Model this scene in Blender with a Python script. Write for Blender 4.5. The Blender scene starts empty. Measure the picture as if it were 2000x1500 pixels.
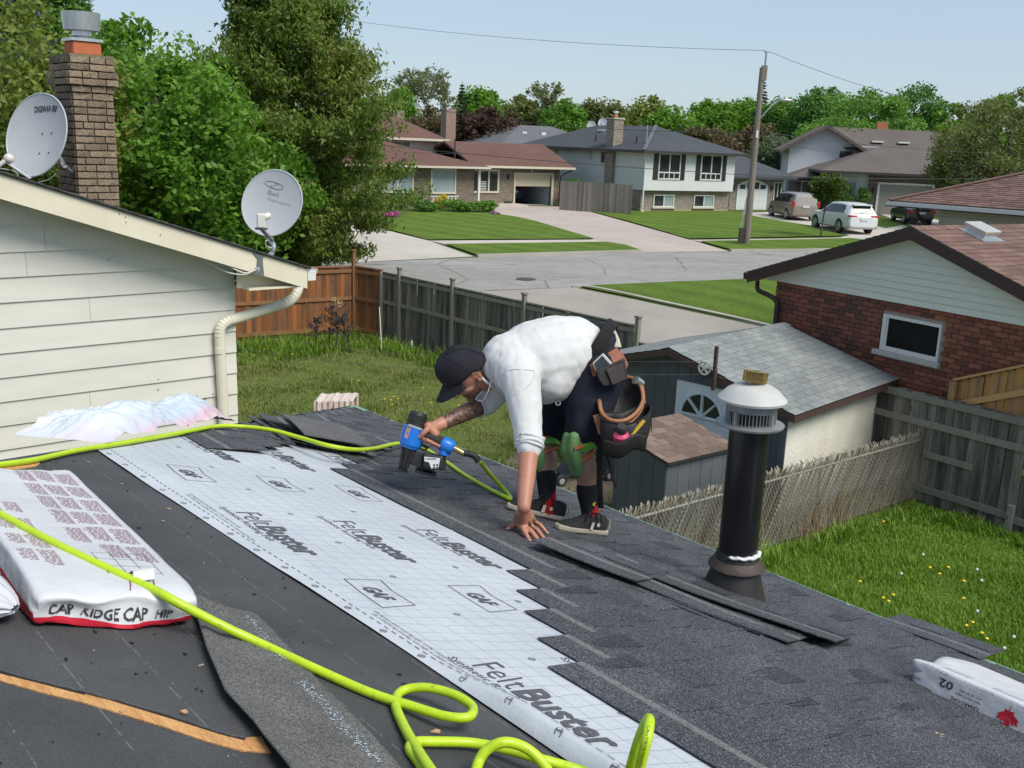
import bpy,bmesh,math,random
import numpy as np
from mathutils import Vector,Matrix,noise as mnoise
PI=math.pi
random.seed(7)
rng=np.random.default_rng(11)
SC=bpy.context.scene
COL=SC.collection
# ----- camera
cd=bpy.data.cameras.new('camera')
cam=bpy.data.objects.new('camera',cd)
COL.objects.link(cam)
cd.sensor_width=36.0
cd.lens=35.55
cd.clip_start=0.05
cd.clip_end=3000
_x,_y,_z=(0.99920096,0.0093390,0.03886164),(0.03996804,-0.23347506,-0.97154102),(0.0,0.97231794,-0.23366176)
cam.matrix_world=Matrix(((_x[0],-_y[0],-_z[0],0),(_x[1],-_y[1],-_z[1],0),(_x[2],-_y[2],-_z[2],5.3),(0,0,0,1)))
SC.camera=cam
# ----- sky and sun (hazy spring daylight)
SUN_EL,SUN_AZ=math.radians(52),math.radians(128)
world=bpy.data.worlds.new('World')
SC.world=world
world.use_nodes=True
nt=world.node_tree
nt.nodes.clear()
wo=nt.nodes.new('ShaderNodeOutputWorld')
bg=nt.nodes.new('ShaderNodeBackground')
sky=nt.nodes.new('ShaderNodeTexSky')
sky.sky_type='NISHITA'
sky.sun_disc=False
sky.sun_elevation=SUN_EL
sky.sun_rotation=SUN_AZ
sky.altitude=200
sky.air_density=1.0
sky.dust_density=1.0
sky.ozone_density=1.2
tc=nt.nodes.new('ShaderNodeTexCoord')
mp=nt.nodes.new('ShaderNodeMapping');mp.inputs['Scale'].default_value=(1.2,1.2,4.0)
nz=nt.nodes.new('ShaderNodeTexNoise');nz.inputs['Scale'].default_value=1.6;nz.inputs['Detail'].default_value=5
cr=nt.nodes.new('ShaderNodeMapRange');cr.inputs[1].default_value=0.35;cr.inputs[2].default_value=0.72
cr.inputs[3].default_value=0.52;cr.inputs[4].default_value=0.76
mx=nt.nodes.new('ShaderNodeMix');mx.data_type='RGBA'
mx.inputs['B'].default_value=(3.75,4.72,5.8,1)
nt.links.new(tc.outputs['Generated'],mp.inputs['Vector'])
nt.links.new(mp.outputs['Vector'],nz.inputs['Vector'])
nt.links.new(nz.outputs['Fac'],cr.inputs[0])
nt.links.new(cr.outputs[0],mx.inputs['Factor'])
nt.links.new(sky.outputs['Color'],mx.inputs['A'])
nt.links.new(mx.outputs['Result'],bg.inputs['Color'])
bg.inputs['Strength'].default_value=0.098
nt.links.new(bg.outputs['Background'],wo.inputs['Surface'])
sl=bpy.data.lights.new('sun','SUN')
sl.energy=3.0
sl.angle=math.radians(32)
sl.color=(1.0,0.955,0.88)
sun=bpy.data.objects.new('sun',sl)
COL.objects.link(sun)
sun.location=(30,-30,60)
sdir=Vector((math.sin(SUN_AZ)*math.cos(SUN_EL),math.cos(SUN_AZ)*math.cos(SUN_EL),math.sin(SUN_EL)))
sun.rotation_euler=sdir.to_track_quat('Z','Y').to_euler()
vs=SC.view_settings
vs.view_transform='Standard'
vs.look='None'
vs.exposure=0.48
vs.gamma=1.0
vs.use_curve_mapping=False
# ----- helpers
def tag(o,label=None,cat=None,group=None,kind=None):
 if label:o['label']=label
 if cat:o['category']=cat
 if group:o['group']=group
 if kind:o['kind']=kind
 return o
def thing(name,label,cat,loc=(0,0,0),rz=0.0,group=None):
 o=bpy.data.objects.new(name,None)
 COL.objects.link(o)
 o.empty_display_size=0.2
 o.location=loc
 o.rotation_euler=(0,0,rz)
 return tag(o,label,cat,group)
def world_mat(o):
 m=o.matrix_basis.copy()
 while o.parent:
  o=o.parent
  m=o.matrix_basis@m
 return m
class MB:
 """collects shapes, then links them as ONE mesh object"""
 def __init__(s):
  s.v,s.f,s.m=[],[],[]
 def add(s,vs,fs,mi=0):
  n=len(s.v)
  s.v+=[tuple(p)for p in vs]
  s.f+=[tuple(i+n for i in f)for f in fs]
  s.m+=[mi]*len(fs)
  return s
 def box(s,a,b,mi=0):
  x0,y0,z0=a;x1,y1,z1=b
  return s.add([(x0,y0,z0),(x1,y0,z0),(x1,y1,z0),(x0,y1,z0),(x0,y0,z1),(x1,y0,z1),(x1,y1,z1),(x0,y1,z1)],[(0,3,2,1),(4,5,6,7),(0,1,5,4),(1,2,6,5),(2,3,7,6),(3,0,4,7)],mi)
 def cbox(s,c,d,mi=0,rot=None):
  hx,hy,hz=d[0]/2,d[1]/2,d[2]/2
  M=Matrix.Identity(3)if rot is None else rot
  c=Vector(c)
  vs=[c+M@Vector((x,y,z))for z in(-hz,hz)for x,y in((-hx,-hy),(hx,-hy),(hx,hy),(-hx,hy))]
  return s.add(vs,[(0,3,2,1),(4,5,6,7),(0,1,5,4),(1,2,6,5),(2,3,7,6),(3,0,4,7)],mi)
 def bar(s,p,q,w,h,up=(0,0,1),mi=0):
  p,q=Vector(p),Vector(q)
  d=(q-p);L=d.length;d.normalize()
  u=Vector(up)
  sd=d.cross(u)
  if sd.length<1e-4:sd=d.cross(Vector((1,0,0)))
  sd.normalize();u=sd.cross(d)
  M=Matrix((d,sd,u)).transposed()
  return s.cbox((p+q)/2,(L,w,h),mi,M)
 def tube(s,pts,r,n=8,mi=0,caps=True,flat=None):
  pts=[Vector(p)for p in pts]
  N=len(pts)
  rs=[r]*N if isinstance(r,(int,float))else list(r)
  T=[]
  for i in range(N):
   d=pts[min(i+1,N-1)]-pts[max(i-1,0)]
   T.append(d.normalized()if d.length>1e-9 else Vector((0,0,1)))
  a=T[0].orthogonal().normalized()if flat is None else(Vector(flat)-T[0]*T[0].dot(Vector(flat))).normalized()
  vs=[]
  for i in range(N):
   a=(a-T[i]*a.dot(T[i]))
   a=a.normalized()if a.length>1e-6 else T[i].orthogonal().normalized()
   b=T[i].cross(a)
   ra,rb=(rs[i],rs[i])if isinstance(rs[i],(int,float))else rs[i]
   for k in range(n):
    t=2*PI*k/n
    vs.append(pts[i]+a*(ra*math.cos(t))+b*(rb*math.sin(t)))
  fs=[(i*n+k,i*n+(k+1)%n,(i+1)*n+(k+1)%n,(i+1)*n+k)for i in range(N-1)for k in range(n)]
  if caps:
   fs.append(tuple(range(n-1,-1,-1)))
   fs.append(tuple((N-1)*n+k for k in range(n)))
  return s.add(vs,fs,mi)
 def lathe(s,prof,n=24,c=(0,0,0),mi=0,M=None):
  c=Vector(c);vs=[]
  for r,z in prof:
   for k in range(n):
    t=2*PI*k/n
    p=Vector((r*math.cos(t),r*math.sin(t),z))
    vs.append(c+(M@p if M else p))
  N=len(prof)
  fs=[(i*n+k,i*n+(k+1)%n,(i+1)*n+(k+1)%n,(i+1)*n+k)for i in range(N-1)for k in range(n)]
  if prof[0][0]>1e-6:fs.append(tuple(range(n-1,-1,-1)))
  if prof[-1][0]>1e-6:fs.append(tuple((N-1)*n+k for k in range(n)))
  return s.add(vs,fs,mi)
 def prism(s,poly,off,mi=0):
  """closed planar polygon extruded along off"""
  n=len(poly);off=Vector(off)
  vs=[Vector(p)for p in poly]+[Vector(p)+off for p in poly]
  fs=[tuple(range(n-1,-1,-1)),tuple(range(n,2*n))]+[(i,(i+1)%n,n+(i+1)%n,n+i)for i in range(n)]
  return s.add(vs,fs,mi)
 def grid(s,fn,nu,nv,mi=0):
  vs=[fn(i/nu,j/nv)for j in range(nv+1)for i in range(nu+1)]
  fs=[(j*(nu+1)+i,j*(nu+1)+i+1,(j+1)*(nu+1)+i+1,(j+1)*(nu+1)+i)for j in range(nv)for i in range(nu)]
  return s.add(vs,fs,mi)
 def ball(s,c,r,nu=16,nv=10,mi=0,M=None):
  r=(r,r,r)if isinstance(r,(int,float))else r
  c=Vector(c);vs=[]
  for j in range(nv+1):
   ph=-PI/2+PI*j/nv
   for i in range(nu):
    t=2*PI*i/nu
    p=Vector((r[0]*math.cos(ph)*math.cos(t),r[1]*math.cos(ph)*math.sin(t),r[2]*math.sin(ph)))
    vs.append(c+(M@p if M else p))
  fs=[(j*nu+i,j*nu+(i+1)%nu,(j+1)*nu+(i+1)%nu,(j+1)*nu+i)for j in range(nv)for i in range(nu)]
  return s.add(vs,fs,mi)
 def mesh(s,name,mats,smooth=None):
  me=bpy.data.meshes.new(name)
  me.from_pydata([tuple(p)for p in s.v],[],s.f)
  for m in(mats if isinstance(mats,(list,tuple))else[mats]):me.materials.append(m)
  if any(s.m):me.polygons.foreach_set('material_index',s.m)
  bm=bmesh.new();bm.from_mesh(me)
  bmesh.ops.recalc_face_normals(bm,faces=bm.faces)
  bm.to_mesh(me);bm.free()
  if smooth is not None:
   me.polygons.foreach_set('use_smooth',[True]*len(me.polygons))
   if smooth<3.1:me.set_sharp_from_angle(angle=smooth)
  me.update()
  return me
 def build(s,name,mats,parent=None,smooth=None,world=False,bevel=0.0):
  me=s.mesh(name,mats,smooth)
  if world and parent:me.transform(world_mat(parent).inverted())
  o=put(name,me,parent)
  if bevel:
   b=o.modifiers.new('bevel','BEVEL');b.width=bevel;b.segments=2;b.limit_method='ANGLE';b.angle_limit=0.6
  return o
def put(name,me,parent=None,loc=None,rot=None):
 o=bpy.data.objects.new(name,me)
 COL.objects.link(o)
 if parent:o.parent=parent
 if loc is not None:o.location=loc
 if rot is not None:o.rotation_euler=rot
 return o
def copy_tree(o,parent=None):
 c=o.copy();COL.objects.link(c)
 if parent:c.parent=parent
 for ch in[q for q in bpy.data.objects if q.parent==o]:copy_tree(ch,c)
 return c
def smoothpath(pts,n=8):
 """Catmull-Rom through the points"""
 P=[Vector(p)for p in pts]
 P=[P[0]*2-P[1]]+P+[P[-1]*2-P[-2]]
 out=[]
 for i in range(1,len(P)-2):
  a,b,c,d=P[i-1],P[i],P[i+1],P[i+2]
  for k in range(n):
   t=k/n
   out.append(0.5*((2*b)+(c-a)*t+(2*a-5*b+4*c-d)*t*t+(3*b-a-3*c+d)*t**3))
 out.append(P[-2])
 return out
def np_mesh(name,V,Fc,mats,parent=None,smooth=False,midx=None):
 """big mesh straight from numpy arrays; faces all of one size"""
 me=bpy.data.meshes.new(name)
 k=Fc.shape[1]
 me.vertices.add(len(V));me.vertices.foreach_set('co',np.asarray(V,np.float32).ravel())
 me.loops.add(Fc.size);me.loops.foreach_set('vertex_index',np.asarray(Fc,np.int32).ravel())
 me.polygons.add(len(Fc));me.polygons.foreach_set('loop_start',np.arange(0,Fc.size,k,dtype=np.int32))
 for m in(mats if isinstance(mats,(list,tuple))else[mats]):me.materials.append(m)
 if midx is not None:me.polygons.foreach_set('material_index',np.asarray(midx,np.int32))
 if smooth:me.polygons.foreach_set('use_smooth',np.ones(len(Fc),bool))
 me.update(calc_edges=True)
 return put(name,me,parent)
 # ----- materials
def NM(name):
 m=bpy.data.materials.new(name);m.use_nodes=True
 t=m.node_tree;b=t.nodes['Principled BSDF']
 return m,t,b
def nd(t,typ,**kw):
 n=t.nodes.new(typ)
 for k,v in kw.items():
  if k.startswith('i_'):
   key=k[2:]
   n.inputs[int(key)if key.isdigit()else key.replace('_',' ')].default_value=v
  else:setattr(n,k,v)
 return n
def ramp(t,fac,stops):
 r=t.nodes.new('ShaderNodeValToRGB')
 e=r.color_ramp.elements
 while len(e)<len(stops):e.new(0.5)
 for q,(p,c)in zip(e,stops):
  q.position=p;q.color=(*c,1)if len(c)==3 else c
 t.links.new(fac,r.inputs[0])
 return r.outputs['Color']
def mixc(t,f,a,b,blend='MIX'):
 m=t.nodes.new('ShaderNodeMix');m.data_type='RGBA';m.blend_type=blend
 for k,v in(('Factor',f),('A',a),('B',b)):
  if isinstance(v,(int,float)):m.inputs[k].default_value=v
  elif isinstance(v,(tuple,list)):m.inputs[k].default_value=(*v,1)if len(v)==3 else v
  else:t.links.new(v,m.inputs[k])
 return m.outputs['Result']
def mth(t,op,a,b=None,c=None):
 m=t.nodes.new('ShaderNodeMath');m.operation=op
 for i,v in enumerate((a,b,c)):
  if v is None:continue
  if isinstance(v,(int,float)):m.inputs[i].default_value=v
  else:t.links.new(v,m.inputs[i])
 return m.outputs[0]
def noise_n(t,scale,detail=4,rough=0.55,vec=None,stretch=None,dim='3D',dist=0.0):
 n=t.nodes.new('ShaderNodeTexNoise')
 n.inputs['Scale'].default_value=scale;n.inputs['Detail'].default_value=detail;n.inputs['Roughness'].default_value=rough
 n.inputs['Distortion'].default_value=dist
 v=vec
 if v is None:
  v=t.nodes.new('ShaderNodeTexCoord').outputs['Object']
 if stretch is not None:
  m=t.nodes.new('ShaderNodeMapping');m.inputs['Scale'].default_value=stretch
  t.links.new(v,m.inputs['Vector']);v=m.outputs['Vector']
 t.links.new(v,n.inputs['Vector'])
 return n.outputs['Fac']
def bumped(t,b,h,strength=0.3,dist=0.01):
 u=t.nodes.new('ShaderNodeBump');u.inputs['Strength'].default_value=strength;u.inputs['Distance'].default_value=dist
 t.links.new(h,u.inputs['Height']);t.links.new(u.outputs['Normal'],b.inputs['Normal'])
def mat(name,c1,c2=None,scale=6.0,rough=0.7,stretch=None,bump=0.0,bscale=None,vary=0.0,metal=0.0,fine=0.0,fscale=80,spec=0.4,lo=0.35,hi=0.65,bdist=0.01):
 """noise-mottled surface; vary = per-object brightness variation, fine = small grain in the colour"""
 m,t,b=NM(name)
 c2=c2 or tuple(x*0.8 for x in c1)
 n=noise_n(t,scale,6,0.6,stretch=stretch)
 col=ramp(t,n,[(lo,c1),(hi,c2)])
 if fine:
  f=noise_n(t,fscale,2,0.6,stretch=stretch)
  col=mixc(t,fine,col,ramp(t,f,[(0.3,(0.15,0.15,0.15)),(0.7,(0.95,0.95,0.95))]),'OVERLAY')
 if vary:
  oi=t.nodes.new('ShaderNodeObjectInfo')
  g=mth(t,'MULTIPLY_ADD',oi.outputs['Random'],2*vary,1-vary)
  cc=t.nodes.new('ShaderNodeCombineColor')
  for i in range(3):t.links.new(g,cc.inputs[i])
  col=mixc(t,1.0,col,cc.outputs[0],'MULTIPLY')
 t.links.new(col,b.inputs['Base Color'])
 b.inputs['Roughness'].default_value=rough
 b.inputs['Metallic'].default_value=metal
 b.inputs['Specular IOR Level'].default_value=spec
 if bump:
  bumped(t,b,noise_n(t,bscale or scale*5,5,0.6,stretch=stretch),bump,bdist)
 return m
def leaf_mat(name,cols,trans=0.35,rough=0.55):
 """every leaf its own tint; some light passes through"""
 m,t,b=NM(name)
 g=t.nodes.new('ShaderNodeNewGeometry')
 k=len(cols)
 col=ramp(t,g.outputs['Random Per Island'],[(i/max(1,k-1),c)for i,c in enumerate(cols)])
 big=noise_n(t,0.35,2)
 col=mixc(t,0.35,col,ramp(t,big,[(0.35,tuple(x*0.75 for x in cols[0])),(0.65,tuple(min(1,x*1.1)for x in cols[-1]))]))
 t.links.new(col,b.inputs['Base Color'])
 b.inputs['Roughness'].default_value=rough
 b.inputs['Specular IOR Level'].default_value=0.3
 tr=t.nodes.new('ShaderNodeBsdfTranslucent')
 t.links.new(mixc(t,1.0,col,(1.0,1.15,0.55),'MULTIPLY'),tr.inputs['Color'])
 ms=t.nodes.new('ShaderNodeMixShader');ms.inputs[0].default_value=trans
 t.links.new(b.outputs[0],ms.inputs[1]);t.links.new(tr.outputs[0],ms.inputs[2])
 t.links.new(ms.outputs[0],t.nodes['Material Output'].inputs['Surface'])
 return m
def glass_dark(name,c=(0.015,0.018,0.02),rough=0.08):
 m,t,b=NM(name)
 n=noise_n(t,1.2,2)
 t.links.new(ramp(t,n,[(0.3,c),(0.7,tuple(x*1.8 for x in c))]),b.inputs['Base Color'])
 b.inputs['Roughness'].default_value=rough
 b.inputs['Specular IOR Level'].default_value=0.6
 return m
def plain(name,c,rough=0.5,metal=0.0,spec=0.5):
 return mat(name,c,tuple(x*0.9 for x in c),14,rough,metal=metal,spec=spec)
 # ----- ground, street, lawns
def sstep(t):
 t=min(1.0,max(0.0,t));return t*t*(3-2*t)
def gz(y):
 return 0.6*sstep((y-27)/9)+0.3*sstep((y-45)/30)
YB=[i*1.5 for i in range(-20,60)]
def sheet(name,poly,dz,m,thick=0.0,kind='structure',parent=None):
 """a flat area on the terrain, cut so that it follows the grade"""
 bm=bmesh.new()
 bm.faces.new([bm.verts.new((p[0],p[1],0))for p in poly])
 y0,y1=min(p[1]for p in poly),max(p[1]for p in poly)
 for y in YB:
  if y0<y<y1:
   bmesh.ops.bisect_plane(bm,geom=bm.verts[:]+bm.edges[:]+bm.faces[:],plane_co=(0,y,0),plane_no=(0,1,0))
 bmesh.ops.triangulate(bm,faces=[f for f in bm.faces if len(f.verts)>4])
 for v in bm.verts:v.co.z=gz(v.co.y)+dz
 bmesh.ops.recalc_face_normals(bm,faces=bm.faces)
 if bm.faces and sum(f.normal.z for f in bm.faces)<0:bmesh.ops.reverse_faces(bm,faces=bm.faces)
 me=bpy.data.meshes.new(name);bm.to_mesh(me);bm.free()
 me.materials.append(m)
 o=put(name,me,parent)
 if kind:o['kind']=kind
 return o
def grass_mat(name,a,b,c,scale=0.5,fine=0.5,stripes=None):
 m,t,p=NM(name)
 n1=noise_n(t,scale,6,0.65);n2=noise_n(t,9,4,0.7);n3=noise_n(t,60,3,0.8)
 col=ramp(t,n1,[(0.32,a),(0.5,b),(0.68,c)])
 col=mixc(t,0.45,col,ramp(t,n2,[(0.3,tuple(x*0.6 for x in a)),(0.7,tuple(x*1.25 for x in c))]))
 col=mixc(t,fine,col,ramp(t,n3,[(0.25,(0.12,0.12,0.12)),(0.75,(0.9,0.9,0.9))]),'OVERLAY')
 if stripes:
  w=nd(t,'ShaderNodeTexWave',bands_direction='DIAGONAL');w.inputs['Scale'].default_value=stripes
  w.inputs['Distortion'].default_value=2.5;w.inputs['Detail'].default_value=2
  t.links.new(t.nodes.new('ShaderNodeTexCoord').outputs['Object'],w.inputs['Vector'])
  col=mixc(t,0.10,col,w.outputs['Color'],'OVERLAY')
 t.links.new(col,p.inputs['Base Color'])
 p.inputs['Roughness'].default_value=0.9;p.inputs['Specular IOR Level'].default_value=0.15
 bumped(t,p,n3,0.8,0.05)
 return m
M_GROUND=grass_mat('meadow_green',(0.06,0.095,0.022),(0.08,0.12,0.03),(0.10,0.14,0.04),0.15)
M_LAWN=grass_mat('mown_lawn',(0.074,0.132,0.015),(0.100,0.168,0.020),(0.138,0.200,0.032),0.5,0.55,0.25)
M_LUSH=grass_mat('lush_lawn',(0.068,0.131,0.014),(0.090,0.169,0.019),(0.135,0.206,0.029),0.8)
M_YARD=grass_mat('worn_yard',(0.084,0.138,0.024),(0.131,0.182,0.036),(0.189,0.187,0.072),0.6,0.6)
def road_mat():
 m,t,p=NM('worn_asphalt')
 n1=noise_n(t,0.25,6,0.6,stretch=(0.6,1.6,1));n2=noise_n(t,40,4,0.7);n3=noise_n(t,2.0,5)
 col=ramp(t,n1,[(0.3,(0.21,0.20,0.18)),(0.55,(0.27,0.258,0.235)),(0.72,(0.32,0.305,0.275))])
 col=mixc(t,0.25,col,ramp(t,n3,[(0.35,(0.16,0.16,0.155)),(0.65,(0.33,0.325,0.31))]))
 col=mixc(t,0.4,col,ramp(t,n2,[(0.25,(0.2,0.2,0.2)),(0.75,(0.8,0.8,0.8))]),'OVERLAY')
 v=nd(t,'ShaderNodeTexVoronoi',feature='DISTANCE_TO_EDGE');v.inputs['Scale'].default_value=0.22
 tcn=t.nodes.new('ShaderNodeTexCoord')
 nn=t.nodes.new('ShaderNodeTexNoise');nn.inputs['Scale'].default_value=1.1;nn.inputs['Detail'].default_value=5
 t.links.new(tcn.outputs['Object'],nn.inputs['Vector'])
 t.links.new(mixc(t,0.25,tcn.outputs['Object'],nn.outputs['Color'],'ADD'),v.inputs['Vector'])
 crack=ramp(t,v.outputs['Distance'],[(0.0,(0.35,0.35,0.35)),(0.012,(1,1,1))])
 col=mixc(t,0.8,col,crack,'MULTIPLY')
 t.links.new(col,p.inputs['Base Color']);p.inputs['Roughness'].default_value=0.85
 bumped(t,p,n2,0.3,0.01)
 return m
M_ROAD=road_mat()
def conc_mat(name,a,b):
 m,t,p=NM(name)
 n1=noise_n(t,0.5,6,0.65);n2=noise_n(t,30,4,0.7)
 col=ramp(t,n1,[(0.3,a),(0.7,b)])
 col=mixc(t,0.35,col,ramp(t,n2,[(0.25,(0.25,0.25,0.25)),(0.75,(0.75,0.75,0.75))]),'OVERLAY')
 t.links.new(col,p.inputs['Base Color']);p.inputs['Roughness'].default_value=0.85
 bumped(t,p,n2,0.2,0.01)
 return m
M_CONC=conc_mat('pale_concrete',(0.40,0.36,0.31),(0.50,0.46,0.40))
M_DRIVE=conc_mat('driveway_concrete',(0.36,0.305,0.265),(0.45,0.385,0.34))
M_DRIVE2=conc_mat('old_driveway',(0.25,0.225,0.195),(0.33,0.30,0.265))
M_CURB=conc_mat('curb_concrete',(0.30,0.28,0.25),(0.40,0.37,0.33))
_ys=[-60,-31.5]+YB+[120,300,1500]
b=MB()
for i,y in enumerate(_ys):
 for x in(-1500,0,1500):b.v.append((x,y,gz(y)))
for i in range(len(_ys)-1):
 for j in range(2):b.f.append((i*3+j,i*3+j+1,i*3+j+4,i*3+j+3));b.m.append(0)
tag(b.build('ground',M_GROUND),kind='structure')
far_curb=[(-45,11.0),(-20,27.5),(-6.167,38.113),(-1.47,41.613),(5.57,46.101),(13.672,49.439),(24,54.2),(60,66)]
near_edge=[(60,57),(22,43.6),(9.718,38.239),(5.3,35.753),(2.131,34.235),(-0.801,33.256),(-12,27.6),(-24,14),(-45,1)]
sheet('road',far_curb+near_edge,0.006,M_ROAD)
sheet('lawn',[(2.133,34.279),(7.633,30.08),(8.6,27.5),(16,24),(22,40),(19.5,42.1),(9.718,38.239),(5.309,35.818)],0.05,M_LAWN)
sheet('driveway',[(-1.132,33.052),(1.988,34.165),(7.526,29.948),(8.0,25.0),(4.6,24.0),(1.2,27.5)],0.010,M_DRIVE2)
def kerb(name,pts,w,h,m):
 mb=MB()
 P=smoothpath([(p[0],p[1],0)for p in pts],6)
 L,Rr=[],[]
 for i,p in enumerate(P):
  d=(P[min(i+1,len(P)-1)]-P[max(i-1,0)]).normalized();n=Vector((-d.y,d.x,0))*(w/2)
  L.append(p+n);Rr.append(p-n)
 for i in range(len(P)-1):
  q=[L[i],Rr[i],Rr[i+1],L[i+1]]
  z=[gz(a.y)for a in q]
  vs=[(a.x,a.y,zz-0.1)for a,zz in zip(q,z)]+[(a.x,a.y,zz+h)for a,zz in zip(q,z)]
  mb.add(vs,[(4,5,6,7),(0,1,5,4),(1,2,6,5),(2,3,7,6),(3,0,4,7)])
 return tag(mb.build(name,m),kind='structure')
kerb('kerb',[(1.922,34.237),(2.65,34.167),(4.698,32.493),(6.579,31.033),(7.765,29.984)],0.16,0.07,M_CURB)
sheet('driveway',[(-0.212,71.722),(2.974,72.537),(4.132,71.143),(8.74,53.791),(10.029,48.038),(5.618,46.119),(3.791,50.668),(0.973,60.167),(-1.714,64.261),(-2.322,67.669)],0.014,M_DRIVE)
sheet('driveway',[(-10.901,52.615),(-8.041,53.846),(-4.196,47.56),(-1.789,41.687),(-6.167,38.113),(-7.669,36.957)],0.014,M_CONC)
sheet('sidewalk',[(-4.186,47.445),(3.817,51.044),(4.239,49.877),(-3.225,46.075)],0.018,M_CONC)
sheet('sidewalk',[(8.857,52.826),(15.407,55.977),(20.228,58.625),(19.539,57.426),(15.194,55.177),(9.352,52.15)],0.018,M_CONC)
sheet('driveway',[(15.487,73.433),(19.394,76.77),(25.375,67.931),(26.264,64.185),(23.831,58.066),(17.498,51.221),(17.146,56.151),(19.19,59.067),(18.253,64.876),(16.358,70.148)],0.014,M_CONC)
sheet('driveway',[(28.5,83.339),(30.914,86.056),(30.392,70.148),(27.418,64.644),(25.416,64.49)],0.010,M_CONC)
sheet('lawn',[(-6.906,56.738),(-6.651,62.282),(-1.777,64.231),(-0.093,62.071),(0.969,59.84),(3.879,51.191),(-4.196,47.56),(-7.055,52.563)],0.06,M_LAWN)
sheet('verge',[(-3.254,45.835),(4.359,49.804),(5.139,48.815),(5.706,46.472),(-1.581,41.762)],0.07,M_LAWN)
sheet('lawn',[(3.891,72.018),(6.658,71.555),(15.54,74.782),(16.249,69.668),(18.147,64.49),(18.66,58.313),(8.899,53.092),(6.96,61.104)],0.06,M_LAWN)
sheet('verge',[(9.33,52.02),(15.157,55.036),(18.514,56.916),(20.206,55.233),(17.705,51.07),(13.704,49.56),(10.178,48.418)],0.07,M_LAWN)
sheet('lawn',[(25.692,74.969),(25.375,67.931),(23.317,64.954),(23.171,68.465)],0.05,M_LAWN)
kerb('kerb',[(-1.632,41.461),(-0.213,42.35),(2.673,44.195),(5.605,46.008)],0.2,0.13,M_CURB)
kerb('kerb',[(10.031,47.93),(13.639,49.319),(19,52.0),(24,54.2)],0.2,0.13,M_CURB)
sheet('yard',[(-14,8),(1.2,11.2),(6.45,15.35),(4.4,17.6),(2.2,20.4),(-4.38,27.05),(-14,24.3)],0.006,M_YARD)
sheet('yard',[(1.2,11.2),(-3,8.4),(8,-6),(20,2),(7.6,13.9),(6.5,15.3)],0.010,M_LUSH)
sheet('path',[(-0.076,16.298),(0.138,16.904),(1.66,15.842),(2.2,14.0),(1.2,11.6)],0.016,conc_mat('bare_earth',(0.13,0.10,0.075),(0.19,0.15,0.115)))
tag(MB().lathe([(0.0,0.012),(0.30,0.012),(0.34,0.012),(0.36,0.004)],24,((0.338,35.458)+(gz(37.5)-0.005,))).build('manhole_cover',plain('cast_iron',(0.09,0.085,0.08),0.6,0.5)),'round iron manhole cover set in the grey road','manhole cover')
# ----- the roof being shingled
ROOF_ANG=math.radians(41.315)
SL=0.28
TH=math.atan(SL)
CT=math.cos(TH)
def zr(w):return 4.36-SL*w
def hip(w):return 3.78+0.882*(w-0.90)
EAVE=4.20
house=thing('house','house whose dark hip roof in the foreground is half covered with new charcoal shingles','house',(0,0,0),ROOF_ANG)
M_PAPER=mat('black_roof_paper',(0.040,0.040,0.042),(0.060,0.060,0.062),2.5,0.75,bump=0.15,bscale=60,fine=0.35,fscale=220,bdist=0.004)
def paper_lines(m):
 t=m.node_tree;p=t.nodes['Principled BSDF']
 src=p.inputs['Base Color'].links[0].from_socket
 tcx=t.nodes.new('ShaderNodeTexCoord')
 sp=t.nodes.new('ShaderNodeSeparateXYZ');t.links.new(tcx.outputs['Object'],sp.inputs[0])
 nn=noise_n(t,0.9,2)
 nf=noise_n(t,26,4,0.7)
 x=mth(t,'ADD',sp.outputs[0],mth(t,'MULTIPLY',nn,0.02))
 fr=mth(t,'FRACT',mth(t,'DIVIDE',x,0.168))
 d=mth(t,'ABSOLUTE',mth(t,'SUBTRACT',fr,0.5))
 line=mth(t,'MULTIPLY',mth(t,'LESS_THAN',d,0.011),mth(t,'GREATER_THAN',nf,0.5))
 col=mixc(t,mth(t,'MULTIPLY',line,0.25),src,(0.30,0.29,0.28))
 dust=ramp(t,noise_n(t,1.3,6,0.7),[(0.48,(0,0,0)),(0.75,(1,1,1))])
 col=mixc(t,mth(t,'MULTIPLY',dust,0.22),col,(0.13,0.125,0.12))
 t.links.new(col,p.inputs['Base Color'])
paper_lines(M_PAPER)
M_WOODNEW=mat('bare_sheathing_wood',(0.60,0.33,0.13),(0.42,0.20,0.07),7,0.75,stretch=(12,1,12),bump=0.4,bscale=30,fine=0.4,fscale=60)
M_DRIP=mat('green_drip_edge',(0.16,0.29,0.23),(0.20,0.34,0.28),8,0.45)
M_CREAMWALL=mat('cream_stucco',(0.62,0.58,0.48),None,4,0.8,bump=0.1)
b=MB()
hw=[(-3.0,hip(-3.0))]
b.add([(-3.0,-4,zr(-3.0)),(EAVE-0.01,-4,zr(EAVE-.01)),(EAVE-0.01,hip(EAVE-.01),zr(EAVE-.01)),(-3.0,hip(-3.0),zr(-3.0))],[(0,1,2,3)])
b.add([(-3.0,hip(-3.0),zr(-3.0)),(EAVE-0.01,hip(EAVE-.01),zr(EAVE-.01)),(-3.0,hip(EAVE-.01),zr(EAVE-.01))],[(0,1,2)])
b.build('roof_paper',M_PAPER,house)
b=MB()
b.box((-3.0,-4,0),(EAVE-0.5,hip(EAVE)-0.5,zr(EAVE)-0.12))
b.box((-3.0,-4,zr(EAVE)-0.11),(EAVE-0.03,hip(EAVE)-0.03,zr(EAVE)-0.09))
b.build('wall',M_CREAMWALL,house)
b=MB()
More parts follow.
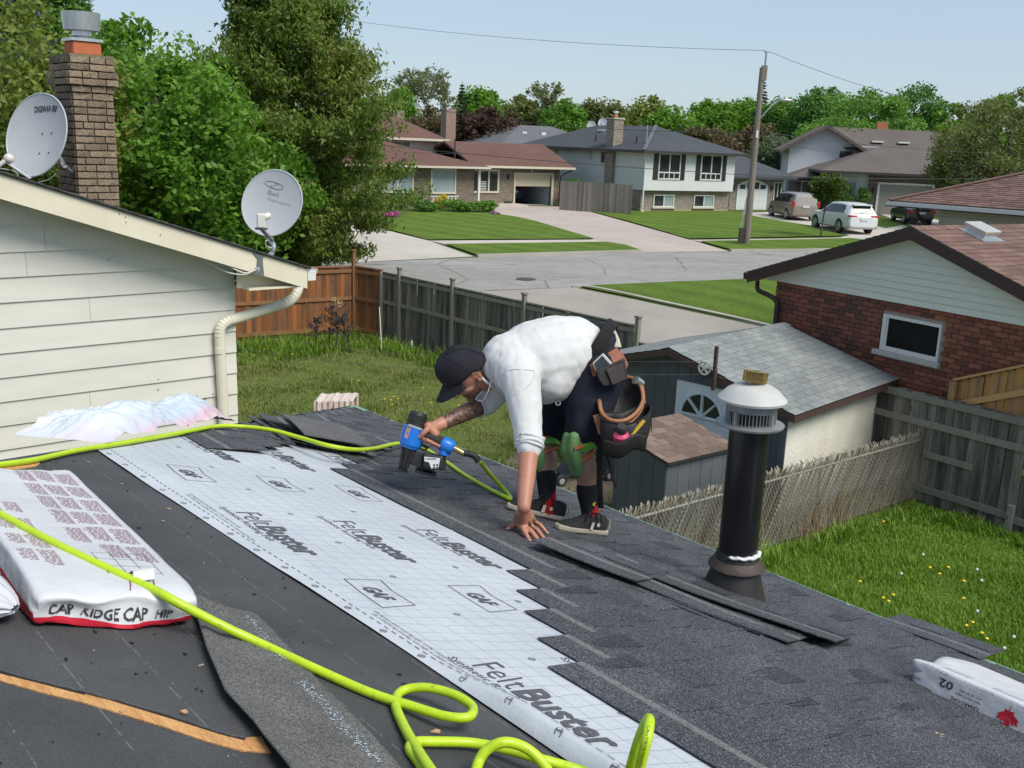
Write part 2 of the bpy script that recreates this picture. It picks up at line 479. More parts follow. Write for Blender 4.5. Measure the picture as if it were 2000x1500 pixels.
for p,q in(((EAVE+0.018,-4,zr(EAVE)),(EAVE+0.018,hip(EAVE),zr(EAVE))),((EAVE,hip(EAVE),zr(EAVE)),(-3,hip(EAVE),zr(EAVE)))):
 p,q=Vector(p),Vector(q)
 b.bar(p-Vector((0,0,0.058)),q-Vector((0,0,0.058)),0.034,0.13)
b.build('drip_edge',M_DRIP,house)
def felt_h(w,e):
 z=0.006+0.0035*mnoise.noise((w*3.1,e*2.0,0.3))+0.002*mnoise.noise((w*9,e*5,4.3))
 lift=sstep((1.98-e)/0.45)*0.045
 if w<1.545:z+=lift*sstep((1.545-w)/0.06)
 if w<1.475:z-=(lift)*sstep((1.465-w)/0.028)
 return max(z,0.003)
def felt_pt(u,v):
 e=-0.3+v*(5.6+0.3)
 w0=1.435-0.075*sstep((e-1.6)/2.6)+0.008*mnoise.noise((e*1.7,0,0))
 w1=3.55
 w=w0+u*(w1-w0)
 eh=hip(w)-0.02
 if e>eh:e=eh
 return(w,e,zr(w)+felt_h(w,e))
def felt_mat():
 m,t,p=NM('printed_roofing_felt')
 tcx=t.nodes.new('ShaderNodeTexCoord')
 nn=t.nodes.new('ShaderNodeTexNoise');nn.inputs['Scale'].default_value=7;nn.inputs['Detail'].default_value=2
 t.links.new(tcx.outputs['Object'],nn.inputs['Vector'])
 sub=mixc(t,1.0,nn.outputs['Color'],(0.5,0.5,0.5),'SUBTRACT')
 sc=mixc(t,1.0,sub,(0.035,0.035,0.035),'MULTIPLY')
 vec=mixc(t,1.0,tcx.outputs['Object'],sc,'ADD')
 sp=t.nodes.new('ShaderNodeSeparateXYZ');t.links.new(vec,sp.inputs[0])
 def lines(v,per,wid):
  f=mth(t,'FRACT',mth(t,'DIVIDE',v,per))
  return mth(t,'LESS_THAN',mth(t,'ABSOLUTE',mth(t,'SUBTRACT',f,0.5)),wid/per/2)
 l1=lines(sp.outputs[0],0.066,0.0022);l2=lines(mth(t,'ADD',sp.outputs[1],mth(t,'MULTIPLY',sp.outputs[0],0.12)),0.062,0.0024)
 ln=mth(t,'MAXIMUM',l1,l2)
 so=t.nodes.new('ShaderNodeSeparateXYZ');t.links.new(tcx.outputs['Object'],so.inputs[0])
 ln=mth(t,'MULTIPLY',ln,mth(t,'GREATER_THAN',so.outputs[0],1.492))
 base=ramp(t,noise_n(t,2.2,6,0.65),[(0.3,(0.40,0.43,0.465)),(0.7,(0.49,0.52,0.555))])
 f=noise_n(t,300,2,0.7)
 base=mixc(t,0.25,base,ramp(t,f,[(0.3,(0.3,0.3,0.3)),(0.7,(0.7,0.7,0.7))]),'OVERLAY')
 spk=t.nodes.new('ShaderNodeTexVoronoi');spk.inputs['Scale'].default_value=60
 t.links.new(tcx.outputs['Object'],spk.inputs['Vector'])
 dirt=mth(t,'MULTIPLY',mth(t,'LESS_THAN',spk.outputs['Distance'],0.13),mth(t,'GREATER_THAN',noise_n(t,3.5,4,0.7),0.56))
 base=mixc(t,mth(t,'MULTIPLY',dirt,0.5),base,(0.16,0.15,0.14))
 col=mixc(t,mth(t,'MULTIPLY',ln,0.62),base,(0.10,0.11,0.13))
 t.links.new(col,p.inputs['Base Color']);p.inputs['Roughness'].default_value=0.62
 p.inputs['Specular IOR Level'].default_value=0.35
 bumped(t,p,noise_n(t,14,4,0.6),0.35,0.01)
 return m
felt=MB().grid(felt_pt,90,210).build('roofing_felt',felt_mat(),house,smooth=4)
M_INK=mat('grey_print_ink',(0.075,0.075,0.085),(0.10,0.10,0.11),30,0.7)
def text_poly(body,size=1.0,bold=0.0,shear=0.0,res=2):
 c=bpy.data.curves.new('lettering','FONT')
 c.body=body;c.size=size;c.offset=bold;c.shear=shear;c.resolution_u=res
 o=bpy.data.objects.new('lettering',c);COL.objects.link(o)
 dg=bpy.context.evaluated_depsgraph_get()
 me=bpy.data.meshes.new_from_object(o.evaluated_get(dg))
 vs=[v.co.copy()for v in me.vertices];fs=[tuple(p.vertices)for p in me.polygons]
 bpy.data.objects.remove(o);bpy.data.curves.remove(c);bpy.data.meshes.remove(me)
 return vs,fs
_tc={}
def text_on(mb,body,fn,width=None,height=None,bold=0.0,shear=0.0,mi=0,center=False):
 """lay flat lettering on a surface; fn maps (along, up) in metres to a point"""
 key=(body,bold,shear)
 if key not in _tc:_tc[key]=text_poly(body,1.0,bold,shear)
 vs,fs=_tc[key]
 if not vs:return
 x0,x1=min(v.x for v in vs),max(v.x for v in vs)
 sx=(width/(x1-x0))if width else height/0.72
 sy=(height/0.72)if height else sx
 off=-(x0+x1)/2 if center else-x0
 mb.add([fn((v.x+off)*sx,v.y*sy)for v in vs],fs,mi)
ink=MB()
def felt_map(w0,e0,skew=0.0):
 def fn(a,u):
  w,e=w0+u,e0-a+skew*u
  return(w,e,zr(w)+felt_h(w,e)+0.0022)
 return fn
def ring(w,e,r=0.011):
 fn=felt_map(w,e)
 n=14
 vs=[fn(rr*math.cos(2*PI*k/n),rr*math.sin(2*PI*k/n))for rr in(r,r-0.0024)for k in range(n)]
 ink.add(vs,[(k,(k+1)%n,n+(k+1)%n,n+k)for k in range(n)])
 for a,c in(((-r,-.001),(r,.001)),((-.001,-r),(.001,r))):
  ink.add([fn(a[0],a[1]),fn(c[0],a[1]),fn(c[0],c[1]),fn(a[0],c[1])],[(0,1,2,3)])
def felt_clear(w,e):
 return w<1.46+0.0*e or True
NEAR_TOP=[(1.80,1.85,-9),(1.945,2.05,-9),(2.09,2.27,-9),(2.235,2.47,-9),(2.38,2.69,-9),(2.52,4.22,-9)]
for k in range(-1,4):
 for r,(w0,de)in enumerate(((1.565,0.0),(1.945,-0.05),(2.315,-0.10),(2.70,-0.15))):
  e0=1.90+1.40*k+de
  if r==3 and k<2:continue
  if e0>hip(w0)-0.05:continue
  text_on(ink,'Felt',felt_map(w0,e0,0.10),0.155,0.105,bold=-0.012,shear=0.0)
  text_on(ink,'Buster',felt_map(w0,e0-0.165,0.10),0.325,0.105,bold=0.028,shear=0.15)
  text_on(ink,'Synthetic Roofing Felt',felt_map(w0-0.036,e0+0.06),0.40,0.028,bold=0.0)
  ge=e0+0.60
  if ge<hip(w0)-0.1:
   text_on(ink,'GAF',felt_map(w0+0.035,ge,0.06),0.115,0.062,bold=0.03,shear=0.2)
   fl=felt_map(w0,ge+0.075)
   P=[(0,.02),(0,.16),(.10,.135),(.23,.135),(.25,.00),(.12,.005),(0,.02)]
   for(a,u),(c,v)in zip(P,P[1:]):
    d=Vector((c-a,v-u));n=Vector((-d.y,d.x)).normalized()*0.0016
    ink.add([fl(a+n.x,u+n.y),fl(c+n.x,v+n.y),fl(c-n.x,v-n.y),fl(a-n.x,u-n.y)],[(0,1,2,3)])
 for q in range(8):
  for w0 in(1.425,1.80,2.15):
   e0=1.1+1.4*k+q*0.175+(w0-1.42)*0.3
   if 0.3<e0<hip(w0)-0.1 and(w0<1.5 or q%2==0):ring(w0+(0.0 if w0>1.5 else-0.075*sstep((e0-1.6)/2.6)+0.035),e0)
e=0.6
while e<4.3:
 w0=1.482-0.06*sstep((e-1.6)/2.6)
 fn=felt_map(w0,e)
 ink.add([fn(0,0),fn(0.022,0),fn(0.022,0.0032),fn(0,0.0032)],[(0,1,2,3)])
 e+=0.036
for e0 in(1.06,2.28,3.5):
 text_on(ink,'(2) 3-INCH lap overlap, use caps or plastic cap nails along this line',felt_map(1.505-0.05*sstep((e0-1.6)/2.6),e0),0.55,0.012)
 text_on(ink,'(2) fasten and overlap per code requirements',felt_map(1.525-0.05*sstep((e0-1.6)/2.6),e0+0.02),0.42,0.012)
ink.build('printed_lettering',M_INK,felt)
def shingle_mat(name='charcoal_shingle',k=1.0):
 m,t,p=NM(name)
 tcx=t.nodes.new('ShaderNodeTexCoord')
 sp=t.nodes.new('ShaderNodeSeparateXYZ');t.links.new(tcx.outputs['Object'],sp.inputs[0])
 g=t.nodes.new('ShaderNodeTexVoronoi');g.inputs['Scale'].default_value=330
 geo=t.nodes.new('ShaderNodeNewGeometry')
 t.links.new(geo.outputs['Position'],g.inputs['Vector'])
 gr=ramp(t,g.outputs['Color'],[(0.15,(0.018*k,0.019*k,0.021*k)),(0.5,(0.046*k,0.048*k,0.053*k)),(0.72,(0.080*k,0.083*k,0.092*k)),(0.93,(0.19*k,0.195*k,0.21*k))])
 big=noise_n(t,3.0,4,0.6,vec=geo.outputs['Position'])
 col=mixc(t,0.5,gr,ramp(t,big,[(0.35,(0.35,0.35,0.36)),(0.68,(0.62,0.62,0.63))]),'OVERLAY')
 isl=ramp(t,geo.outputs['Random Per Island'],[(0.0,(0.66,0.66,0.68)),(0.5,(1.0,1.0,1.0)),(1.0,(1.32,1.32,1.33))])
 col=mixc(t,1.0,col,isl,'MULTIPLY')
 w1=mth(t,'MULTIPLY',mth(t,'GREATER_THAN',sp.outputs[0],0.112),mth(t,'LESS_THAN',sp.outputs[0],0.142))
 nn=noise_n(t,45,4,0.8)
 st=mth(t,'MULTIPLY',w1,ramp(t,nn,[(0.3,(0.25,0.25,0.25)),(0.6,(1,1,1))]))
 col=mixc(t,mth(t,'MULTIPLY',st,0.55),col,(0.26,0.255,0.245))
 t.links.new(col,p.inputs['Base Color']);p.inputs['Roughness'].default_value=0.85
 p.inputs['Specular IOR Level'].default_value=0.3
 bumped(t,p,g.outputs['Distance'],0.6,0.003)
 return m
M_SH=shingle_mat(k=1.15)
TEETH=[]
for k in range(6):
 r=random.Random(40+k);y=0.0;T=[]
 while y<1.0:
  a=r.uniform(0.09,0.20);T.append((y,min(1.0,y+a),r.uniform(0.012,0.03)));y+=a+r.uniform(0.05,0.16)
 TEETH.append(T)
def shingle_mesh(name,y0,y1,k,sag=0.0):
 """laminated strip: backing sheet plus thicker tabs on the exposed half; x runs down-slope"""
 mb=MB()
 mb.box((0,y0,0),(0.337,y1,0.003))
 for a,c,tp in TEETH[k]:
  a2,c2=max(a,y0),min(c,y1)
  if c2-a2<0.02:continue
  q=[(0.172,a2+tp),(0.172,c2-tp),(0.339,c2),(0.339,a2)]
  vs=[(x,y,0.003)for x,y in q]+[(x,y,0.003+(0.0012 if x<0.2 else 0.0055))for x,y in q]
  mb.add(vs,[(4,5,6,7),(0,1,5,4),(1,2,6,5),(2,3,7,6),(3,0,4,7)])
 return mb.mesh(name,M_SH)
SHM=[shingle_mesh('shingle',0,0.995,k)for k in range(6)]
n_sh=0
FAR={1.80:None,1.945:4.40,2.09:4.53,2.235:4.65,2.38:4.79,2.52:4.90,2.665:5.04,2.81:5.18,2.955:5.32,3.10:5.45}
NEAR={1.80:1.85,1.945:2.05,2.09:2.27,2.235:2.47,2.38:2.69,2.52:4.22,2.665:4.36,2.81:4.62,2.955:4.72,3.10:4.90,3.245:5.06}
rows=[1.80+0.1435*i for i in range(17)]
def lay(w,ya,yb,k,off):
 """shingles from ya (near) to yb (far) in the course whose top edge is at w; off staggers the joints"""
 global n_sh
 y=off
 while y>ya:y-=1.0
 kk=k
 while y<yb:
  a,c=max(y,ya),min(y+0.995,yb)
  if c-a>0.03:
   full=(a==y and c==y+0.995)
   me=SHM[kk%6]if full else shingle_mesh('shingle',a-y,c-y,kk%6)
   o=put('shingle',me,house,(w,y+random.uniform(-.002,.002),zr(w)+0.010+random.uniform(0,0.0012)),(0,TH-0.046+random.uniform(-0.003,0.003),random.uniform(-0.003,0.003)))
   n_sh+=1
  y+=1.0;kk+=1
for i,w in enumerate(rows):
 if w+0.337*CT>EAVE:break
 lim=hip(w)+0.02
 keyn=min(NEAR,key=lambda q:abs(q-w));keyf=min(FAR,key=lambda q:abs(q-w))
 off=-0.3+(i*0.37)%1.0
 if abs(keyn-w)<0.02:
  lay(w,-1.2,NEAR[keyn],i*2,NEAR[keyn]-0.995)
  if abs(keyf-w)<0.02 and FAR[keyf]and FAR[keyf]<lim:lay(w,FAR[keyf],lim,i+1,FAR[keyf])
 else:
  lay(w,-1.2,lim,i*2,off)
for q in range(9):
 y=-1.2+q*0.95
 if y<hip(3.87)-0.9:put('shingle',shingle_mesh('shingle',0.0,0.945,q%6),house,(3.868,y,zr(3.868)+0.006),(0,TH-0.02,0))
b=MB()
e=hip(EAVE)-0.05
i=0
while e>hip(1.2):
 w1=0.9+(e-3.78)/0.882
 x=-2.0
 za=zr(w1)
 b.add([(x,e,za+0.014),(w1+0.0,e,za+0.014),(w1-0.16,e-0.15,zr(w1-0.16)+0.006),(x,e-0.15,zr(w1-0.16)+0.006),(x,e,za+0.004),(w1+0.0,e,za+0.004)],[(0,1,2,3),(4,5,1,0)])
 e-=0.1435;i+=1
tag(b.build('shingle_course',M_SH,house),kind='stuff')
def strip_on_roof(name,pts,h,m,thick=0.004,parent=house):
 mb=MB()
 mb.prism([(p[0],p[1],zr(p[0])+h)for p in pts],(0,0,-thick))
 return mb.build(name,m,parent)
strip_on_roof('sheathing_board',[(0.405,2.059),(0.446,2.004),(0.505,1.947),(0.566,1.885),(0.573,1.891),(0.629,1.825),(0.691,1.751),(0.751,1.674),(0.785,1.641),(0.795,1.652),(0.825,1.65),(0.812,1.585),(0.76,1.606),(0.712,1.657),(0.661,1.728),(0.6,1.8),(0.552,1.857),(0.494,1.911),(0.438,1.974),(0.398,2.03)],0.003,M_WOODNEW)
strip_on_roof('sheathing_board',[(1.024,3.3),(1.057,3.277),(1.067,3.088),(1.057,3.033),(1.037,2.684),(1.006,2.686),(0.99,2.883),(1.004,3.142)],0.003,M_WOODNEW)
strip_on_roof('sheathing_board',[(0.834,3.708),(0.963,3.824),(1.047,3.825),(1.017,3.771),(0.868,3.652),(0.809,3.607)],0.004,M_WOODNEW)
b=MB()
for P in([(0.421,2.05),(0.448,2.011),(0.507,1.954),(0.569,1.892),(0.631,1.831),(0.694,1.758),(0.753,1.68),(0.788,1.647)],):
 b.tube([(p[0]-0.001,p[1]+0.001,zr(p[0])+0.004+random.uniform(0,.004))for p in smoothpath([(q[0],q[1],0)for q in P],5)],0.0035,5)
b.build('paper_edge',M_PAPER,house)
# ----- the neighbour's cream house on the left
M_SIDING=mat('pale_painted_siding',(0.60,0.585,0.52),(0.66,0.64,0.575),1.5,0.6,stretch=(1,6,6),bump=0.06,bscale=90,vary=0.02)
M_FASCIA=mat('cream_painted_fascia',(0.66,0.60,0.46),(0.72,0.66,0.52),2.0,0.5,vary=0.02)
M_ALU=mat('cream_aluminium',(0.66,0.62,0.50),(0.70,0.66,0.54),5,0.4)
M_OLDSH=mat('old_dark_shingles',(0.05,0.05,0.048),(0.09,0.088,0.085),20,0.9,bump=0.5)
M_SPECK=plain('dark_speck',(0.03,0.03,0.03),0.8)
nh=thing('neighbour_house','cream house with lapped siding and a sloping gable fascia at the left edge','house',(0,0,0),ROOF_ANG)
E0=9.5
RA,RB=(2.363,9.15,4.892),(5.196,9.15,3.969)
RSL=(RB[2]-RA[2])/(RB[0]-RA[0])
def rake(w):return RA[2]+(w-RA[0])*RSL
W1=4.538
edges=(4.631,4.419,4.191,3.974,3.755,3.528,3.307,3.087,2.869,2.649,2.427,2.203,1.977,1.749)
edges=[edges[0]+0.25,edges[0]]+list(edges[1:])
b=MB()
b.prism([(-3.0,E0+0.03,0),(W1-0.02,E0+0.03,0),(W1-0.02,E0+0.03,rake(W1)-0.12),(-1.2,E0+0.03,rake(-1.2)-0.12),(-3.0,E0+0.03,rake(-1.2)-0.6)],(0,9,0))
b.build('wall',M_SIDING,nh)
def clip_top(poly):
 """keep what lies under the soffit line"""
 out=[]
 f=lambda p:(rake(p[0])-0.13)-p[1]
 for i in range(len(poly)):
  p,q=poly[i],poly[(i+1)%len(poly)]
  a,c=f(p),f(q)
  if a>=0:out.append(p)
  if(a>=0)!=(c>=0):
   t=a/(a-c);out.append((p[0]+(q[0]-p[0])*t,p[1]+(q[1]-p[1])*t))
 return out
for zt,zb in zip(edges,edges[1:]):
 j=random.uniform(-0.0,0.012)
 seams=[-3.0,W1+0.022]if random.random()<0.75 else[-3.0,random.uniform(2.5,3.2),W1+0.022]
 for a,c in zip(seams,seams[1:]):
  P=clip_top([(a+0.0015,zb),(c-0.0015,zb),(c-0.0015,zt+0.02),(a+0.0015,zt+0.02)])
  if len(P)<3:continue
  mb=MB()
  n=len(P);zmx=zt+0.02
  fr=[(x,E0-0.006-0.016*(zmx-z)/(zmx-zb),z)for x,z in P]
  bk=[(x,E0+0.028-0.02*(zmx-z)/(zmx-zb),z)for x,z in P]
  mb.add(fr+bk,[tuple(range(n-1,-1,-1)),tuple(range(n,2*n))]+[(i,(i+1)%n,n+(i+1)%n,n+i)for i in range(n)])
  mb.build('siding_board',M_SIDING,nh)
b=MB()
FD=0.205
b.prism([(-1.2,9.15,rake(-1.2)-0.02),(RB[0],9.15,rake(RB[0])-0.02),(RB[0],9.15,rake(RB[0])-0.02-FD),(-1.2,9.15,rake(-1.2)-0.02-FD)],(0,0.025,0))
b.build('fascia',M_FASCIA,nh)
b=MB()
b.prism([(-1.2,9.177,rake(-1.2)-0.14),(RB[0]-0.02,9.177,rake(RB[0])-0.14),(RB[0]-0.02,9.177,rake(RB[0])-0.16),(-1.2,9.177,rake(-1.2)-0.16)],(0,9.5,0))
b.build('soffit',M_FASCIA,nh)
b=MB()
b.prism([(-1.2,9.13,rake(-1.2)),(RB[0]+0.03,9.13,rake(RB[0]+0.03)),(RB[0]+0.03,9.13,rake(RB[0]+0.03)-0.018),(-1.2,9.13,rake(-1.2)-0.018)],(0,9.6,0))
b.prism([(-1.2,9.13,rake(-1.2)),(-1.2,9.13,rake(-1.2)-0.018),(-7.6,9.13,rake(-1.2)-0.018-6.4*-RSL),(-7.6,9.13,rake(-1.2)-6.4*-RSL)],(0,9.6,0))
x=RB[0]+0.03
while x>-1.2:
 d=random.uniform(0.10,0.15)
 b.prism([(x,9.118+random.uniform(-.006,.006),rake(x)+0.012),(x-d,9.12,rake(x-d)+0.004),(x-d,9.12,rake(x-d)-0.006),(x,9.12,rake(x)-0.006)],(0,0.3,0))
 x-=d
b.build('roof',M_OLDSH,nh)
b=MB()
b.box((W1+0.025,9.18,rake(RB[0])-0.21),(RB[0]-0.03,18.5,rake(RB[0])-0.19))
b.prism([(W1-0.03,9.32,rake(W1)-0.15),(RB[0]-0.06,9.32,rake(RB[0])-0.15),(RB[0]-0.06,9.32,rake(RB[0])-0.20),(W1-0.03,9.32,rake(RB[0])-0.20)],(0,0.02,0))
b.build('eave_soffit',M_FASCIA,nh)
zg=rake(RB[0])-0.03
b=MB()
prof=[(0,0),(0,-0.115),(0.075,-0.115),(0.085,-0.07),(0.105,-0.05),(0.12,-0.015),(0.125,0.0),(0.117,0.0),(0.112,-0.015),(0.10,-0.045),(0.078,-0.065),(0.07,-0.107),(0.008,-0.107),(0.008,0)]
b.prism([(RB[0]+0.005+x,9.16,zg+z)for x,z in prof],(0,9.3,0))
b.box((RB[0]+0.006,9.150,zg-0.114),(RB[0]+0.10,9.158,zg-0.005))
b.build('gutter',plain('white_aluminium',(0.72,0.71,0.66),0.35),nh)
b=MB()
P=smoothpath([(5.401,9.7,3.745),(5.371,9.66,3.652),(5.262,9.62,3.554),(5.06,9.56,3.517),(4.608,9.47,3.448),(4.448,9.44,3.424),(4.376,9.43,3.375),(4.357,9.43,3.283),(4.361,9.43,3.051),(4.375,9.43,2.404),(4.385,9.43,1.962),(4.407,9.43,1.164)],6)
b.tube(P,[(0.042,0.055)]*len(P),12,flat=(0,1,0))
for k,(q0,q1)in enumerate(((0,18),(28,44))):
 for q in range(q0,q1,2):
  if q<len(P)-1:b.tube([P[q]-(P[q+1]-P[q])*0.1,P[q]+(P[q+1]-P[q])*0.3],[(0.0445,0.058)]*2,12,flat=(0,1,0))
b.tube([P[46],P[46]+Vector((0,0,-0.06))],[(0.047,0.06)]*2,12,flat=(0,1,0))
b.build('downspout',M_ALU,nh,smooth=0.7)
b=MB()
for u,v in((233,420),(245,419),(240,425),(239,434),(385,758),(389,774),(396,780),(401,778),(392,786),(310,741),(310,761),(310,786),(311,797),(417,770),(403,774),(398,788),(213,490),(305,532)):
 pass
for u,v in((4.117,2.68),(4.136,2.614),(4.175,2.63),(4.202,2.642),(4.152,2.595),(3.733,2.903),(3.729,2.8),(3.723,2.672),(3.726,2.614),(4.291,2.678),(4.213,2.646),(4.185,2.596),(3.318,4.091)):
 b.ball((u,E0-0.022,v),0.006,6,4)
for u,v in((3.317,4.532),(3.37,4.504),(3.422,4.53),(3.372,4.458),(5.09,3.948),(3.68,4.336)):
 b.ball((u,9.149,v),0.006,6,4)
tag(b.build('nail_hole',M_SPECK,nh),kind='stuff')
M_CHB=mat('buff_chimney_brick',(0.30,0.235,0.155),(0.20,0.15,0.105),9,0.95,bump=0.9,bscale=45,vary=0.26,fine=0.45,fscale=70,bdist=0.02)
M_MORT=mat('dark_mortar',(0.10,0.085,0.07),(0.14,0.12,0.10),20,0.95,bump=0.4)
def brick_mesh(L,H,D,m,k,name='brick',jag=0.004):
 r=random.Random(k);mb=MB()
 j=lambda s=1.0:r.uniform(-jag,jag)*s
 n=max(2,int(L/0.07))
 fr=[[(L*i/n+(0 if i in(0,n)else j()),-D+j(1.5),z+j(0.8))for i in range(n+1)]for z in(0.003,H-0.003)]
 bk=[[(L*i/n,0,z)for i in range(n+1)]for z in(0,H)]
 vs=fr[0]+fr[1]+bk[0]+bk[1];N=n+1
 fs=[]
 for i in range(n):
  fs+=[(i,i+1,N+i+1,N+i),(N+i,N+i+1,3*N+i+1,3*N+i),(2*N+i,2*N+i+1,i+1,i)]
 fs+=[(0,N,3*N,2*N),(n,2*N+n,3*N+n,N+n)]
 mb.add(vs,fs)
 return mb.mesh(name,m)
CE=11.4
cx0,cx1=3.713,4.135
czt=5.996
czb=rake(cx1)-0.45
ch=thing('brick_chimney','tall buff brick chimney with a corbelled top rising behind the cream gable','chimney',(0,0,0),ROOF_ANG)
cd_=0.62
RH=0.0745
rows_n=int((czt-czb)/RH)
b=MB();b.box((cx0+0.012,CE+0.012,czb),(cx1-0.012,CE+cd_-0.012,czt-0.01))
b.build('core',M_MORT,ch)
BM={}
def brick_of(Lq):
 k=(round(Lq,2),random.randrange(3))
 if k not in BM:BM[k]=brick_mesh(k[0],RH-0.011,0.028,M_CHB,hash(k)&1023)
 return BM[k]
for r in range(rows_n):
 z=czt-(r+1)*RH
 out={0:0.0,1:0.012,2:0.035,3:0.035,4:0.01}.get(r,0.0)if r<5 else 0.0
 out=(0.010,0.020,0.045,0.045,0.012)[r]if r<5 else 0.0
 for face in range(3):
  if face==0:A,B_,org,rz=cx0-out,cx1+out,None,0
  else:A,B_=CE-out+0.03,CE+cd_+out
  x=A;first=True
  while x<B_-0.02:
   Lq=random.choice((0.11,0.16,0.20,0.24))if not first else random.choice((0.09,0.14,0.2))
   first=False
   if B_-x-Lq<0.06:Lq=B_-x
   Lq=round(Lq-0.009,2)
   me=brick_of(Lq)
   if face==0:put('brick',me,ch,(x,CE-out+0.016+random.uniform(-.003,.003),z))
   elif face==1:put('brick',me,ch,(cx0-out+0.016,x+Lq,z),(0,0,-PI/2))
   else:put('brick',me,ch,(cx1+out-0.016,x,z),(0,0,PI/2))
   x+=Lq+0.011
b=MB();b.box((cx0-0.02,CE-0.02,czt-0.011),(cx1+0.02,CE+cd_+0.02,czt+0.012))
b.build('crown',mat('mossy_mortar_crown',(0.22,0.19,0.13),(0.15,0.14,0.09),12,0.95,bump=0.6),ch)
cxm,cym=(cx0+cx1)/2+0.02,CE+cd_/2
b=MB();fw=0.15
b.prism([(cxm-fw,cym-fw,czt+0.01),(cxm+fw,cym-fw,czt+0.01),(cxm+fw,cym+fw,czt+0.01),(cxm-fw,cym+fw,czt+0.01)],(0,0,0.145))
b.build('flue_liner',mat('terracotta',(0.50,0.15,0.06),(0.42,0.12,0.05),8,0.8),ch,bevel=0.02)
cap=thing('chimney_cap','shiny galvanised draught cap on the orange flue of the buff brick chimney','chimney cap',(0,0,0),ROOF_ANG)
M_GALV=mat('galvanised_steel',(0.52,0.53,0.54),(0.66,0.67,0.68),9,0.33,metal=0.85,stretch=(3,3,0.6),vary=0.0)
b=MB();z0=czt+0.157
b.prism([(cxm-0.165,cym-0.165,z0),(cxm+0.165,cym-0.165,z0),(cxm+0.165,cym+0.165,z0),(cxm-0.165,cym+0.165,z0)],(0,0,0.03))
b.build('base_plate',M_GALV,cap)
MB().lathe([(0.15,z0+0.03),(0.10,z0+0.06),(0.10,z0+0.16),(0.155,z0+0.20)],28,(cxm,cym,0)).build('neck',M_GALV,cap,smooth=0.6)
MB().lathe([(0.175,z0+0.115),(0.182,z0+0.115),(0.198,z0+0.30),(0.192,z0+0.30)],32,(cxm,cym,0)).build('drum',M_GALV,cap,smooth=0.6)
MB().lathe([(0.0,z0+0.275),(0.19,z0+0.275),(0.19,z0+0.283),(0.0,z0+0.285)],28,(cxm,cym,0)).build('lid',M_GALV,cap,smooth=0.6)
M_DISH=mat('grey_dish_paint',(0.40,0.42,0.44),(0.44,0.46,0.48),3,0.42)
M_DARKST=mat('dark_painted_steel',(0.16,0.17,0.18),(0.22,0.23,0.24),8,0.45,metal=0.4)
M_GREYST=mat('grey_mast_steel',(0.26,0.29,0.32),(0.34,0.37,0.40),8,0.4,metal=0.3)
M_DISHINK=plain('black_print',(0.035,0.035,0.04),0.6)
M_FAINT=plain('faded_print',(0.27,0.285,0.30),0.6)
def dish_face(c,nrm,roll,rx,ry,depth):
 """frame of a dish: returns f(x, y) -> point on the concave face, and the frame matrix"""
 n=Vector(nrm).normalized();r=n.cross(Vector((0,0,1))).normalized()*-1;u=n.cross(r)
 if u.z<0:u=-u
 r2=r*math.cos(roll)+u*math.sin(roll);u2=-r*math.sin(roll)+u*math.cos(roll)
 c=Vector(c)
 def f(x,y,off=0.0):
  q=min(1.0,(x/rx)**2+(y/ry)**2)
  return c+r2*x+u2*y+n*(depth*q+off)
 return f,r2,u2,n
def dish_shell(f,rx,ry,n):
 mb=MB();N,Mr=40,10
 rings=[]
 for side in(0,1):
  for i in range(Mr+1):
   q=i/Mr
   for k in range(N):
    t=2*PI*k/N
    rings.append(f(rx*q*math.cos(t),ry*q*math.sin(t),0.0 if side==0 else-0.008))
 S=(Mr+1)*N
 fs=[]
 for s in(0,1):
  for i in range(Mr):
   for k in range(N):fs.append((s*S+i*N+k,s*S+i*N+(k+1)%N,s*S+(i+1)*N+(k+1)%N,s*S+(i+1)*N+k))
 mb.add(rings,fs)
 rim=[f(rx*math.cos(2*PI*k/N),ry*math.sin(2*PI*k/N),-0.004)for k in range(N+1)]
 mb.tube(rim,0.009,6,caps=False)
 return mb
c1=Vector((-4.966,10.712,5.152))
tocam=(Vector((0,0,5.3))-c1);tocam.z=0;tocam.normalize()
def rotz(v,a):return Vector((v.x*math.cos(a)-v.y*math.sin(a),v.x*math.sin(a)+v.y*math.cos(a),v.z))
n1=rotz(tocam,math.radians(-46))+Vector((0,0,0.30))
d1=thing('satellite_dish','large tilted oval satellite dish with black lettering beside the brick chimney','satellite dish',tuple(c1+Vector((0.3,0,-0.6))),0,'satellite dishes on the cream house')
f1,r1,u1,nn1=dish_face(c1,n1,math.radians(4),0.395,0.435,0.065)
dm=dish_shell(f1,0.395,0.435,nn1).build('reflector',M_DISH,d1,smooth=0.8,world=True)
if r1.dot(Vector((1,0,0)))<0:sgn=-1
else:sgn=1
b=MB()
fl=lambda a,u:f1(sgn*(a-0.09),u+0.25,0.003)
text_on(b,'DIGIWAV',fl,0.225,0.062,bold=0.03)
for k in range(3):
 P=[fl(0.235+0.008*k+q*0.011,0.006+0.02*k+0.010*math.sin(q*1.05))for q in range(7)]
 b.tube(P,0.0055,4)
b.build('lettering',M_DISHINK,dm,world=True)
for x,y in((0.02,0.03),(0.15,0.03),(0.02,-0.18),(0.15,-0.18)):
 MB().ball(f1(sgn*x,y,0.004),0.009,8,5).build('bolt',M_DISHINK,d1,world=True)
lnb=Vector((-5.229,10.5,4.913))
bot=f1(0,-0.44)
b=MB();b.tube([f1(0.0,-0.42,-0.03),bot+(lnb-bot)*0.08+Vector((0,0,-0.03)),lnb-Vector((0,0,0.035))],0.014,8)
b.build('arm',M_DISH,d1,smooth=0.8,world=True)
b=MB();ax=(f1(0,0)-lnb).normalized()
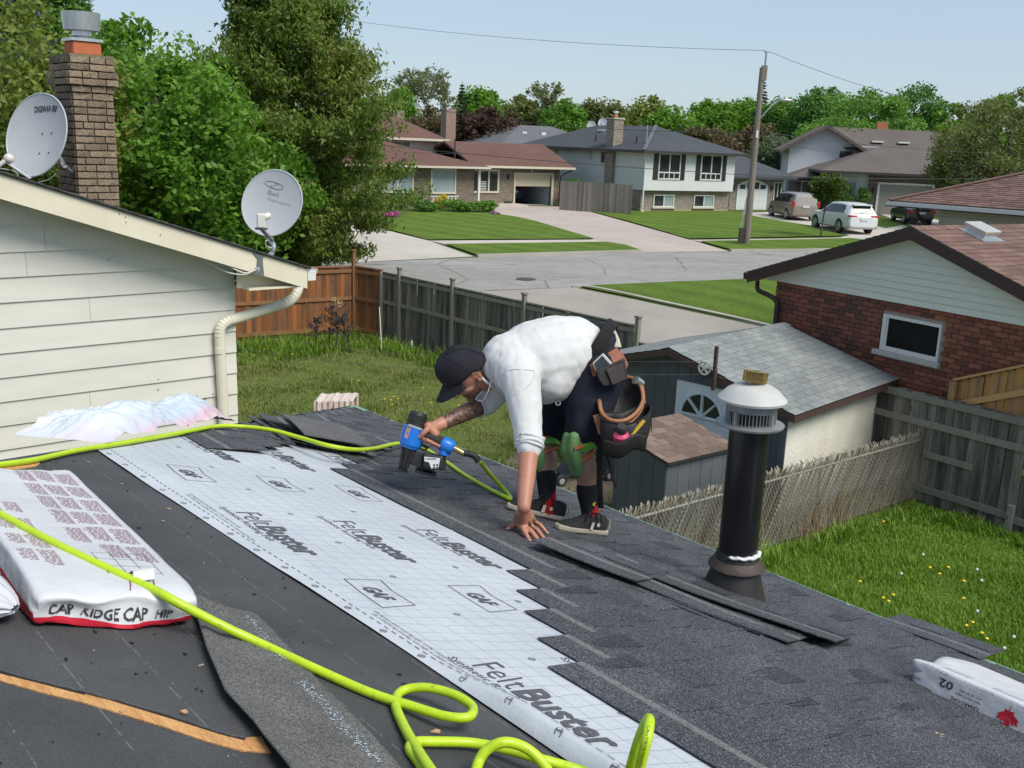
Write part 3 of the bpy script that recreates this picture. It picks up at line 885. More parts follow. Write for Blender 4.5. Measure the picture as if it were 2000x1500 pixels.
b.tube([lnb-ax*0.16,lnb-ax*0.02,lnb+ax*0.0],[0.022,0.026,0.04],12);b.ball(lnb+ax*0.02,0.052,14,8)
b.build('receiver_head',plain('ivory_plastic',(0.62,0.58,0.52),0.4),d1,smooth=0.8,world=True)
b=MB()
P=smoothpath([lnb-ax*0.14,lnb+Vector((0.05,0.05,-0.12)),bot+Vector((-0.1,0,-0.07)),bot+Vector((0.15,0.0,-0.03)),f1(0.25*sgn,-0.40,-0.06)],6)
b.tube(P,0.005,5);b.build('cable',plain('grey_cable',(0.45,0.46,0.46),0.5),d1,world=True)
mt=Vector((-4.952,11.48,4.711))
b=MB();b.tube([f1(0.10*sgn,-0.1,-0.09),f1(0.3*sgn,-0.3,-0.12),mt],0.022,10);b.ball(f1(0.05*sgn,-0.02,-0.10),(0.08,0.08,0.05),12,6)
b.build('mast',M_GREYST,d1,smooth=0.8,world=True)
b=MB();wv,ev=Vector((0.751,0.66,0.0)),Vector((-0.66,0.751,0.0))
for k in(-1,1):b.bar(mt,mt+wv*0.05+Vector((0,0,0.11*k))+ev*0.02,0.05,0.012,(0,1,0))
b.cbox(mt,(0.07,0.07,0.10))
b.build('wall_bracket',M_GREYST,d1,world=True)
c2=Vector((-2.732,11.382,4.516))
d2=thing('satellite_dish','round grey satellite dish on a bent mast at the low end of the cream fascia','satellite dish',(-2.539,9.924,3.963),0,'satellite dishes on the cream house')
tc2=(Vector((0,0,5.3))-c2);tc2.z=0;tc2.normalize()
n2=rotz(tc2,math.radians(-22))+Vector((0,0,0.30))
f2,r2,u2,nn2=dish_face(c2,n2,math.radians(-14),0.345,0.372,0.05)
sg2=1 if r2.x>0 else-1
dm=dish_shell(f2,0.345,0.372,nn2).build('reflector',M_DISH,d2,smooth=0.8,world=True)
b=MB()
P=[f2(sg2*(-0.05+0.11*math.cos(2*PI*k/24)),0.20+0.036*math.sin(2*PI*k/24),0.003)for k in range(25)]
b.tube(P,0.0035,4,caps=False)
P=[f2(sg2*(-0.05+0.045*math.sin(q)),0.20+0.03*math.cos(q*0.5)*(1 if q>0 else-1),0.003)for q in(-2.6,-2,-1,-.3,.3,1,2,2.6)]
b.tube(P,0.003,4)
text_on(b,'Bell',lambda a,u:f2(sg2*(a-0.10),u+0.085,0.003),0.13,0.05,bold=0.02)
text_on(b,'ExpressVu',lambda a,u:f2(sg2*(a-0.08),u+0.025,0.003),0.29,0.032)
b.build('faded_lettering',M_FAINT,dm,world=True)
b=MB()
base=Vector((-2.551,9.873,3.974))
top=Vector((-2.669,11.136,4.134))
P=smoothpath([base+Vector((0,0,-0.02)),base+(top-base)*0.35,Vector((-2.7,11.046,3.974)),Vector((-2.678,11.123,4.079)),f2(0,-0.32,-0.09),f2(0,-0.1,-0.10)],6)
b.tube(P,0.030,12);b.ball(f2(0,-0.03,-0.11),(0.07,0.07,0.05),12,6)
b.build('mast',M_GREYST,d2,smooth=0.8,world=True)
b=MB()
b.prism([(-2.584,9.897,4.135),(-2.49,9.98,4.11),(-2.507,9.965,4.066),(-2.497,9.974,3.898),(-2.563,9.916,3.918),(-2.549,9.929,4.078)],ev*0.006)
b.build('foot_plate',M_DARKST,d2,world=True)
b=MB();lb=Vector((-2.718,10.762,4.292));at=Vector((-2.673,11.084,4.133))
b.bar(at,lb,0.035,0.022);b.bar(lb+Vector((-0.06,0.02,0.0)),lb+Vector((0.06,0.0,0.0)),0.05,0.02)
b.build('arm',M_DARKST,d2,world=True)
b=MB();b.cbox(lb+Vector((-0.0,0,0.085)),(0.085,0.07,0.15),rot=Matrix.Rotation(0.3,3,'Z'));b.tube([lb+Vector((0.03,0.0,0.12)),lb+Vector((0.06,0.10,0.135))],0.035,14)
b.build('receiver_head',plain('ivory_plastic_pale',(0.66,0.64,0.58),0.4),d2,world=True,bevel=0.012)
b=MB()
for P in([(-2.557,9.855,3.976),(-2.647,9.815,3.932),(-2.803,9.785,3.95),(-2.987,9.823,4.023),(-3.096,9.861,4.104)],[(-2.547,9.857,3.976),(-2.647,9.815,3.947),(-2.802,9.786,4.015),(-2.981,9.895,4.09)],[(-2.738,9.842,4.02),(-2.749,9.966,3.929),(-2.788,10.065,3.848),(-2.832,10.092,3.817)],[at,(-2.734,11.035,4.141),(-2.731,11.022,4.087),(-2.687,11.067,4.062)]):
 b.tube(smoothpath(P,6),0.006,6)
b.build('cable',plain('white_cable',(0.68,0.67,0.62),0.4),d2,smooth=1.0,world=True)
# ----- fences
def wood(name,a,b,c=None,rough=0.85,vary=0.22):
 m,t,p=NM(name)
 oi=t.nodes.new('ShaderNodeObjectInfo')
 tcx=t.nodes.new('ShaderNodeTexCoord')
 off=t.nodes.new('ShaderNodeVectorMath');off.operation='ADD'
 t.links.new(tcx.outputs['Object'],off.inputs[0])
 cmb=t.nodes.new('ShaderNodeCombineXYZ')
 for i in range(3):t.links.new(mth(t,'MULTIPLY',oi.outputs['Random'],37.0+i),cmb.inputs[i])
 t.links.new(cmb.outputs[0],off.inputs[1])
 g=noise_n(t,5,6,0.7,vec=off.outputs[0],stretch=(9,9,0.55),dist=0.6)
 big=noise_n(t,1.6,4,0.6,vec=off.outputs[0],stretch=(3,3,0.5))
 col=ramp(t,g,[(0.3,a),(0.7,b)])
 if c:col=mixc(t,ramp(t,big,[(0.42,(0,0,0)),(0.62,(1,1,1))]),col,c)
 v=mth(t,'MULTIPLY_ADD',oi.outputs['Random'],2*vary,1-vary)
 cc=t.nodes.new('ShaderNodeCombineColor')
 for i in range(3):t.links.new(v,cc.inputs[i])
 col=mixc(t,1.0,col,cc.outputs[0],'MULTIPLY')
 vo=t.nodes.new('ShaderNodeTexVoronoi');vo.inputs['Scale'].default_value=2.6
 mpn=t.nodes.new('ShaderNodeMapping');mpn.inputs['Scale'].default_value=(2.2,2.2,1)
 t.links.new(off.outputs[0],mpn.inputs['Vector']);t.links.new(mpn.outputs['Vector'],vo.inputs['Vector'])
 kn=ramp(t,vo.outputs['Distance'],[(0.05,(0.30,0.30,0.30)),(0.11,(1,1,1))])
 col=mixc(t,0.8,col,kn,'MULTIPLY')
 t.links.new(col,p.inputs['Base Color']);p.inputs['Roughness'].default_value=rough
 p.inputs['Specular IOR Level'].default_value=0.2
 bumped(t,p,g,0.5,0.01)
 return m
M_CEDAR=wood('stained_cedar',(0.34,0.135,0.045),(0.22,0.080,0.028),(0.13,0.075,0.045))
M_GREYW=wood('weathered_grey_wood',(0.300,0.274,0.227),(0.143,0.130,0.111),(0.083,0.077,0.068),vary=0.3)
M_NEWCEDAR=wood('fresh_cedar',(0.52,0.27,0.10),(0.40,0.19,0.065),(0.24,0.16,0.10),vary=0.25)
M_RAILG=wood('grey_rail_wood',(0.286,0.267,0.221),(0.195,0.182,0.156),vary=0.1)
M_RAILC=wood('cedar_rail_wood',(0.27,0.135,0.065),(0.20,0.095,0.045),vary=0.1)
M_RAILN=wood('fresh_rail_wood',(0.55,0.32,0.15),(0.45,0.25,0.11),vary=0.1)
def fence(name,label,p0,p1,h,bw,mb_,mr,rails,side,posts=(),post_h=None,cap=True,thick=0.018,zb=0.03,group=None,rise=0.0,postm=None,seed=1):
 """board fence from p0 to p1; rails and posts stand on the side given (+1 left of the run, -1 right)"""
 r=random.Random(seed)
 p0,p1=Vector((p0[0],p0[1],0)),Vector((p1[0],p1[1],0))
 d=p1-p0;Ln=d.length;ang=math.atan2(d.y,d.x)
 t=thing(name,label,'fence',(p0.x,p0.y,0),ang,group)
 n=int(Ln/bw);w=Ln/n
 def meshb(k):
  q=MB();g=0.004
  q.box((g/2,-thick/2,0),(w-g/2,thick/2,1.0))
  return q.mesh('board',mb_)
 me=meshb(0)
 dz=(gz(p1.y)-gz(p0.y))
 for i in range(n):
  hh=h+r.uniform(-0.012,0.012)+rise*(i+0.5)/n
  o=put('board',me,t,(i*w,r.uniform(-0.006,0.006),zb),(r.uniform(-0.006,0.006),r.uniform(-0.006,0.006),r.uniform(-0.03,0.03)))
  o.scale=(1,1,hh-zb)
 for z,hh,dep,x0,x1 in rails:
  q=MB();q.box((x0*Ln,0,-hh/2),(x1*Ln,dep,hh/2))
  o=q.build('rail',mr,t);o.rotation_euler=(0,-math.atan2(rise,Ln),0)
  o.location=(0,side*(thick/2+0.004)if side>0 else-(thick/2+0.004)-dep,z)
 if cap:
  q=MB();q.box((0,-0.05,0.005),(Ln,0.07 if side>0 else 0.05,0.04));o=q.build('cap_rail',mr,t);o.location=(0,0,h);o.rotation_euler=(0,-math.atan2(rise,Ln),0)
 for x,ph in posts:
  q=MB();y0=side*0.055
  q.box((x*Ln-0.045,y0-0.045,-0.05),(x*Ln+0.045,y0+0.045,ph))
  if ph>h+0.05:q.box((x*Ln-0.065,y0-0.065,ph),(x*Ln+0.065,y0+0.065,ph+0.04))
  q.build('post',postm or mr,t,bevel=0.006)
 return t
GC=(-4.40,27.30)
fence('wooden_fence','orange brown cedar fence across the back of the yard behind the cream house',(-12.5,22.0),GC,1.82,0.135,M_CEDAR,M_RAILC,[(1.72,0.09,0.035,0,1),(0.98,0.09,0.035,0,1),(0.12,0.10,0.035,0,0.62),(0.16,0.10,0.035,0.64,1)],-1,[(0.63,1.8),(0.997,2.25)],zb=0.05,seed=3)
fence('wooden_fence','short stained cedar panel turning the corner beside the grey fence',GC,(-3.55,26.70),1.82,0.14,M_CEDAR,M_RAILC,[(1.72,0.09,0.035,0,1),(0.98,0.09,0.035,0,1),(0.14,0.10,0.035,0,1)],-1,[],zb=0.05,seed=4)
GA,GB=Vector((-3.55,26.70)),Vector((2.42,20.02))
gl=(GB-GA).length
pf=[0.0]+[(Vector(p)-GA).dot(GB-GA)/gl/gl for p in((-2.621,26.371),(-1.336,24.539),(0.449,22.64),(2.315,19.76))]
fence('wooden_fence','long weathered grey board fence with tall capped posts along the driveway',GA,GB,1.78,0.14,M_GREYW,M_RAILG,[(1.70,0.09,0.035,0,1),(1.02,0.09,0.035,0,1),(0.2,0.09,0.03,0.5,1)],-1,[(pf[0]+0.004,1.8)]+[(q,1.98)for q in pf[1:]],seed=5)
fence('wooden_fence','last low stretch of grey fence behind the shed roof',GB,(4.6,17.6),1.45,0.14,M_GREYW,M_RAILG,[(1.36,0.09,0.035,0,1)],-1,[],seed=6)
fence('wooden_fence','tall dark weathered fence with a broken middle rail on the right of the green lawn',(5.86,16.02),(8.3,12.85),1.74,0.14,M_GREYW,M_RAILG,[(1.66,0.10,0.035,0,1),(1.28,0.10,0.035,0,1),(0.80,0.09,0.035,0.26,0.46),(0.24,0.10,0.035,0.20,0.62),(0.20,0.10,0.035,0.64,1)],-1,[(0.63,0.42)],cap=False,zb=0.02,seed=7)
FN,FM=(6.744,15.057,2.047),(7.315,14.213,2.472)
FD2=Vector((FM[0]-FN[0],FM[1]-FN[1])).length
fence('wooden_fence','bright new cedar fence in front of the red brick wall',FN,(FN[0]+(FM[0]-FN[0])*1.6,FN[1]+(FM[1]-FN[1])*1.6),FN[2]-0.04,0.115,M_NEWCEDAR,M_RAILN,[(FN[2]-0.42,0.09,0.035,0.12,1),(0.4,0.09,0.035,0,1)],-1,[(0.01,FN[2]-0.045)],rise=(FM[2]-FN[2])*1.6,postm=M_NEWCEDAR,seed=8)
b=MB();b.tube([(-3.287,24.789,0.0),(-3.513,25.907,0.978)],0.012,6)
tag(b.build('stake',plain('pale_stake',(0.55,0.52,0.46),0.7)),'thin pale stake leaning on the left end of the grey fence','stake')
b=MB();b.tube([(-2.625,25.567,0.0),(-2.648,26.251,1.12)],0.03,10)
tag(b.build('steel_post',M_GALV,smooth=1),'galvanised steel post standing against a grey fence post','post')
# ----- chain-link fence with woven slats
CA,CB=Vector((0.4,10.42,0)),Vector((6.46,15.30,0))
cl=(CB-CA).length
cfe=thing('chain_link_fence','chain link fence woven with weathered beige privacy strips','fence',(CA.x,CA.y,0),math.atan2((CB-CA).y,(CB-CA).x))
M_SLAT=mat('weathered_beige_strip',(0.27,0.25,0.20),(0.17,0.15,0.115),3,0.85,vary=0.22,bump=0.3)
M_SLATB=mat('brown_mossy_strip',(0.15,0.115,0.075),(0.09,0.068,0.042),3,0.9,vary=0.3,bump=0.3)
q=MB();q.tube([(0,0,0.0),(0.30,0,0.55),(0.60,0,1.10)],[(0.0125,0.005)]*3,6,flat=(1,0,-0.5))
slm=[q.mesh('privacy_slat',m)for m in(M_SLAT,M_SLATB)]
q=MB();q.tube([(0,0,0),(0.03,-0.02,0.09),(0.06,0.012,0.12)],[(0.014,0.005),(0.014,0.005),(0.010,0.004)],6,flat=(1,0,-0.5));tip=q.mesh('slat_tip',M_SLAT)
n=int(cl/0.041)
for i in range(-12,n):
 x=i*0.041+random.uniform(-.004,.004)
 u=x/cl
 if x+0.5>cl:break
 br=mnoise.noise((x*1.3,2.2,0))>0.12
 o=put('privacy_slat',slm[1 if(br and random.random()<0.75)else 0],cfe,(x,random.uniform(-.008,.008),0.03),(random.uniform(-.012,.012),random.uniform(-.018,.018),random.uniform(-.01,.01)))
 if x>-0.45:
  o=put('slat_tip',tip,cfe,(x+0.55,0.0,1.03+random.uniform(-.03,.02)),(random.uniform(-.5,.25),random.uniform(-.4,.3),random.uniform(-.5,.5)))
q=MB()
for i in range(int(cl/0.06)+18):
 x=i*0.06-0.55
 a,c=max(x,0),min(x+0.56,cl)
 if c>a:q.tube([(a,-0.012,0.03+(a-x)*1.85),(c,-0.012,0.03+(c-x)*1.85)],0.0022,4)
 a,c=max(x,0),min(x+0.56,cl)
 if c>a:q.tube([(a,0.012,1.07-(a-x)*1.85),(c,0.012,1.07-(c-x)*1.85)],0.0022,4);q.tube([(a,-0.02,1.07-(a-x)*1.85),(c,-0.02,1.07-(c-x)*1.85)],[(0.0055,0.003)]*2,4,1,flat=(1,0,0.5))
tag(q.build('wire_mesh',[M_GALV,M_SLAT],cfe),kind='stuff')
q=MB();q.tube([(0,0.0,1.0),(cl,0.0,1.0)],0.021,8);q.build('top_rail',mat('dirty_rail',(0.33,0.31,0.27),(0.24,0.22,0.19),8,0.7),cfe)
for x,hh in((cl,1.20),(cl*0.66,1.02),(cl*0.33,1.02)):
 q=MB();q.tube([(x,0.0,-0.1),(x,0.0,hh)],0.03 if x==cl else 0.022,10)
 if x==cl:
  q.ball((x,0,hh+0.02),0.038,10,6)
  for z in(0.3,0.62,0.95):q.tube([(x,0,z),(x,0,z+0.025)],0.036,10)
 q.build('post',M_GALV,cfe,smooth=1)
V,Fc=[],[]
for i in range(420):
 x=rng.uniform(0.2,cl-0.15);den=mnoise.noise((x*1.3,2.2,0))
 if den<0.0 and rng.random()<0.75:continue
 h=rng.uniform(0.15,0.95);y=rng.uniform(-0.16,-0.02)
 k=len(V);dx,dx2=rng.uniform(-.18,.18),rng.uniform(-.3,.3);wd=rng.uniform(0.003,0.007)
 for s,z in((0,0),(0.55,h*0.6),(1,h)):
  xx=x+dx*s+dx2*s*s
  V+=[(xx-wd*(1-s*0.7),y+0.05*s,z),(xx+wd*(1-s*0.7),y+0.05*s,z)]
 Fc+=[(k,k+1,k+3,k+2),(k+2,k+3,k+5,k+4)]
o=np_mesh('dry_stalks',np.array(V),np.array(Fc),mat('dry_stalk',(0.26,0.19,0.11),(0.16,0.11,0.06),5,0.9),None)
o.matrix_world=cfe.matrix_basis
tag(o,kind='stuff')
# ----- grey shed with the fan-light door
SX,SY,SA=3.88,13.7,math.radians(-42.3)
shed=thing('garden_shed','grey garden shed with a shingled gable roof and a white stucco side','shed',(SX,SY,0),SA)
M_SHEDG=mat('slate_grey_paint',(0.088,0.098,0.108),(0.110,0.120,0.130),2.5,0.55,vary=0.06)
M_SHEDD=plain('dark_groove',(0.03,0.033,0.036),0.8)
M_STUC=mat('white_painted_stucco',(0.70,0.68,0.60),(0.60,0.56,0.46),1.3,0.85,bump=0.5,bscale=18,fine=0.2,fscale=40,bdist=0.02)
M_SHBR=plain('dark_brown_trim',(0.070,0.042,0.034),0.6)
XP,ZP,ZE=-1.95,2.36,1.82
XL=2*XP
def shz(x):return ZP-(ZP-ZE)*abs(x-XP)/abs(XP)
b=MB()
b.prism([(XL,0.03,0),(0,0.03,0),(0,0.03,ZE-0.02),(XP,0.03,ZP-0.02),(XL,0.03,ZE-0.02)],(0,3.05,0));b.build('wall',M_STUC,shed)
x=XL;k=0
while x<-0.01:
 x2=min(x+0.205,0.0)
 zt=lambda xx:shz(xx)-0.03
 P=[(x+0.003,zt(x)),(x2-0.003,zt(x2))]
 if x<XP<x2:P=[(x+0.003,zt(x)),(XP,zt(XP)),(x2-0.003,zt(x2))]
 mb=MB();mb.prism([(x+0.003,0.005,0.05),(x2-0.003,0.005,0.05)]+[(a,0.005,c)for a,c in reversed(P)],(0,0.024,0))
 mb.build('wall_board',M_SHEDG,shed);x=x2
b=MB();b.box((-0.09,-0.016,0.03),(0.008,0.004,ZE-0.02));b.build('corner_board',M_SHEDG,shed)
b=MB();b.box((XL,0.012,0),(0.0,0.03,0.06));b.build('base_board',M_SHEDD,shed)
RY0,RY1=-0.16,3.35
b=MB()
ov=0.17
zo=ZE-(ZP-ZE)/abs(XP)*ov
b.prism([(ov,RY0,zo-0.0),(XP,RY0,ZP),(XL-ov,RY0,zo),(XL-ov,RY0,zo-0.035),(XP,RY0,ZP-0.035),(ov,RY0,zo-0.035)],(0,RY1-RY0,0))
b.build('roof',M_SHBR,shed)
for a,c,y in(((XP,ZP),(ov,zo),RY0-0.022),((XP,ZP),(XL-ov,zo),RY0-0.022)):
 b=MB();b.prism([(a[0],y,a[1]-0.005),(c[0],y,c[1]-0.005),(c[0],y,c[1]-0.10),(a[0],y,a[1]-0.10)],(0,0.02,0));b.build('barge_board',M_SHBR,shed)
b=MB();b.box((ov-0.01,RY0+0.003,zo-0.11),(ov+0.012,RY1,zo-0.012));b.build('eave_board',M_SHBR,shed)
def tab_mat(name,a,b_,c):
 m,t,p=NM(name)
 oi=t.nodes.new('ShaderNodeObjectInfo')
 base=ramp(t,oi.outputs['Random'],[(0.0,a),(0.5,b_),(1.0,c)])
 geo=t.nodes.new('ShaderNodeNewGeometry')
 v=t.nodes.new('ShaderNodeTexVoronoi');v.inputs['Scale'].default_value=150
 t.links.new(geo.outputs['Position'],v.inputs['Vector'])
 col=mixc(t,0.55,base,ramp(t,v.outputs['Color'],[(0.2,(0.25,0.25,0.25)),(0.8,(0.78,0.78,0.78))]),'OVERLAY')
 st=noise_n(t,1.4,5,0.65,vec=geo.outputs['Position'])
 col=mixc(t,0.35,col,ramp(t,st,[(0.35,(0.3,0.3,0.3)),(0.65,(0.7,0.7,0.7))]),'OVERLAY')
 t.links.new(col,p.inputs['Base Color']);p.inputs['Roughness'].default_value=0.9;p.inputs['Specular IOR Level'].default_value=0.25
 bumped(t,p,v.outputs['Distance'],0.4,0.006)
 return m
M_TABG=tab_mat('grey_green_shingle',(0.188,0.204,0.199),(0.216,0.232,0.226),(0.240,0.256,0.246))
M_TABB=tab_mat('brown_shingle',(0.13,0.092,0.075),(0.17,0.122,0.098),(0.21,0.155,0.125))
def tabs(parent,m,x_low,z_low,x_top,z_top,y0,y1,expo,tw,name='shingle',edge=0.008):
 """single tabs laid course by course on a plane that falls along x"""
 s=Vector((x_top-x_low,0,z_top-z_low));Ls=s.length;s.normalize()
 sgn=1 if x_low>x_top else-1
 ang=math.atan2(abs(z_top-z_low),abs(x_top-x_low))
 mesh={}
 nrow=int(Ls/expo)+1
 for r in range(nrow):
  base=Vector((x_low,0,z_low))+s*(r*expo)
  top=min(expo+0.05,Ls-r*expo)
  if top<0.03:continue
  y=y0-(tw/2 if r%2 else 0)+random.uniform(-.02,.02)
  while y<y1:
   a,c=max(y,y0),min(y+tw-0.006,y1)
   if c-a>0.04:
    k=(round(c-a,2),round(top,2))
    if k not in mesh:
     mb=MB();mb.box((0,0,0.001),(k[1],k[0],0.006));mesh[k]=mb.mesh(name,m)
    M=Matrix(((s.x,0,-s.z if sgn<0 else s.z*1.0,0),(0,1,0,0),(s.z,0,0,0),(0,0,0,1)))
    n=s.cross(Vector((0,1,0)));n=-n if n.z<0 else n
    yv=n.cross(s)
    lift=Vector(n)*(0.010)
    R3=Matrix((s-n*0.045,yv,n+s*0.045)).transposed()
    o=put(name,mesh[k],parent)
    pos=base+Vector((0,a if yv.y>0 else c,0))+lift
    o.matrix_local=Matrix.Translation(pos)@R3.to_4x4()
   y+=tw
tabs(shed,M_TABG,ov+0.02,zo+0.004,XP+0.05,ZP+0.002,RY0-0.01,RY1,0.143,0.31)
b=MB()
s0=Vector((XL-ov,0,zo));s1=Vector((XP,0,ZP));N=14
for i in range(N):
 a,c=s0.lerp(s1,i/N),s0.lerp(s1,(i+1.2)/N if i<N-1 else 1)
 y=RY0-0.01
 while y<RY1:
  y2=min(y+random.uniform(0.25,0.4),RY1)
  b.add([(a.x,y+.004,a.z+0.016),(a.x,y2-.004,a.z+0.016),(c.x,y2-.004,c.z+0.006),(c.x,y+.004,c.z+0.006),(a.x,y+.004,a.z),(a.x,y2-.004,a.z)],[(0,1,2,3),(4,5,1,0)])
  y=y2
tag(b.build('left_shingles',M_TABG,shed),kind='stuff')
y=RY0
cm=MB();cm.prism([(-0.13,0,-0.036),(0,0,0.006),(0.13,0,-0.036),(0.13,0,-0.042),(0,0,-0.001),(-0.13,0,-0.042)],(0,0.19,0));cme=cm.mesh('ridge_cap',M_TABG)
while y<RY1-0.1:
 put('ridge_cap',cme,shed,(XP+random.uniform(-.01,.01),y,ZP+0.022),(0.06,random.uniform(-.05,.05),random.uniform(-.06,.06)));y+=0.13
M_DOOR=mat('white_door_paint',(0.68,0.72,0.74),(0.60,0.65,0.68),3,0.5)
M_BLK=glass_dark('dark_pane')
DX0,DX1,DZ1=-1.84,-0.86,1.885
door=MB();door.box((DX0,-0.035,0.06),(DX1,0.002,DZ1));door=door.build('door',M_DOOR,shed)
mxx=(DX0+DX1)/2-0.02
fz,fr=1.385,0.345
for k in range(4):
 a0,a1=PI*k/4+0.05,PI*(k+1)/4-0.05
 mb=MB();P=[(mxx+0.06*math.cos((a0+a1)/2),-0.037,fz+0.02+0.06*math.sin((a0+a1)/2))]+[(mxx+fr*math.cos(a0+(a1-a0)*q/6),-0.037,fz+0.02+fr*math.sin(a0+(a1-a0)*q/6))for q in range(7)]
 mb.prism(P,(0,0.008,0));mb.build('pane',M_BLK,door)
mb=MB()
for k in range(5):
 a=PI*k/4
 mb.bar((mxx,-0.055,fz+0.02),(mxx+(fr+.01)*math.cos(a),-0.055,fz+0.02+(fr+.01)*math.sin(a)),0.02,0.035,(0,1,0))
mb.tube([(mxx+(fr+.012)*math.cos(PI*k/20),-0.052,fz+0.02+(fr+.012)*math.sin(PI*k/20))for k in range(21)],0.024,6)
mb.build('fan_glazing_bar',M_DOOR,door)
for x0,x1 in((DX0+0.12,mxx-0.05),(mxx+0.05,DX1-0.12)):
 mb=MB();mb.box((x0,-0.045,0.85),(x1,-0.034,1.20));mb.box((x0+.04,-0.052,0.89),(x1-.04,-0.044,1.16));mb.build('raised_panel',M_DOOR,door)
mb=MB();mb.bar((mxx+0.03,-0.05,1.19),(DX1-0.06,-0.05,1.14),0.016,0.02);mb.build('batten',M_DOOR,door)
px=-1.09
cp=thing('clothesline_post','brown post on the shed front carrying a white clothesline pulley','post',(SX,SY,0),SA)
MB().box((px-0.022,-0.26,1.90),(px+0.022,-0.21,2.55)).build('post',M_SHBR,cp)
b=MB();b.box((px-0.02,-0.21,1.95),(px+0.02,-0.19,2.2));b.build('bracket',M_SHBR,cp)
pul=thing('pulley','white spoked clothesline pulley hanging on the brown shed post','pulley',(SX,SY,0),SA)
pc=Vector((px-0.17,-0.24,2.20))
b=MB();b.tube([pc+Vector((0.095*math.cos(k*PI/14),0,0.095*math.sin(k*PI/14)))for k in range(29)],0.016,8,caps=False)
M_PUL=plain('white_plastic',(0.62,0.60,0.55),0.5)
b.build('rim',M_PUL,pul,smooth=1)
for k in range(5):
 a=k*2*PI/5+0.3
 MB().bar(pc,pc+Vector((0.09*math.cos(a),0,0.09*math.sin(a))),0.02,0.028,(0,1,0)).build('spoke',M_PUL,pul)
b=MB();b.tube([pc+Vector((0,-0.02,0)),pc+Vector((0,0.02,0))],0.025,10);b.bar(pc,pc+Vector((0.15,0,0.03)),0.03,0.02);b.build('hub',M_PUL,pul)
b=MB()
wm=shed.matrix_basis
for dz in(0.095,-0.095):
 a=wm@(pc+Vector((0,0,dz)));e2=Vector((-9.0,17.2,2.6+dz*1.5))
 b.tube([a.lerp(e2,q/14)-Vector((0,0,0.5*math.sin(PI*q/14)))for q in range(15)],0.003,4)
tag(b.build('clothesline',plain('grey_line',(0.12,0.13,0.13),0.6)),'thin clothesline running across the yard from the shed pulley','clothesline')
# ----- small lean-to with the brown roof
QX,QY,QA=2.06,12.57,math.radians(38.5)
lt=thing('garden_shed','small grey tool shed with a brown shingled lean-to roof','shed',(QX,QY,0),QA)
LW,LD,KZ=1.36,1.05,0.2
b=MB();b.prism([(0.06,0.06,0),(0.06,0.06,1.27),(0.06,LD-0.04,1.27+KZ*LD),(0.06,LD-0.04,0)],(LW-0.12,0,0));b.build('wall',M_SHEDD,lt)
def plank(parent,p,q,z0,za,zb_,thick,axis):
 mb=MB()
 if axis=='x':mb.prism([(p,-thick+0.06,z0),(q,-thick+0.06,z0),(q,-thick+0.06,zb_),(p,-thick+0.06,za)],(0,thick,0))
 else:mb.prism([(-thick+0.06,p,z0),(-thick+0.06,q,z0),(-thick+0.06,q,zb_),(-thick+0.06,p,za)],(thick,0,0))
 mb.build('wall_board',M_SHEDG,parent)
k=0.045
while k<LW-0.1:
 q=min(k+0.225,LW-0.06);plank(lt,k+.003,q-.003,0.02,1.265,1.265,0.02,'x');k=q
k=0.045
while k<LD-0.06:
 q=min(k+0.225,LD-0.04);plank(lt,k+.003,q-.003,0.02,1.265+KZ*k,1.265+KZ*q,0.02,'y');k=q
b=MB();b.prism([(0,-0.02,1.275),(0,LD+0.04,1.275+KZ*(LD+.06)),(0,LD+0.04,1.30+KZ*(LD+.06)),(0,-0.02,1.30)],(LW,0,0));b.build('roof',plain('black_edge',(0.03,0.028,0.026),0.7),lt)
lt2=thing('tmp','x','x')
bpy.data.objects.remove(lt2)
mesh={}
sv=Vector((0,1,KZ)).normalized();nv=Vector((0,-KZ,1)).normalized();xv=sv.cross(nv)
R3=Matrix((xv,sv-nv*0.05,nv)).transposed()
r=0;Ls=(LD+0.06)/sv.y
while r*0.143<Ls-0.03:
 y=-0.01-(0.11 if r%2 else 0)
 while y<LW+0.01:
  tw=random.uniform(0.17,0.26)
  a,c=max(y,-0.015),min(y+tw-0.005,LW+0.015)
  if c-a>0.03:
   top=min(0.19,Ls-r*0.143)
   key=(round(c-a,2),round(top,2))
   if key not in mesh:
    mb=MB();mb.box((0,0,0.001),(key[0],key[1],0.007));mesh[key]=mb.mesh('shingle',M_TABB)
   o=put('shingle',mesh[key],lt)
   o.matrix_local=Matrix.Translation(Vector((a,-0.025,1.30))+sv*(r*0.143)+nv*0.011)@R3.to_4x4()
  y+=tw
 r+=1
 # ----- dark push chair parked beside the tool shed
pc0=Vector((0.973,15.203,0.0))
st=thing('stroller','folded black stroller with small grey wheels parked beside the tool shed','stroller',tuple(pc0),0.5)
M_RUB=plain('black_rubber',(0.02,0.02,0.021),0.7);M_BLKF=mat('black_fabric',(0.016,0.018,0.026),(0.028,0.030,0.042),6,0.85,bump=0.3)
for x,y in((-0.12,0.05),(-0.05,0.42),(0.75,0.0),(0.80,0.42)):
 w=MB().lathe([(0.05,-0.02),(0.085,-0.025),(0.105,0.0),(0.085,0.025),(0.05,0.02)],20,(x,y,0.105),0,Matrix.Rotation(PI/2,3,'X')).build('wheel',M_RUB,st,smooth=0.7)
 MB().lathe([(0.0,-0.027),(0.05,-0.022),(0.05,0.022),(0.0,0.027)],14,(x,y,0.105),0,Matrix.Rotation(PI/2,3,'X')).build('rim',plain('grey_rim',(0.35,0.36,0.37),0.4),w)
b=MB()
for y in(0.05,0.42):
 b.tube([(-0.1,y,0.11),(0.35,y,0.40),(0.85,y,0.95),(1.0,y,1.02)],0.016,8);b.tube([(0.78,y,0.11),(0.30,y,0.45),(0.05,y,0.62)],0.016,8)
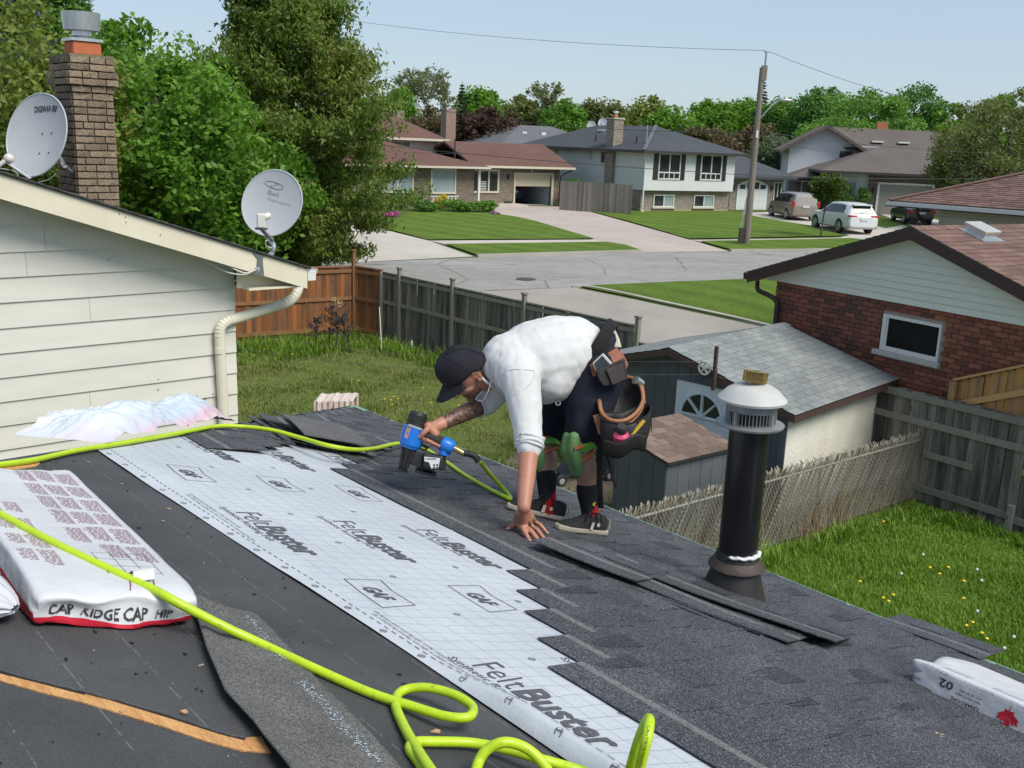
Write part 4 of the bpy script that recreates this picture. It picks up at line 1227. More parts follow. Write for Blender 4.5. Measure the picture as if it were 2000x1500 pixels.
b.tube([(1.0,0.05,1.02),(1.0,0.42,1.02)],0.018,8);b.build('frame',plain('black_tube',(0.02,0.02,0.022),0.4),st,smooth=1)
b=MB()
b.grid(lambda u,v:(0.0+0.75*u,0.06+0.35*v,0.18+0.62*u+0.12*math.sin(PI*u)-0.07*math.sin(PI*v)+0.02*mnoise.noise((u*5,v*5,1))),10,6)
b.grid(lambda u,v:(0.70-0.42*math.sin(PI*u*0.6),0.06+0.35*v,0.85-0.5*u+0.12*math.sin(PI*v)),10,6)
b.ball((0.45,0.24,0.30),(0.33,0.17,0.17),14,8)
b.build('seat_fabric',M_BLKF,st,smooth=2)
M_CHAR=mat('charred_stem',(0.028,0.024,0.024),(0.05,0.042,0.04),12,0.95)
for k,(bx,top,lean)in enumerate((((-4.93,24.718,0.0),0.85,0.0),((-4.612,24.592,0.0),1.25,0.15),((-4.379,24.575,0.0),1.05,0.0),((-4.046,24.64,0.0),1.20,-0.28))):
 s=thing('shrub',('short dark leafless shrub at the left end of the row by the cedar fence','tall charred shrub with a pale seed head by the cedar fence','charred upright shrub between two others by the cedar fence','charred shrub leaning left near the fence corner')[k],'shrub',bx,0,'charred shrubs in the corner of the yard')
 r=random.Random(k);b=MB();lv=MB()
 P=[(lean*q/6+r.uniform(-.02,.02),r.uniform(-.02,.02),top*q/6)for q in range(7)]
 b.tube(P,[0.022*(1-q/9)for q in range(7)],6)
 for q in range(16):
  z=r.uniform(0.35,0.95)*top;a=r.uniform(0,6.28);l=r.uniform(0.1,0.24)
  p0=Vector((lean*z/top,0,z));p1=p0+Vector((l*math.cos(a),l*math.sin(a),l*0.7))
  b.tube([p0,p1],[0.007,0.003],4)
  for w in range(9):
   c=p0.lerp(p1,r.uniform(0.3,1.1))+Vector((r.uniform(-.05,.05),r.uniform(-.05,.05),r.uniform(-.05,.05)));s2=r.uniform(0.02,0.045)
   u=Vector((r.uniform(-1,1),r.uniform(-1,1),r.uniform(-1,1))).normalized()*s2;v=u.orthogonal().normalized()*s2*0.6
   lv.add([c-u,c+v,c+u,c-v],[(0,1,2,3)])
 b.build('stem',M_CHAR,s);lv.build('withered_leaves',M_CHAR,s)
 if k in(1,3):
  sd=MB()
  for q in range(14):sd.ball((lean+r.uniform(-.05,.05),r.uniform(-.05,.05),top+r.uniform(-.06,.14)),r.uniform(0.012,0.024),6,4)
  tag(sd.build('seed_head',mat('dry_seed',(0.55,0.42,0.25),(0.4,0.26,0.14),9,0.9),s),kind='stuff')
  # ----- red brick bungalow on the right
BX,BY,BA=4.773,18.475,-1.008
bh=thing('brick_house','red brick bungalow with a white sided gable and a brown shingle roof','house',(BX,BY,0),BA)
M_RBR=mat('red_brick',(0.237,0.079,0.048),(0.169,0.058,0.038),4,0.85,vary=0.42,fine=0.35,fscale=60,bump=0.3)
M_RMORT=mat('pale_mortar',(0.42,0.35,0.30),(0.34,0.28,0.24),15,0.9)
M_VINYL=mat('white_vinyl_siding',(0.66,0.655,0.585),(0.70,0.69,0.62),2,0.5,vary=0.015)
M_BRTRIM=mat('maroon_brown_metal',(0.055,0.028,0.026),(0.070,0.036,0.033),4,0.45)
M_STONE=mat('pale_stone_sill',(0.50,0.47,0.43),(0.42,0.39,0.36),9,0.8,bump=0.3)
M_WHITE=plain('white_frame_paint',(0.70,0.69,0.66),0.45)
PEAK=(2.896,-0.25,4.244);LEFT=(-0.504,-0.25,3.108)
BXP,BZP=PEAK[0],PEAK[2]
BSL=(BZP-LEFT[2])/(BXP-LEFT[0])
BXL=LEFT[0];BXR=2*BXP-BXL
def bz(x):return BZP-BSL*abs(x-BXP)
b=MB();b.prism([(0.03,0.03,0),(BXR-0.75,0.03,0),(BXR-0.75,0.03,3.0),(0.03,0.03,3.0)],(0,11,0));b.build('wall',M_RMORT,bh)
WX0,WX1,WZ0,WZ1=2.399,3.494,2.193,2.786
BL_,BH_=0.230,0.0775
bricks=[]
for r in range(int(3.0/BH_)):
 z=3.0-(r+1)*BH_
 if z<0.5:break
 x=-0.0-(BL_/2 if r%2 else 0)
 while x<BXR-0.75:
  a,c=max(x,0.0),min(x+BL_-0.014,BXR-0.75)
  if z+BH_>WZ0-0.07 and z<WZ1+0.02:
   if a<WX1+0.03 and c>WX0-0.03:
    if a<WX0-0.04:c=WX0-0.04
    elif c>WX1+0.04:a=WX1+0.04
    else:a=c
  if c-a>0.03:bricks.append((a,c,z))
  x+=BL_
vis=[q for q in bricks if q[2]>1.15 and q[0]<5.4]
vis.sort(key=lambda q:-q[0])
ind=set(vis[:296]);bmeshes={}
rest=MB()
for q in bricks:
 a,c,z=q
 if q in ind:
  k=round(c-a,2)
  if k not in bmeshes:
   mb=MB();mb.box((0,-0.006,0.0065),(k,0.032,BH_-0.0075));bmeshes[k]=mb.mesh('brick',M_RBR)
  put('brick',bmeshes[k],bh,(a,random.uniform(-.002,.002),z),(0,0,random.uniform(-.004,.004)))
 else:
  rest.box((a,-0.006+random.uniform(-.002,.002),z+0.0055),(c,0.032,z+BH_-0.0055))
M_RBRI=NM('red_brick_joined')[0]
def isl_mat(m,stops,grain=60):
 t=m.node_tree;p=t.nodes['Principled BSDF'];g=t.nodes.new('ShaderNodeNewGeometry')
 col=ramp(t,g.outputs['Random Per Island'],stops)
 col=mixc(t,0.35,col,ramp(t,noise_n(t,grain,3,0.7),[(0.3,(0.2,0.2,0.2)),(0.7,(0.85,0.85,0.85))]),'OVERLAY')
 t.links.new(col,p.inputs['Base Color']);p.inputs['Roughness'].default_value=0.88
 return m
isl_mat(M_RBRI,[(0.0,(0.100,0.048,0.036)),(0.35,(0.145,0.062,0.043)),(0.6,(0.215,0.075,0.047)),(1.0,(0.28,0.093,0.056))])
for r in range(int(2.6/BH_)):
 z=3.0-(r+1)*BH_;y=0.04-(BL_/2 if r%2 else 0)
 while y<1.0:
  a,c=max(y,0.034),y+BL_-0.011
  rest.box((-0.006,a,z+0.0055),(0.031,c,z+BH_-0.0055));y+=BL_
tag(rest.build('brickwork',M_RBRI,bh),kind='stuff')
zs=3.0;k=0
while zs<BZP-0.2:
 z2=zs+0.112
 xa,xb=BXP-(BZP-0.10-zs)/BSL,BXP+(BZP-0.10-zs)/BSL
 xc,xd=BXP-max(0.0,(BZP-0.10-z2))/BSL,BXP+max(0.0,(BZP-0.10-z2))/BSL
 xa,xc=max(xa,-0.55),max(xc,-0.55);xb,xd=min(xb,BXR),min(xd,BXR)
 mb=MB()
 f=[(xa,-0.028,zs),(xb,-0.028,zs),(xd,-0.008,z2),(xc,-0.008,z2)];g=[(x,0.028,z)for x,_,z in f]
 mb.add(f+g,[(3,2,1,0),(4,5,6,7),(0,1,5,4),(1,2,6,5),(2,3,7,6),(3,0,4,7)])
 mb.build('siding_board',M_VINYL,bh);zs=z2
b=MB();b.prism([(-0.5,0.03,3.0),(BXR-0.2,0.03,3.0),(BXP,0.03,BZP-0.08)],(0,0.1,0));b.build('gable_backing',M_VINYL,bh)
b=MB()
T=0.03
b.prism([(BXL,-0.27,bz(BXL)),(BXP,-0.27,BZP),(BXR,-0.27,bz(BXR)),(BXR,-0.27,bz(BXR)-T),(BXP,-0.27,BZP-T),(BXL,-0.27,bz(BXL)-T)],(0,11.5,0))
b.build('roof',M_OLDSH,bh)
for xx in(BXL,BXR):
 b=MB();b.prism([(BXP,-0.262,BZP-T),(xx,-0.262,bz(xx)-T),(xx,-0.262,bz(xx)-0.20),(BXP,-0.262,BZP-0.20)],(0,0.022,0));b.build('rake_board',M_BRTRIM,bh)
b=MB();b.prism([(BXL+.02,-0.236,bz(BXL)-0.16),(BXP,-0.236,BZP-0.16),(BXR-.02,-0.236,bz(BXR)-0.16),(BXR-.02,-0.236,bz(BXR)-0.175),(BXP,-0.236,BZP-0.175),(BXL+.02,-0.236,bz(BXL)-0.175)],(0,0.22,0));b.build('soffit',M_VINYL,bh)
b=MB();b.box((BXL-0.10,-0.26,bz(BXL)-0.14),(BXL+0.02,10.8,bz(BXL)-0.02));b.build('gutter',M_BRTRIM,bh)
b=MB();P=smoothpath([(BXL-0.03,0.05,bz(BXL)-0.13),(BXL-0.02,0.04,bz(BXL)-0.22),(-0.45,0.0,bz(BXL)-0.34),(-0.12,-0.06,2.72),(0.06,-0.07,2.66),(0.12,-0.07,2.50),(0.12,-0.07,1.5),(0.12,-0.07,0.2)],6)
b.tube(P,[(0.035,0.045)]*len(P),10,flat=(0,1,0));b.build('downspout',M_BRTRIM,bh,smooth=0.8)
M_BRSH=NM('maroon_brown_shingle')[0]
isl_mat(M_BRSH,[(0.0,(0.105,0.058,0.047)),(0.5,(0.145,0.080,0.064)),(1.0,(0.185,0.108,0.088))],90)
def tab_rows(parent,name,O,s,y,Ls,Wd,expo,tw,m,seed,lift=0.012):
 """courses of tabs on a plane: O corner at the eave, s up the slope, y along the eave"""
 r=random.Random(seed);O,s,y=Vector(O),Vector(s).normalized(),Vector(y).normalized()
 n=s.cross(y);n=-n if n.z<0 else n
 mb=MB();k=0
 while k*expo<Ls-0.02:
  a=-r.uniform(0,tw);t1=min(expo*1.15,Ls-k*expo)
  while a<Wd:
   w=tw*r.uniform(0.6,1.3)
   q0,q1=max(a,0),min(a+w-0.006,Wd)
   if q1>q0:
    l=lift*r.uniform(0.8,1.3)
    P=O+s*(k*expo)
    mb.add([P+y*q0+n*l,P+y*q1+n*l,P+y*q1+s*t1+n*0.003,P+y*q0+s*t1+n*0.003,P+y*q0,P+y*q1],[(0,1,2,3),(4,5,1,0)])
   a+=w
  k+=1
 return tag(mb.build(name,m,parent),kind='stuff')
sR=Vector((BXP-BXR,0,BZP-bz(BXR)))
tab_rows(bh,'roof_shingles',(BXR,-0.28,bz(BXR)),sR,(0,1,0),sR.length,11.5,0.143,0.28,M_BRSH,5)
sL=Vector((BXP-BXL,0,BZP-bz(BXL)))
tab_rows(bh,'roof_shingles',(BXL,-0.28,bz(BXL)),sL,(0,1,0),sL.length,11.5,0.143,0.5,M_BRSH,6)
b=MB()
y=-0.28
while y<11:
 b.prism([(BXP-0.14,y,BZP-0.03),(BXP,y,BZP+0.02),(BXP+0.14,y,BZP-0.03),(BXP+0.14,y,BZP-0.045),(BXP,y,BZP),(BXP-0.14,y,BZP-0.045)],(0,0.26,-0.006));y+=0.2
tag(b.build('ridge_caps',M_BRSH,bh),kind='stuff')
wf=MB()
d0=0.05
for a,c in(((WX0,WZ0),(WX1,WZ0+0.075)),((WX0,WZ1-0.05),(WX1,WZ1)),((WX0,WZ0+0.075),(WX0+0.07,WZ1-0.05)),((WX1-0.035,WZ0+0.075),(WX1,WZ1-0.05))):
 wf.box((a[0],-0.022,a[1]),(c[0],d0,c[1]))
wnd=wf.build('window',M_WHITE,bh)
MB().box((WX0+0.06,0.005,WZ0+0.07),(WX1-0.03,0.022,WZ1-0.045)).build('pane',mat('unlit_pane',(0.006,0.007,0.009),(0.012,0.013,0.015),3,0.12,stretch=(8,1,0.5),spec=0.12),wnd)
MB().box((WX0+0.07,-0.006,WZ0+0.075),(WX0+0.105,0.004,WZ1-0.05)).build('sash',M_WHITE,wnd)
MB().box((WX0-0.10,-0.085,WZ0-0.085),(WX1+0.06,0.02,WZ0-0.002)).build('sill',M_STONE,wnd,bevel=0.01)
vt=thing('roof_vent','square pale metal vent on the maroon brown shingle roof','roof vent',(BX,BY,0),BA)
vx,vy=3.55,2.1
VP_=(3.286,0.975,4.114)
vx,vy=VP_[0],VP_[1]
vz=bz(vx)
aa=math.atan(BSL)
Rm=Matrix.Rotation(aa,3,'Y')
MB().cbox((vx,vy,vz+0.02),(0.52,0.52,0.02),0,Rm).build('flange',M_GALV,vt)
MB().cbox((vx,vy,vz+0.075),(0.34,0.34,0.10),0,Rm).build('body',M_GALV,vt)
MB().cbox((vx,vy,vz+0.14),(0.42,0.42,0.045),0,Rm).build('lid',plain('bare_metal_lid',(0.55,0.53,0.49),0.4,0.4),vt,bevel=0.012)
# ----- houses across the street
def far_brick(name,a,b_,c):
 m,t,p=NM(name)
 br=nd(t,'ShaderNodeTexBrick',offset=0.5);br.inputs['Scale'].default_value=1.0
 br.inputs['Brick Width'].default_value=0.32;br.inputs['Row Height'].default_value=0.09;br.inputs['Mortar Size'].default_value=0.012
 br.inputs['Color1'].default_value=(*a,1);br.inputs['Color2'].default_value=(*b_,1);br.inputs['Mortar'].default_value=(*c,1)
 tcx=t.nodes.new('ShaderNodeTexCoord');sp=t.nodes.new('ShaderNodeSeparateXYZ');t.links.new(tcx.outputs['Object'],sp.inputs[0])
 cb=t.nodes.new('ShaderNodeCombineXYZ');t.links.new(mth(t,'ADD',sp.outputs[0],sp.outputs[1]),cb.inputs[0]);t.links.new(sp.outputs[2],cb.inputs[1])
 t.links.new(cb.outputs[0],br.inputs['Vector'])
 n=noise_n(t,3.0,5,0.75,stretch=(1,1,4))
 col=mixc(t,0.6,br.outputs['Color'],ramp(t,n,[(0.3,(0.2,0.2,0.2)),(0.7,(0.8,0.8,0.8))]),'OVERLAY')
 t.links.new(col,p.inputs['Base Color']);p.inputs['Roughness'].default_value=0.9
 bumped(t,p,br.outputs['Fac'],0.6,0.02)
 return m
def far_siding(name,c,per=0.21):
 m,t,p=NM(name)
 tcx=t.nodes.new('ShaderNodeTexCoord');sp=t.nodes.new('ShaderNodeSeparateXYZ');t.links.new(tcx.outputs['Object'],sp.inputs[0])
 f=mth(t,'FRACT',mth(t,'DIVIDE',sp.outputs[2],per))
 n=noise_n(t,0.8,4)
 base=ramp(t,n,[(0.3,c),(0.7,tuple(x*1.06 for x in c))])
 ln=ramp(t,f,[(0.0,(0.45,0.45,0.45)),(0.09,(1,1,1))])
 t.links.new(mixc(t,0.8,base,ln,'MULTIPLY'),p.inputs['Base Color']);p.inputs['Roughness'].default_value=0.55
 bumped(t,p,f,0.5,0.03)
 return m
def far_shingle(name,a,b_):
 m,t,p=NM(name)
 n=noise_n(t,5.0,6,0.75,stretch=(1,1,2));n2=noise_n(t,0.5,4)
 tcx=t.nodes.new('ShaderNodeTexCoord');sp=t.nodes.new('ShaderNodeSeparateXYZ');t.links.new(tcx.outputs['Object'],sp.inputs[0])
 f=mth(t,'FRACT',mth(t,'DIVIDE',sp.outputs[2],0.066))
 col=ramp(t,n,[(0.28,a),(0.72,b_)])
 col=mixc(t,0.3,col,ramp(t,n2,[(0.3,(0.35,0.35,0.35)),(0.7,(0.65,0.65,0.65))]),'OVERLAY')
 col=mixc(t,0.5,col,ramp(t,f,[(0.0,(0.55,0.55,0.55)),(0.2,(1,1,1))]),'MULTIPLY')
 t.links.new(col,p.inputs['Base Color']);p.inputs['Roughness'].default_value=0.9;p.inputs['Specular IOR Level'].default_value=0.2
 bumped(t,p,n,0.6,0.05)
 return m
M_FB_TAN=far_brick('tan_rubble_brick',(0.24,0.19,0.14),(0.16,0.125,0.095),(0.20,0.17,0.14))
M_FB_GREY=far_brick('grey_buff_brick',(0.29,0.25,0.20),(0.20,0.17,0.14),(0.26,0.23,0.20))
M_FB_DK=far_brick('dark_brown_brick',(0.15,0.125,0.105),(0.10,0.085,0.072),(0.15,0.13,0.115))
M_FS_WHITE=far_siding('white_lap_siding',(0.62,0.64,0.63));M_FS_WHITE2=far_siding('bluish_white_siding',(0.62,0.64,0.66),0.14)
M_FS_CREAM=far_siding('cream_lap_siding',(0.55,0.52,0.42))
M_RF_BROWN=far_shingle('reddish_brown_roof',(0.105,0.057,0.047),(0.165,0.092,0.075))
M_RF_CHAR=far_shingle('charcoal_roof',(0.045,0.050,0.058),(0.088,0.094,0.105))
M_RF_GREY=far_shingle('grey_roof',(0.10,0.105,0.115),(0.15,0.155,0.165))
M_RF_TAUPE=far_shingle('taupe_roof',(0.095,0.080,0.072),(0.15,0.128,0.115))
M_TRIMW=plain('white_trim',(0.66,0.66,0.64),0.45);M_TRIMC=plain('cream_trim',(0.58,0.53,0.42),0.5)
M_SHUT=plain('black_shutter',(0.022,0.022,0.025),0.5);M_GUT_DK=plain('dark_gutter',(0.045,0.040,0.038),0.45)
M_FGLASS=glass_dark('window_glass',(0.022,0.026,0.026),0.06)
M_CURT=mat('net_curtain',(0.30,0.37,0.37),(0.24,0.30,0.31),2,0.25,stretch=(6,6,0.3))
M_FDN=plain('tan_foundation',(0.36,0.28,0.19),0.85)
def slab_roof(mb,pts_low,ridge,th=0.18):
 """hip or gable covering: eave rectangle (4 pts) and a two-point ridge"""
 a,b_,c,d=[Vector(p)for p in pts_low];r0,r1=[Vector(p)for p in ridge]
 vs=[a,b_,c,d,r0,r1]+[p-Vector((0,0,th))for p in(a,b_,c,d)]
 return mb.add(vs,[(0,1,5,4),(1,2,5),(2,3,4,5),(3,0,4),(6,9,8,7),(0,6,7,1),(1,7,8,2),(2,8,9,3),(3,9,6,0)])
def win(parent,x0,x1,z0,z1,y,cols=2,mat_f=None,mat_g=None,low=0,fw=0.07,name='window',axis='y',curtain=None):
 mat_f=mat_f or M_TRIMW;mat_g=mat_g or M_FGLASS
 s=lambda x,yy,z:(x,y+yy,z)if axis=='y' else(y+yy,x,z)
 def bx(mb,xa,ya,za,xb,yb,zb_):
  p,q=s(xa,ya,za),s(xb,yb,zb_)
  mb.box((min(p[0],q[0]),min(p[1],q[1]),za),(max(p[0],q[0]),max(p[1],q[1]),zb_))
 f=MB()
 for xa,za,xb,zb_ in((x0,z0,x1,z0+fw),(x0,z1-fw,x1,z1),(x0,z0+fw,x0+fw,z1-fw),(x1-fw,z0+fw,x1,z1-fw)):bx(f,xa,-0.05,za,xb,0.04,zb_)
 zl=z0+fw
 cells=[]
 if low:
  zl=z0+(z1-z0)*0.27
  bx(f,x0+fw,-0.045,zl-fw/2,x1-fw,0.04,zl+fw/2)
  for k in range(low):
   a=x0+fw+(x1-x0-2*fw)*k/low;c=x0+fw+(x1-x0-2*fw)*(k+1)/low
   if k:bx(f,a-fw/3,-0.045,z0+fw,a+fw/3,0.04,zl-fw/2)
   cells.append((a,c,z0+fw,zl-fw/2))
  zl+=fw/2
 for k in range(cols):
  a=x0+fw+(x1-x0-2*fw)*k/cols;c=x0+fw+(x1-x0-2*fw)*(k+1)/cols
  if k:bx(f,a-fw/2,-0.045,zl,a+fw/2,0.04,z1-fw)
  cells.append((a,c,zl,z1-fw))
 w=f.build(name,mat_f,parent)
 for k,(a,c,za,zb_)in enumerate(cells):
  g=MB();bx(g,a+0.004,0.0,za+0.004,c-0.004,0.02,zb_-0.004);g.build('pane',(curtain if(curtain and k%2)else mat_g),w)
 return w
WO=(8.332,70.54,0.0);WA=0.524
wh=thing('bi_level_house','white sided two level house with black shutters and a charcoal hip roof','house',WO,WA)
zg=0.85
MB().box((0,0,zg-.6),(7.85,0.3,2.37)).box((0,0.3,zg-.6),(7.85,15.5,2.37)).build('brick_base',M_FB_GREY,wh)
MB().box((-0.012,-0.012,zg-.5),(7.862,0.29,zg+0.22)).build('foundation',M_FDN,wh)
MB().box((-0.06,-0.38,2.372),(7.85,15.5,4.97)).build('upper_wall',M_FS_WHITE,wh)
b=MB();slab_roof(b,[(-0.75,-1.0,5.02),(8.5,-1.0,5.02),(8.5,16.2,5.02),(-0.75,16.2,5.02)],[(3.9,4.0,6.75),(3.9,11.6,6.75)],0.16);b.build('roof',M_RF_CHAR,wh)
b=MB();b.bar((-0.72,-0.98,5.07),(3.9,4.0,6.79),0.26,0.05);b.build('hip_cap',M_RF_GREY,wh)
b=MB();b.box((-0.80,-1.06,4.86),(8.55,-0.99,5.03));b.box((-0.82,-1.0,4.86),(-0.74,16,5.03));b.build('gutter',M_GUT_DK,wh)
b=MB();b.box((-0.70,-0.95,4.93),(8.4,16,4.96));b.build('soffit',M_TRIMW,wh)
for x0,x1 in((1.0,2.9),(4.7,6.62)):
 win(wh,x0,x1,3.12,4.88,-0.39,2,low=4,fw=0.085)
 for a in(x0-0.42,x1+0.03):MB().box((a,-0.42,3.10),(a+0.38,-0.385,4.9)).build('shutter',M_SHUT,wh)
for x0,x1,cu in((1.05,2.85,M_CURT),(4.62,6.45,M_CURT)):
 win(wh,x0,x1,1.22,2.08,-0.02,2,fw=0.075,curtain=cu)
 MB().box((x0-0.1,-0.14,1.13),(x1+0.1,0.02,1.21)).build('sill',M_TRIMC,wh)
win(wh,4.25,5.05,3.95,4.85,-0.06,1,axis='x');win(wh,6.1,6.6,4.1,4.88,-0.06,1,axis='x');win(wh,10.9,11.3,4.1,4.8,-0.06,1,axis='x')
b=MB();b.tube([(-0.5,-0.9,4.95),(-0.2,-0.45,4.7),(-0.14,-0.42,4.4),(-0.14,-0.40,1.0),(-0.3,-0.75,0.9)],0.06,8);b.build('downspout',M_TRIMW,wh)
b=MB();b.box((-0.35,3.2,zg-.3),(0.02,4.1,5.0));b.build('chimney_breast',M_FB_GREY,wh)
b=MB();b.box((-0.35,3.2,5.05),(0.45,4.1,7.05));chm=b.build('chimney',M_FB_GREY,wh)
MB().box((-0.42,3.13,7.06),(0.52,4.17,7.16)).build('chimney_crown',M_CONC,chm)
MB().lathe([(0.16,7.16),(0.16,7.36)],12,(0.05,3.65,0)).build('flue',mat('terracotta_far',(0.48,0.16,0.07)),chm)
MB().lathe([(0.09,7.36),(0.09,7.5),(0.2,7.5),(0.2,7.6),(0.0,7.62)],12,(0.05,3.65,0)).build('flue_cap',M_TRIMW,chm)
for k,(x,y)in enumerate(((2.6,6.8),(2.6,9.0))):
 zz=5.02+(x+0.75)*(1.73/4.65)
 MB().box((x-0.25,y-0.25,zz),(x+0.25,y+0.25,zz+0.22)).build('roof_vent',M_GALV,wh)
for x,y in((0.6,6.8),(0.5,1.6)):
 zz=5.02+(x+0.75)*0.372
 MB().lathe([(0.07,zz-0.05),(0.07,zz+0.45)],8,(x,y,0)).build('vent_pipe',M_GUT_DK,wh)
b=MB();b.tube([(0.6,0.6,5.4),(0.6,0.6,6.7)],0.035,8);b.build('service_mast',M_GALV,wh)
MB().box((7.9,2.2,zg-.5),(15.2,9,3.35)).build('garage_wall',M_FB_GREY,wh)
b=MB();slab_roof(b,[(7.4,1.4,3.40),(15.9,1.4,3.40),(15.9,9.8,3.40),(7.4,9.8,3.40)],[(8.2,5.6,5.3),(12.0,5.6,5.3)],0.16);b.build('garage_roof',M_RF_CHAR,wh)
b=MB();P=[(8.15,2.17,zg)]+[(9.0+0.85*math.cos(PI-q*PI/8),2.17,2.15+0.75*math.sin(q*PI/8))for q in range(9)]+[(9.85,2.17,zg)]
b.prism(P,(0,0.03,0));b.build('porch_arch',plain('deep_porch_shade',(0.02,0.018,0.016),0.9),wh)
gx0,gx1=10.55,13.6
b=MB();P=[(gx0,2.15,zg),(gx1,2.15,zg),(gx1,2.15,2.75)]+[(gx1+(gx0-gx1)*q/10,2.15,2.75+0.42*math.sin(PI*q/10))for q in range(1,10)]+[(gx0,2.15,2.75)]
b.prism(P,(0,0.04,0));gd=b.build('garage_door',plain('white_garage_door',(0.64,0.70,0.72),0.45),wh)
for k in range(4):
 xa=gx0+0.25+k*0.68
 P=[(xa,2.135,2.45),(xa+0.52,2.135,2.45),(xa+0.52,2.135,2.75+(0.18 if k in(1,2)else 0.02)),(xa,2.135,2.75+(0.18 if k in(1,2)else 0.02))]
 MB().prism(P,(0,0.012,0)).build('pane',M_FGLASS,gd)
 for z in(1.0,1.45,1.9):MB().box((xa,2.138,z),(xa+0.55,2.149,z+0.35)).build('raised_panel',M_TRIMW,gd)
for x in(10.2,14.0):MB().box((x-0.07,2.1,2.35),(x+0.07,2.19,2.7)).build('wall_lamp',M_SHUT,wh)
win(wh,14.25,15.05,1.6,3.0,2.19,2)
for k,(u,v)in enumerate(((-2.3,6.3),(-1.35,6.6))):
 pass
for k,p in enumerate(((5.594,84.676,6.72),(6.497,84.742,6.997))):
 s=thing('satellite_dish',('left one of two small dishes on the roof behind the white house','right and higher of two small dishes on the roof behind the white house')[k],'satellite dish',p,0,'pair of far dishes')
 f,r_,u_,n_=dish_face(p,(-0.35,-1,0.35),0,0.36,0.40,0.06);dish_shell(f,0.36,0.40,n_).build('reflector',M_DISH,s,smooth=0.8,world=True)
 b=MB();b.tube([Vector(p)+Vector((0.0,0.12,-0.05)),Vector(p)+Vector((0.0,0.15,-1.6))],0.05,6);b.tube([f(0,-0.3,0),f(0,-0.25,0.4)],0.03,6);b.ball(f(0,-0.22,0.42),0.07,8,5);b.build('mast',M_GREYST,s,world=True)
TO=(-3.045,68.646,0.0);TA=0.593
th_=thing('brick_bungalow','tan brick bungalow with a reddish brown roof and a half open garage','house',TO,TA)
MB().box((-9.5,0,0.3),(0,9,3.5)).build('front_wing_wall',M_FB_TAN,th_)
MB().box((0,1.3,0.3),(4.05,9,3.4)).box((4.05,1.3,3.06),(7.30,1.6,3.45)).box((7.30,1.3,0.3),(7.95,9,3.45)).box((4.05,7.0,0.3),(7.30,7.2,3.45)).build('garage_wing_wall',M_FB_TAN,th_)
b=MB();slab_roof(b,[(-10.2,-0.75,3.56),(0.75,-0.75,3.56),(0.75,9.5,3.56),(-10.2,9.5,3.56)],[(-6.4,4.2,4.95),(-4.6,4.2,4.95)],0.16);b.build('front_roof',M_RF_BROWN,th_)
b=MB()
b.prism([(0.2,0.55,3.62),(0.2,4.6,5.12),(0.2,9.6,3.4),(0.2,9.6,3.25),(0.2,4.6,4.95),(0.2,0.55,3.46)],(8.5,0,0));b.build('garage_roof',M_RF_BROWN,th_)
b=MB();b.box((-10.2,-0.83,3.42),(0.78,-0.75,3.55));b.box((0.78,0.47,3.46),(8.75,0.55,3.61));b.build('gutter',M_TRIMC,th_)
b=MB();b.tube([(8.5,0.6,3.4),(8.3,1.0,3.2),(8.02,1.24,2.95),(8.02,1.24,1.0)],0.05,8);b.build('downspout',M_GUT_DK,th_)
b=MB();b.box((-9.0,6.0,3.0),(0.4,14,5.15));b.build('upper_wall',M_FS_CREAM,th_)
b=MB();slab_roof(b,[(-9.6,5.3,5.2),(1.0,5.3,5.2),(1.0,15,5.2),(-9.6,15,5.2)],[(-7.0,10,7.2),(-2.2,10,7.2)],0.16);b.build('upper_roof',M_RF_BROWN,th_)
b=MB();b.box((-9.6,5.22,5.06),(1.05,5.3,5.22));b.build('upper_gutter',M_TRIMC,th_)
win(th_,-3.1,-1.7,4.25,5.0,5.95,2)
win(th_,-3.35,-1.45,1.75,3.38,-0.04,1,mat_f=M_TRIMC,mat_g=M_CURT,fw=0.12)
win(th_,-6.9,-4.6,1.8,3.4,-0.04,2,mat_f=M_TRIMC,mat_g=M_CURT,fw=0.12)
for k in range(7):MB().box((-3.3+k*0.28,-0.30,1.30),(-3.22+k*0.28,-0.24,1.58)).build('baluster',M_TRIMW,th_)
MB().box((-3.45,-0.33,1.58),(-1.35,-0.22,1.64)).box((-3.45,-0.33,1.22),(-1.35,0.0,1.30)).build('window_box',M_TRIMW,th_)
win(th_,0.35,2.75,1.75,3.35,1.26,3,mat_f=M_TRIMC,fw=0.12)
MB().box((0.10,-0.35,0.9),(0.24,-0.21,3.45)).build('porch_post',M_TRIMW,th_)
MB().box((0.1,-0.45,0.6),(4.1,1.28,1.06)).build('porch_step',M_CONC,th_)
for k in range(6):MB().cbox((1.41+0.0,1.24,1.95+k*0.11),(0.62,0.02,0.05)).build('louvre',M_TRIMW,th_)
b=MB()
for a,c in(((4.0,0.88),(4.12,3.05)),((7.23,0.88),(7.40,3.05)),((4.0,3.05),(7.40,3.17))):b.box((a[0],1.22,a[1]),(c[0],1.30,c[1]))
b.build('garage_frame',M_TRIMC,th_)
MB().box((4.12,1.40,2.22),(7.23,1.46,3.05)).build('garage_door',plain('cream_garage_door',(0.56,0.50,0.37),0.5),th_)
MB().box((4.06,1.62,3.05),(7.29,7.0,3.09)).box((7.25,1.62,0.6),(7.296,7.0,3.05)).box((4.056,1.62,0.6),(4.10,7.0,3.05)).box((4.1,6.95,0.6),(7.25,6.99,3.05)).build('garage_lining',plain('pale_blue_plaster',(0.40,0.48,0.55),0.8),th_)
MB().box((4.12,1.3,0.80),(7.24,6.95,0.90)).build('garage_slab',M_DRIVE2,th_)
b=MB();text_on(b,'8',lambda a,u:(5.42+a,1.285,3.2+u),None,0.2,0.02)
b.build('house_number',M_TRIMW,th_)
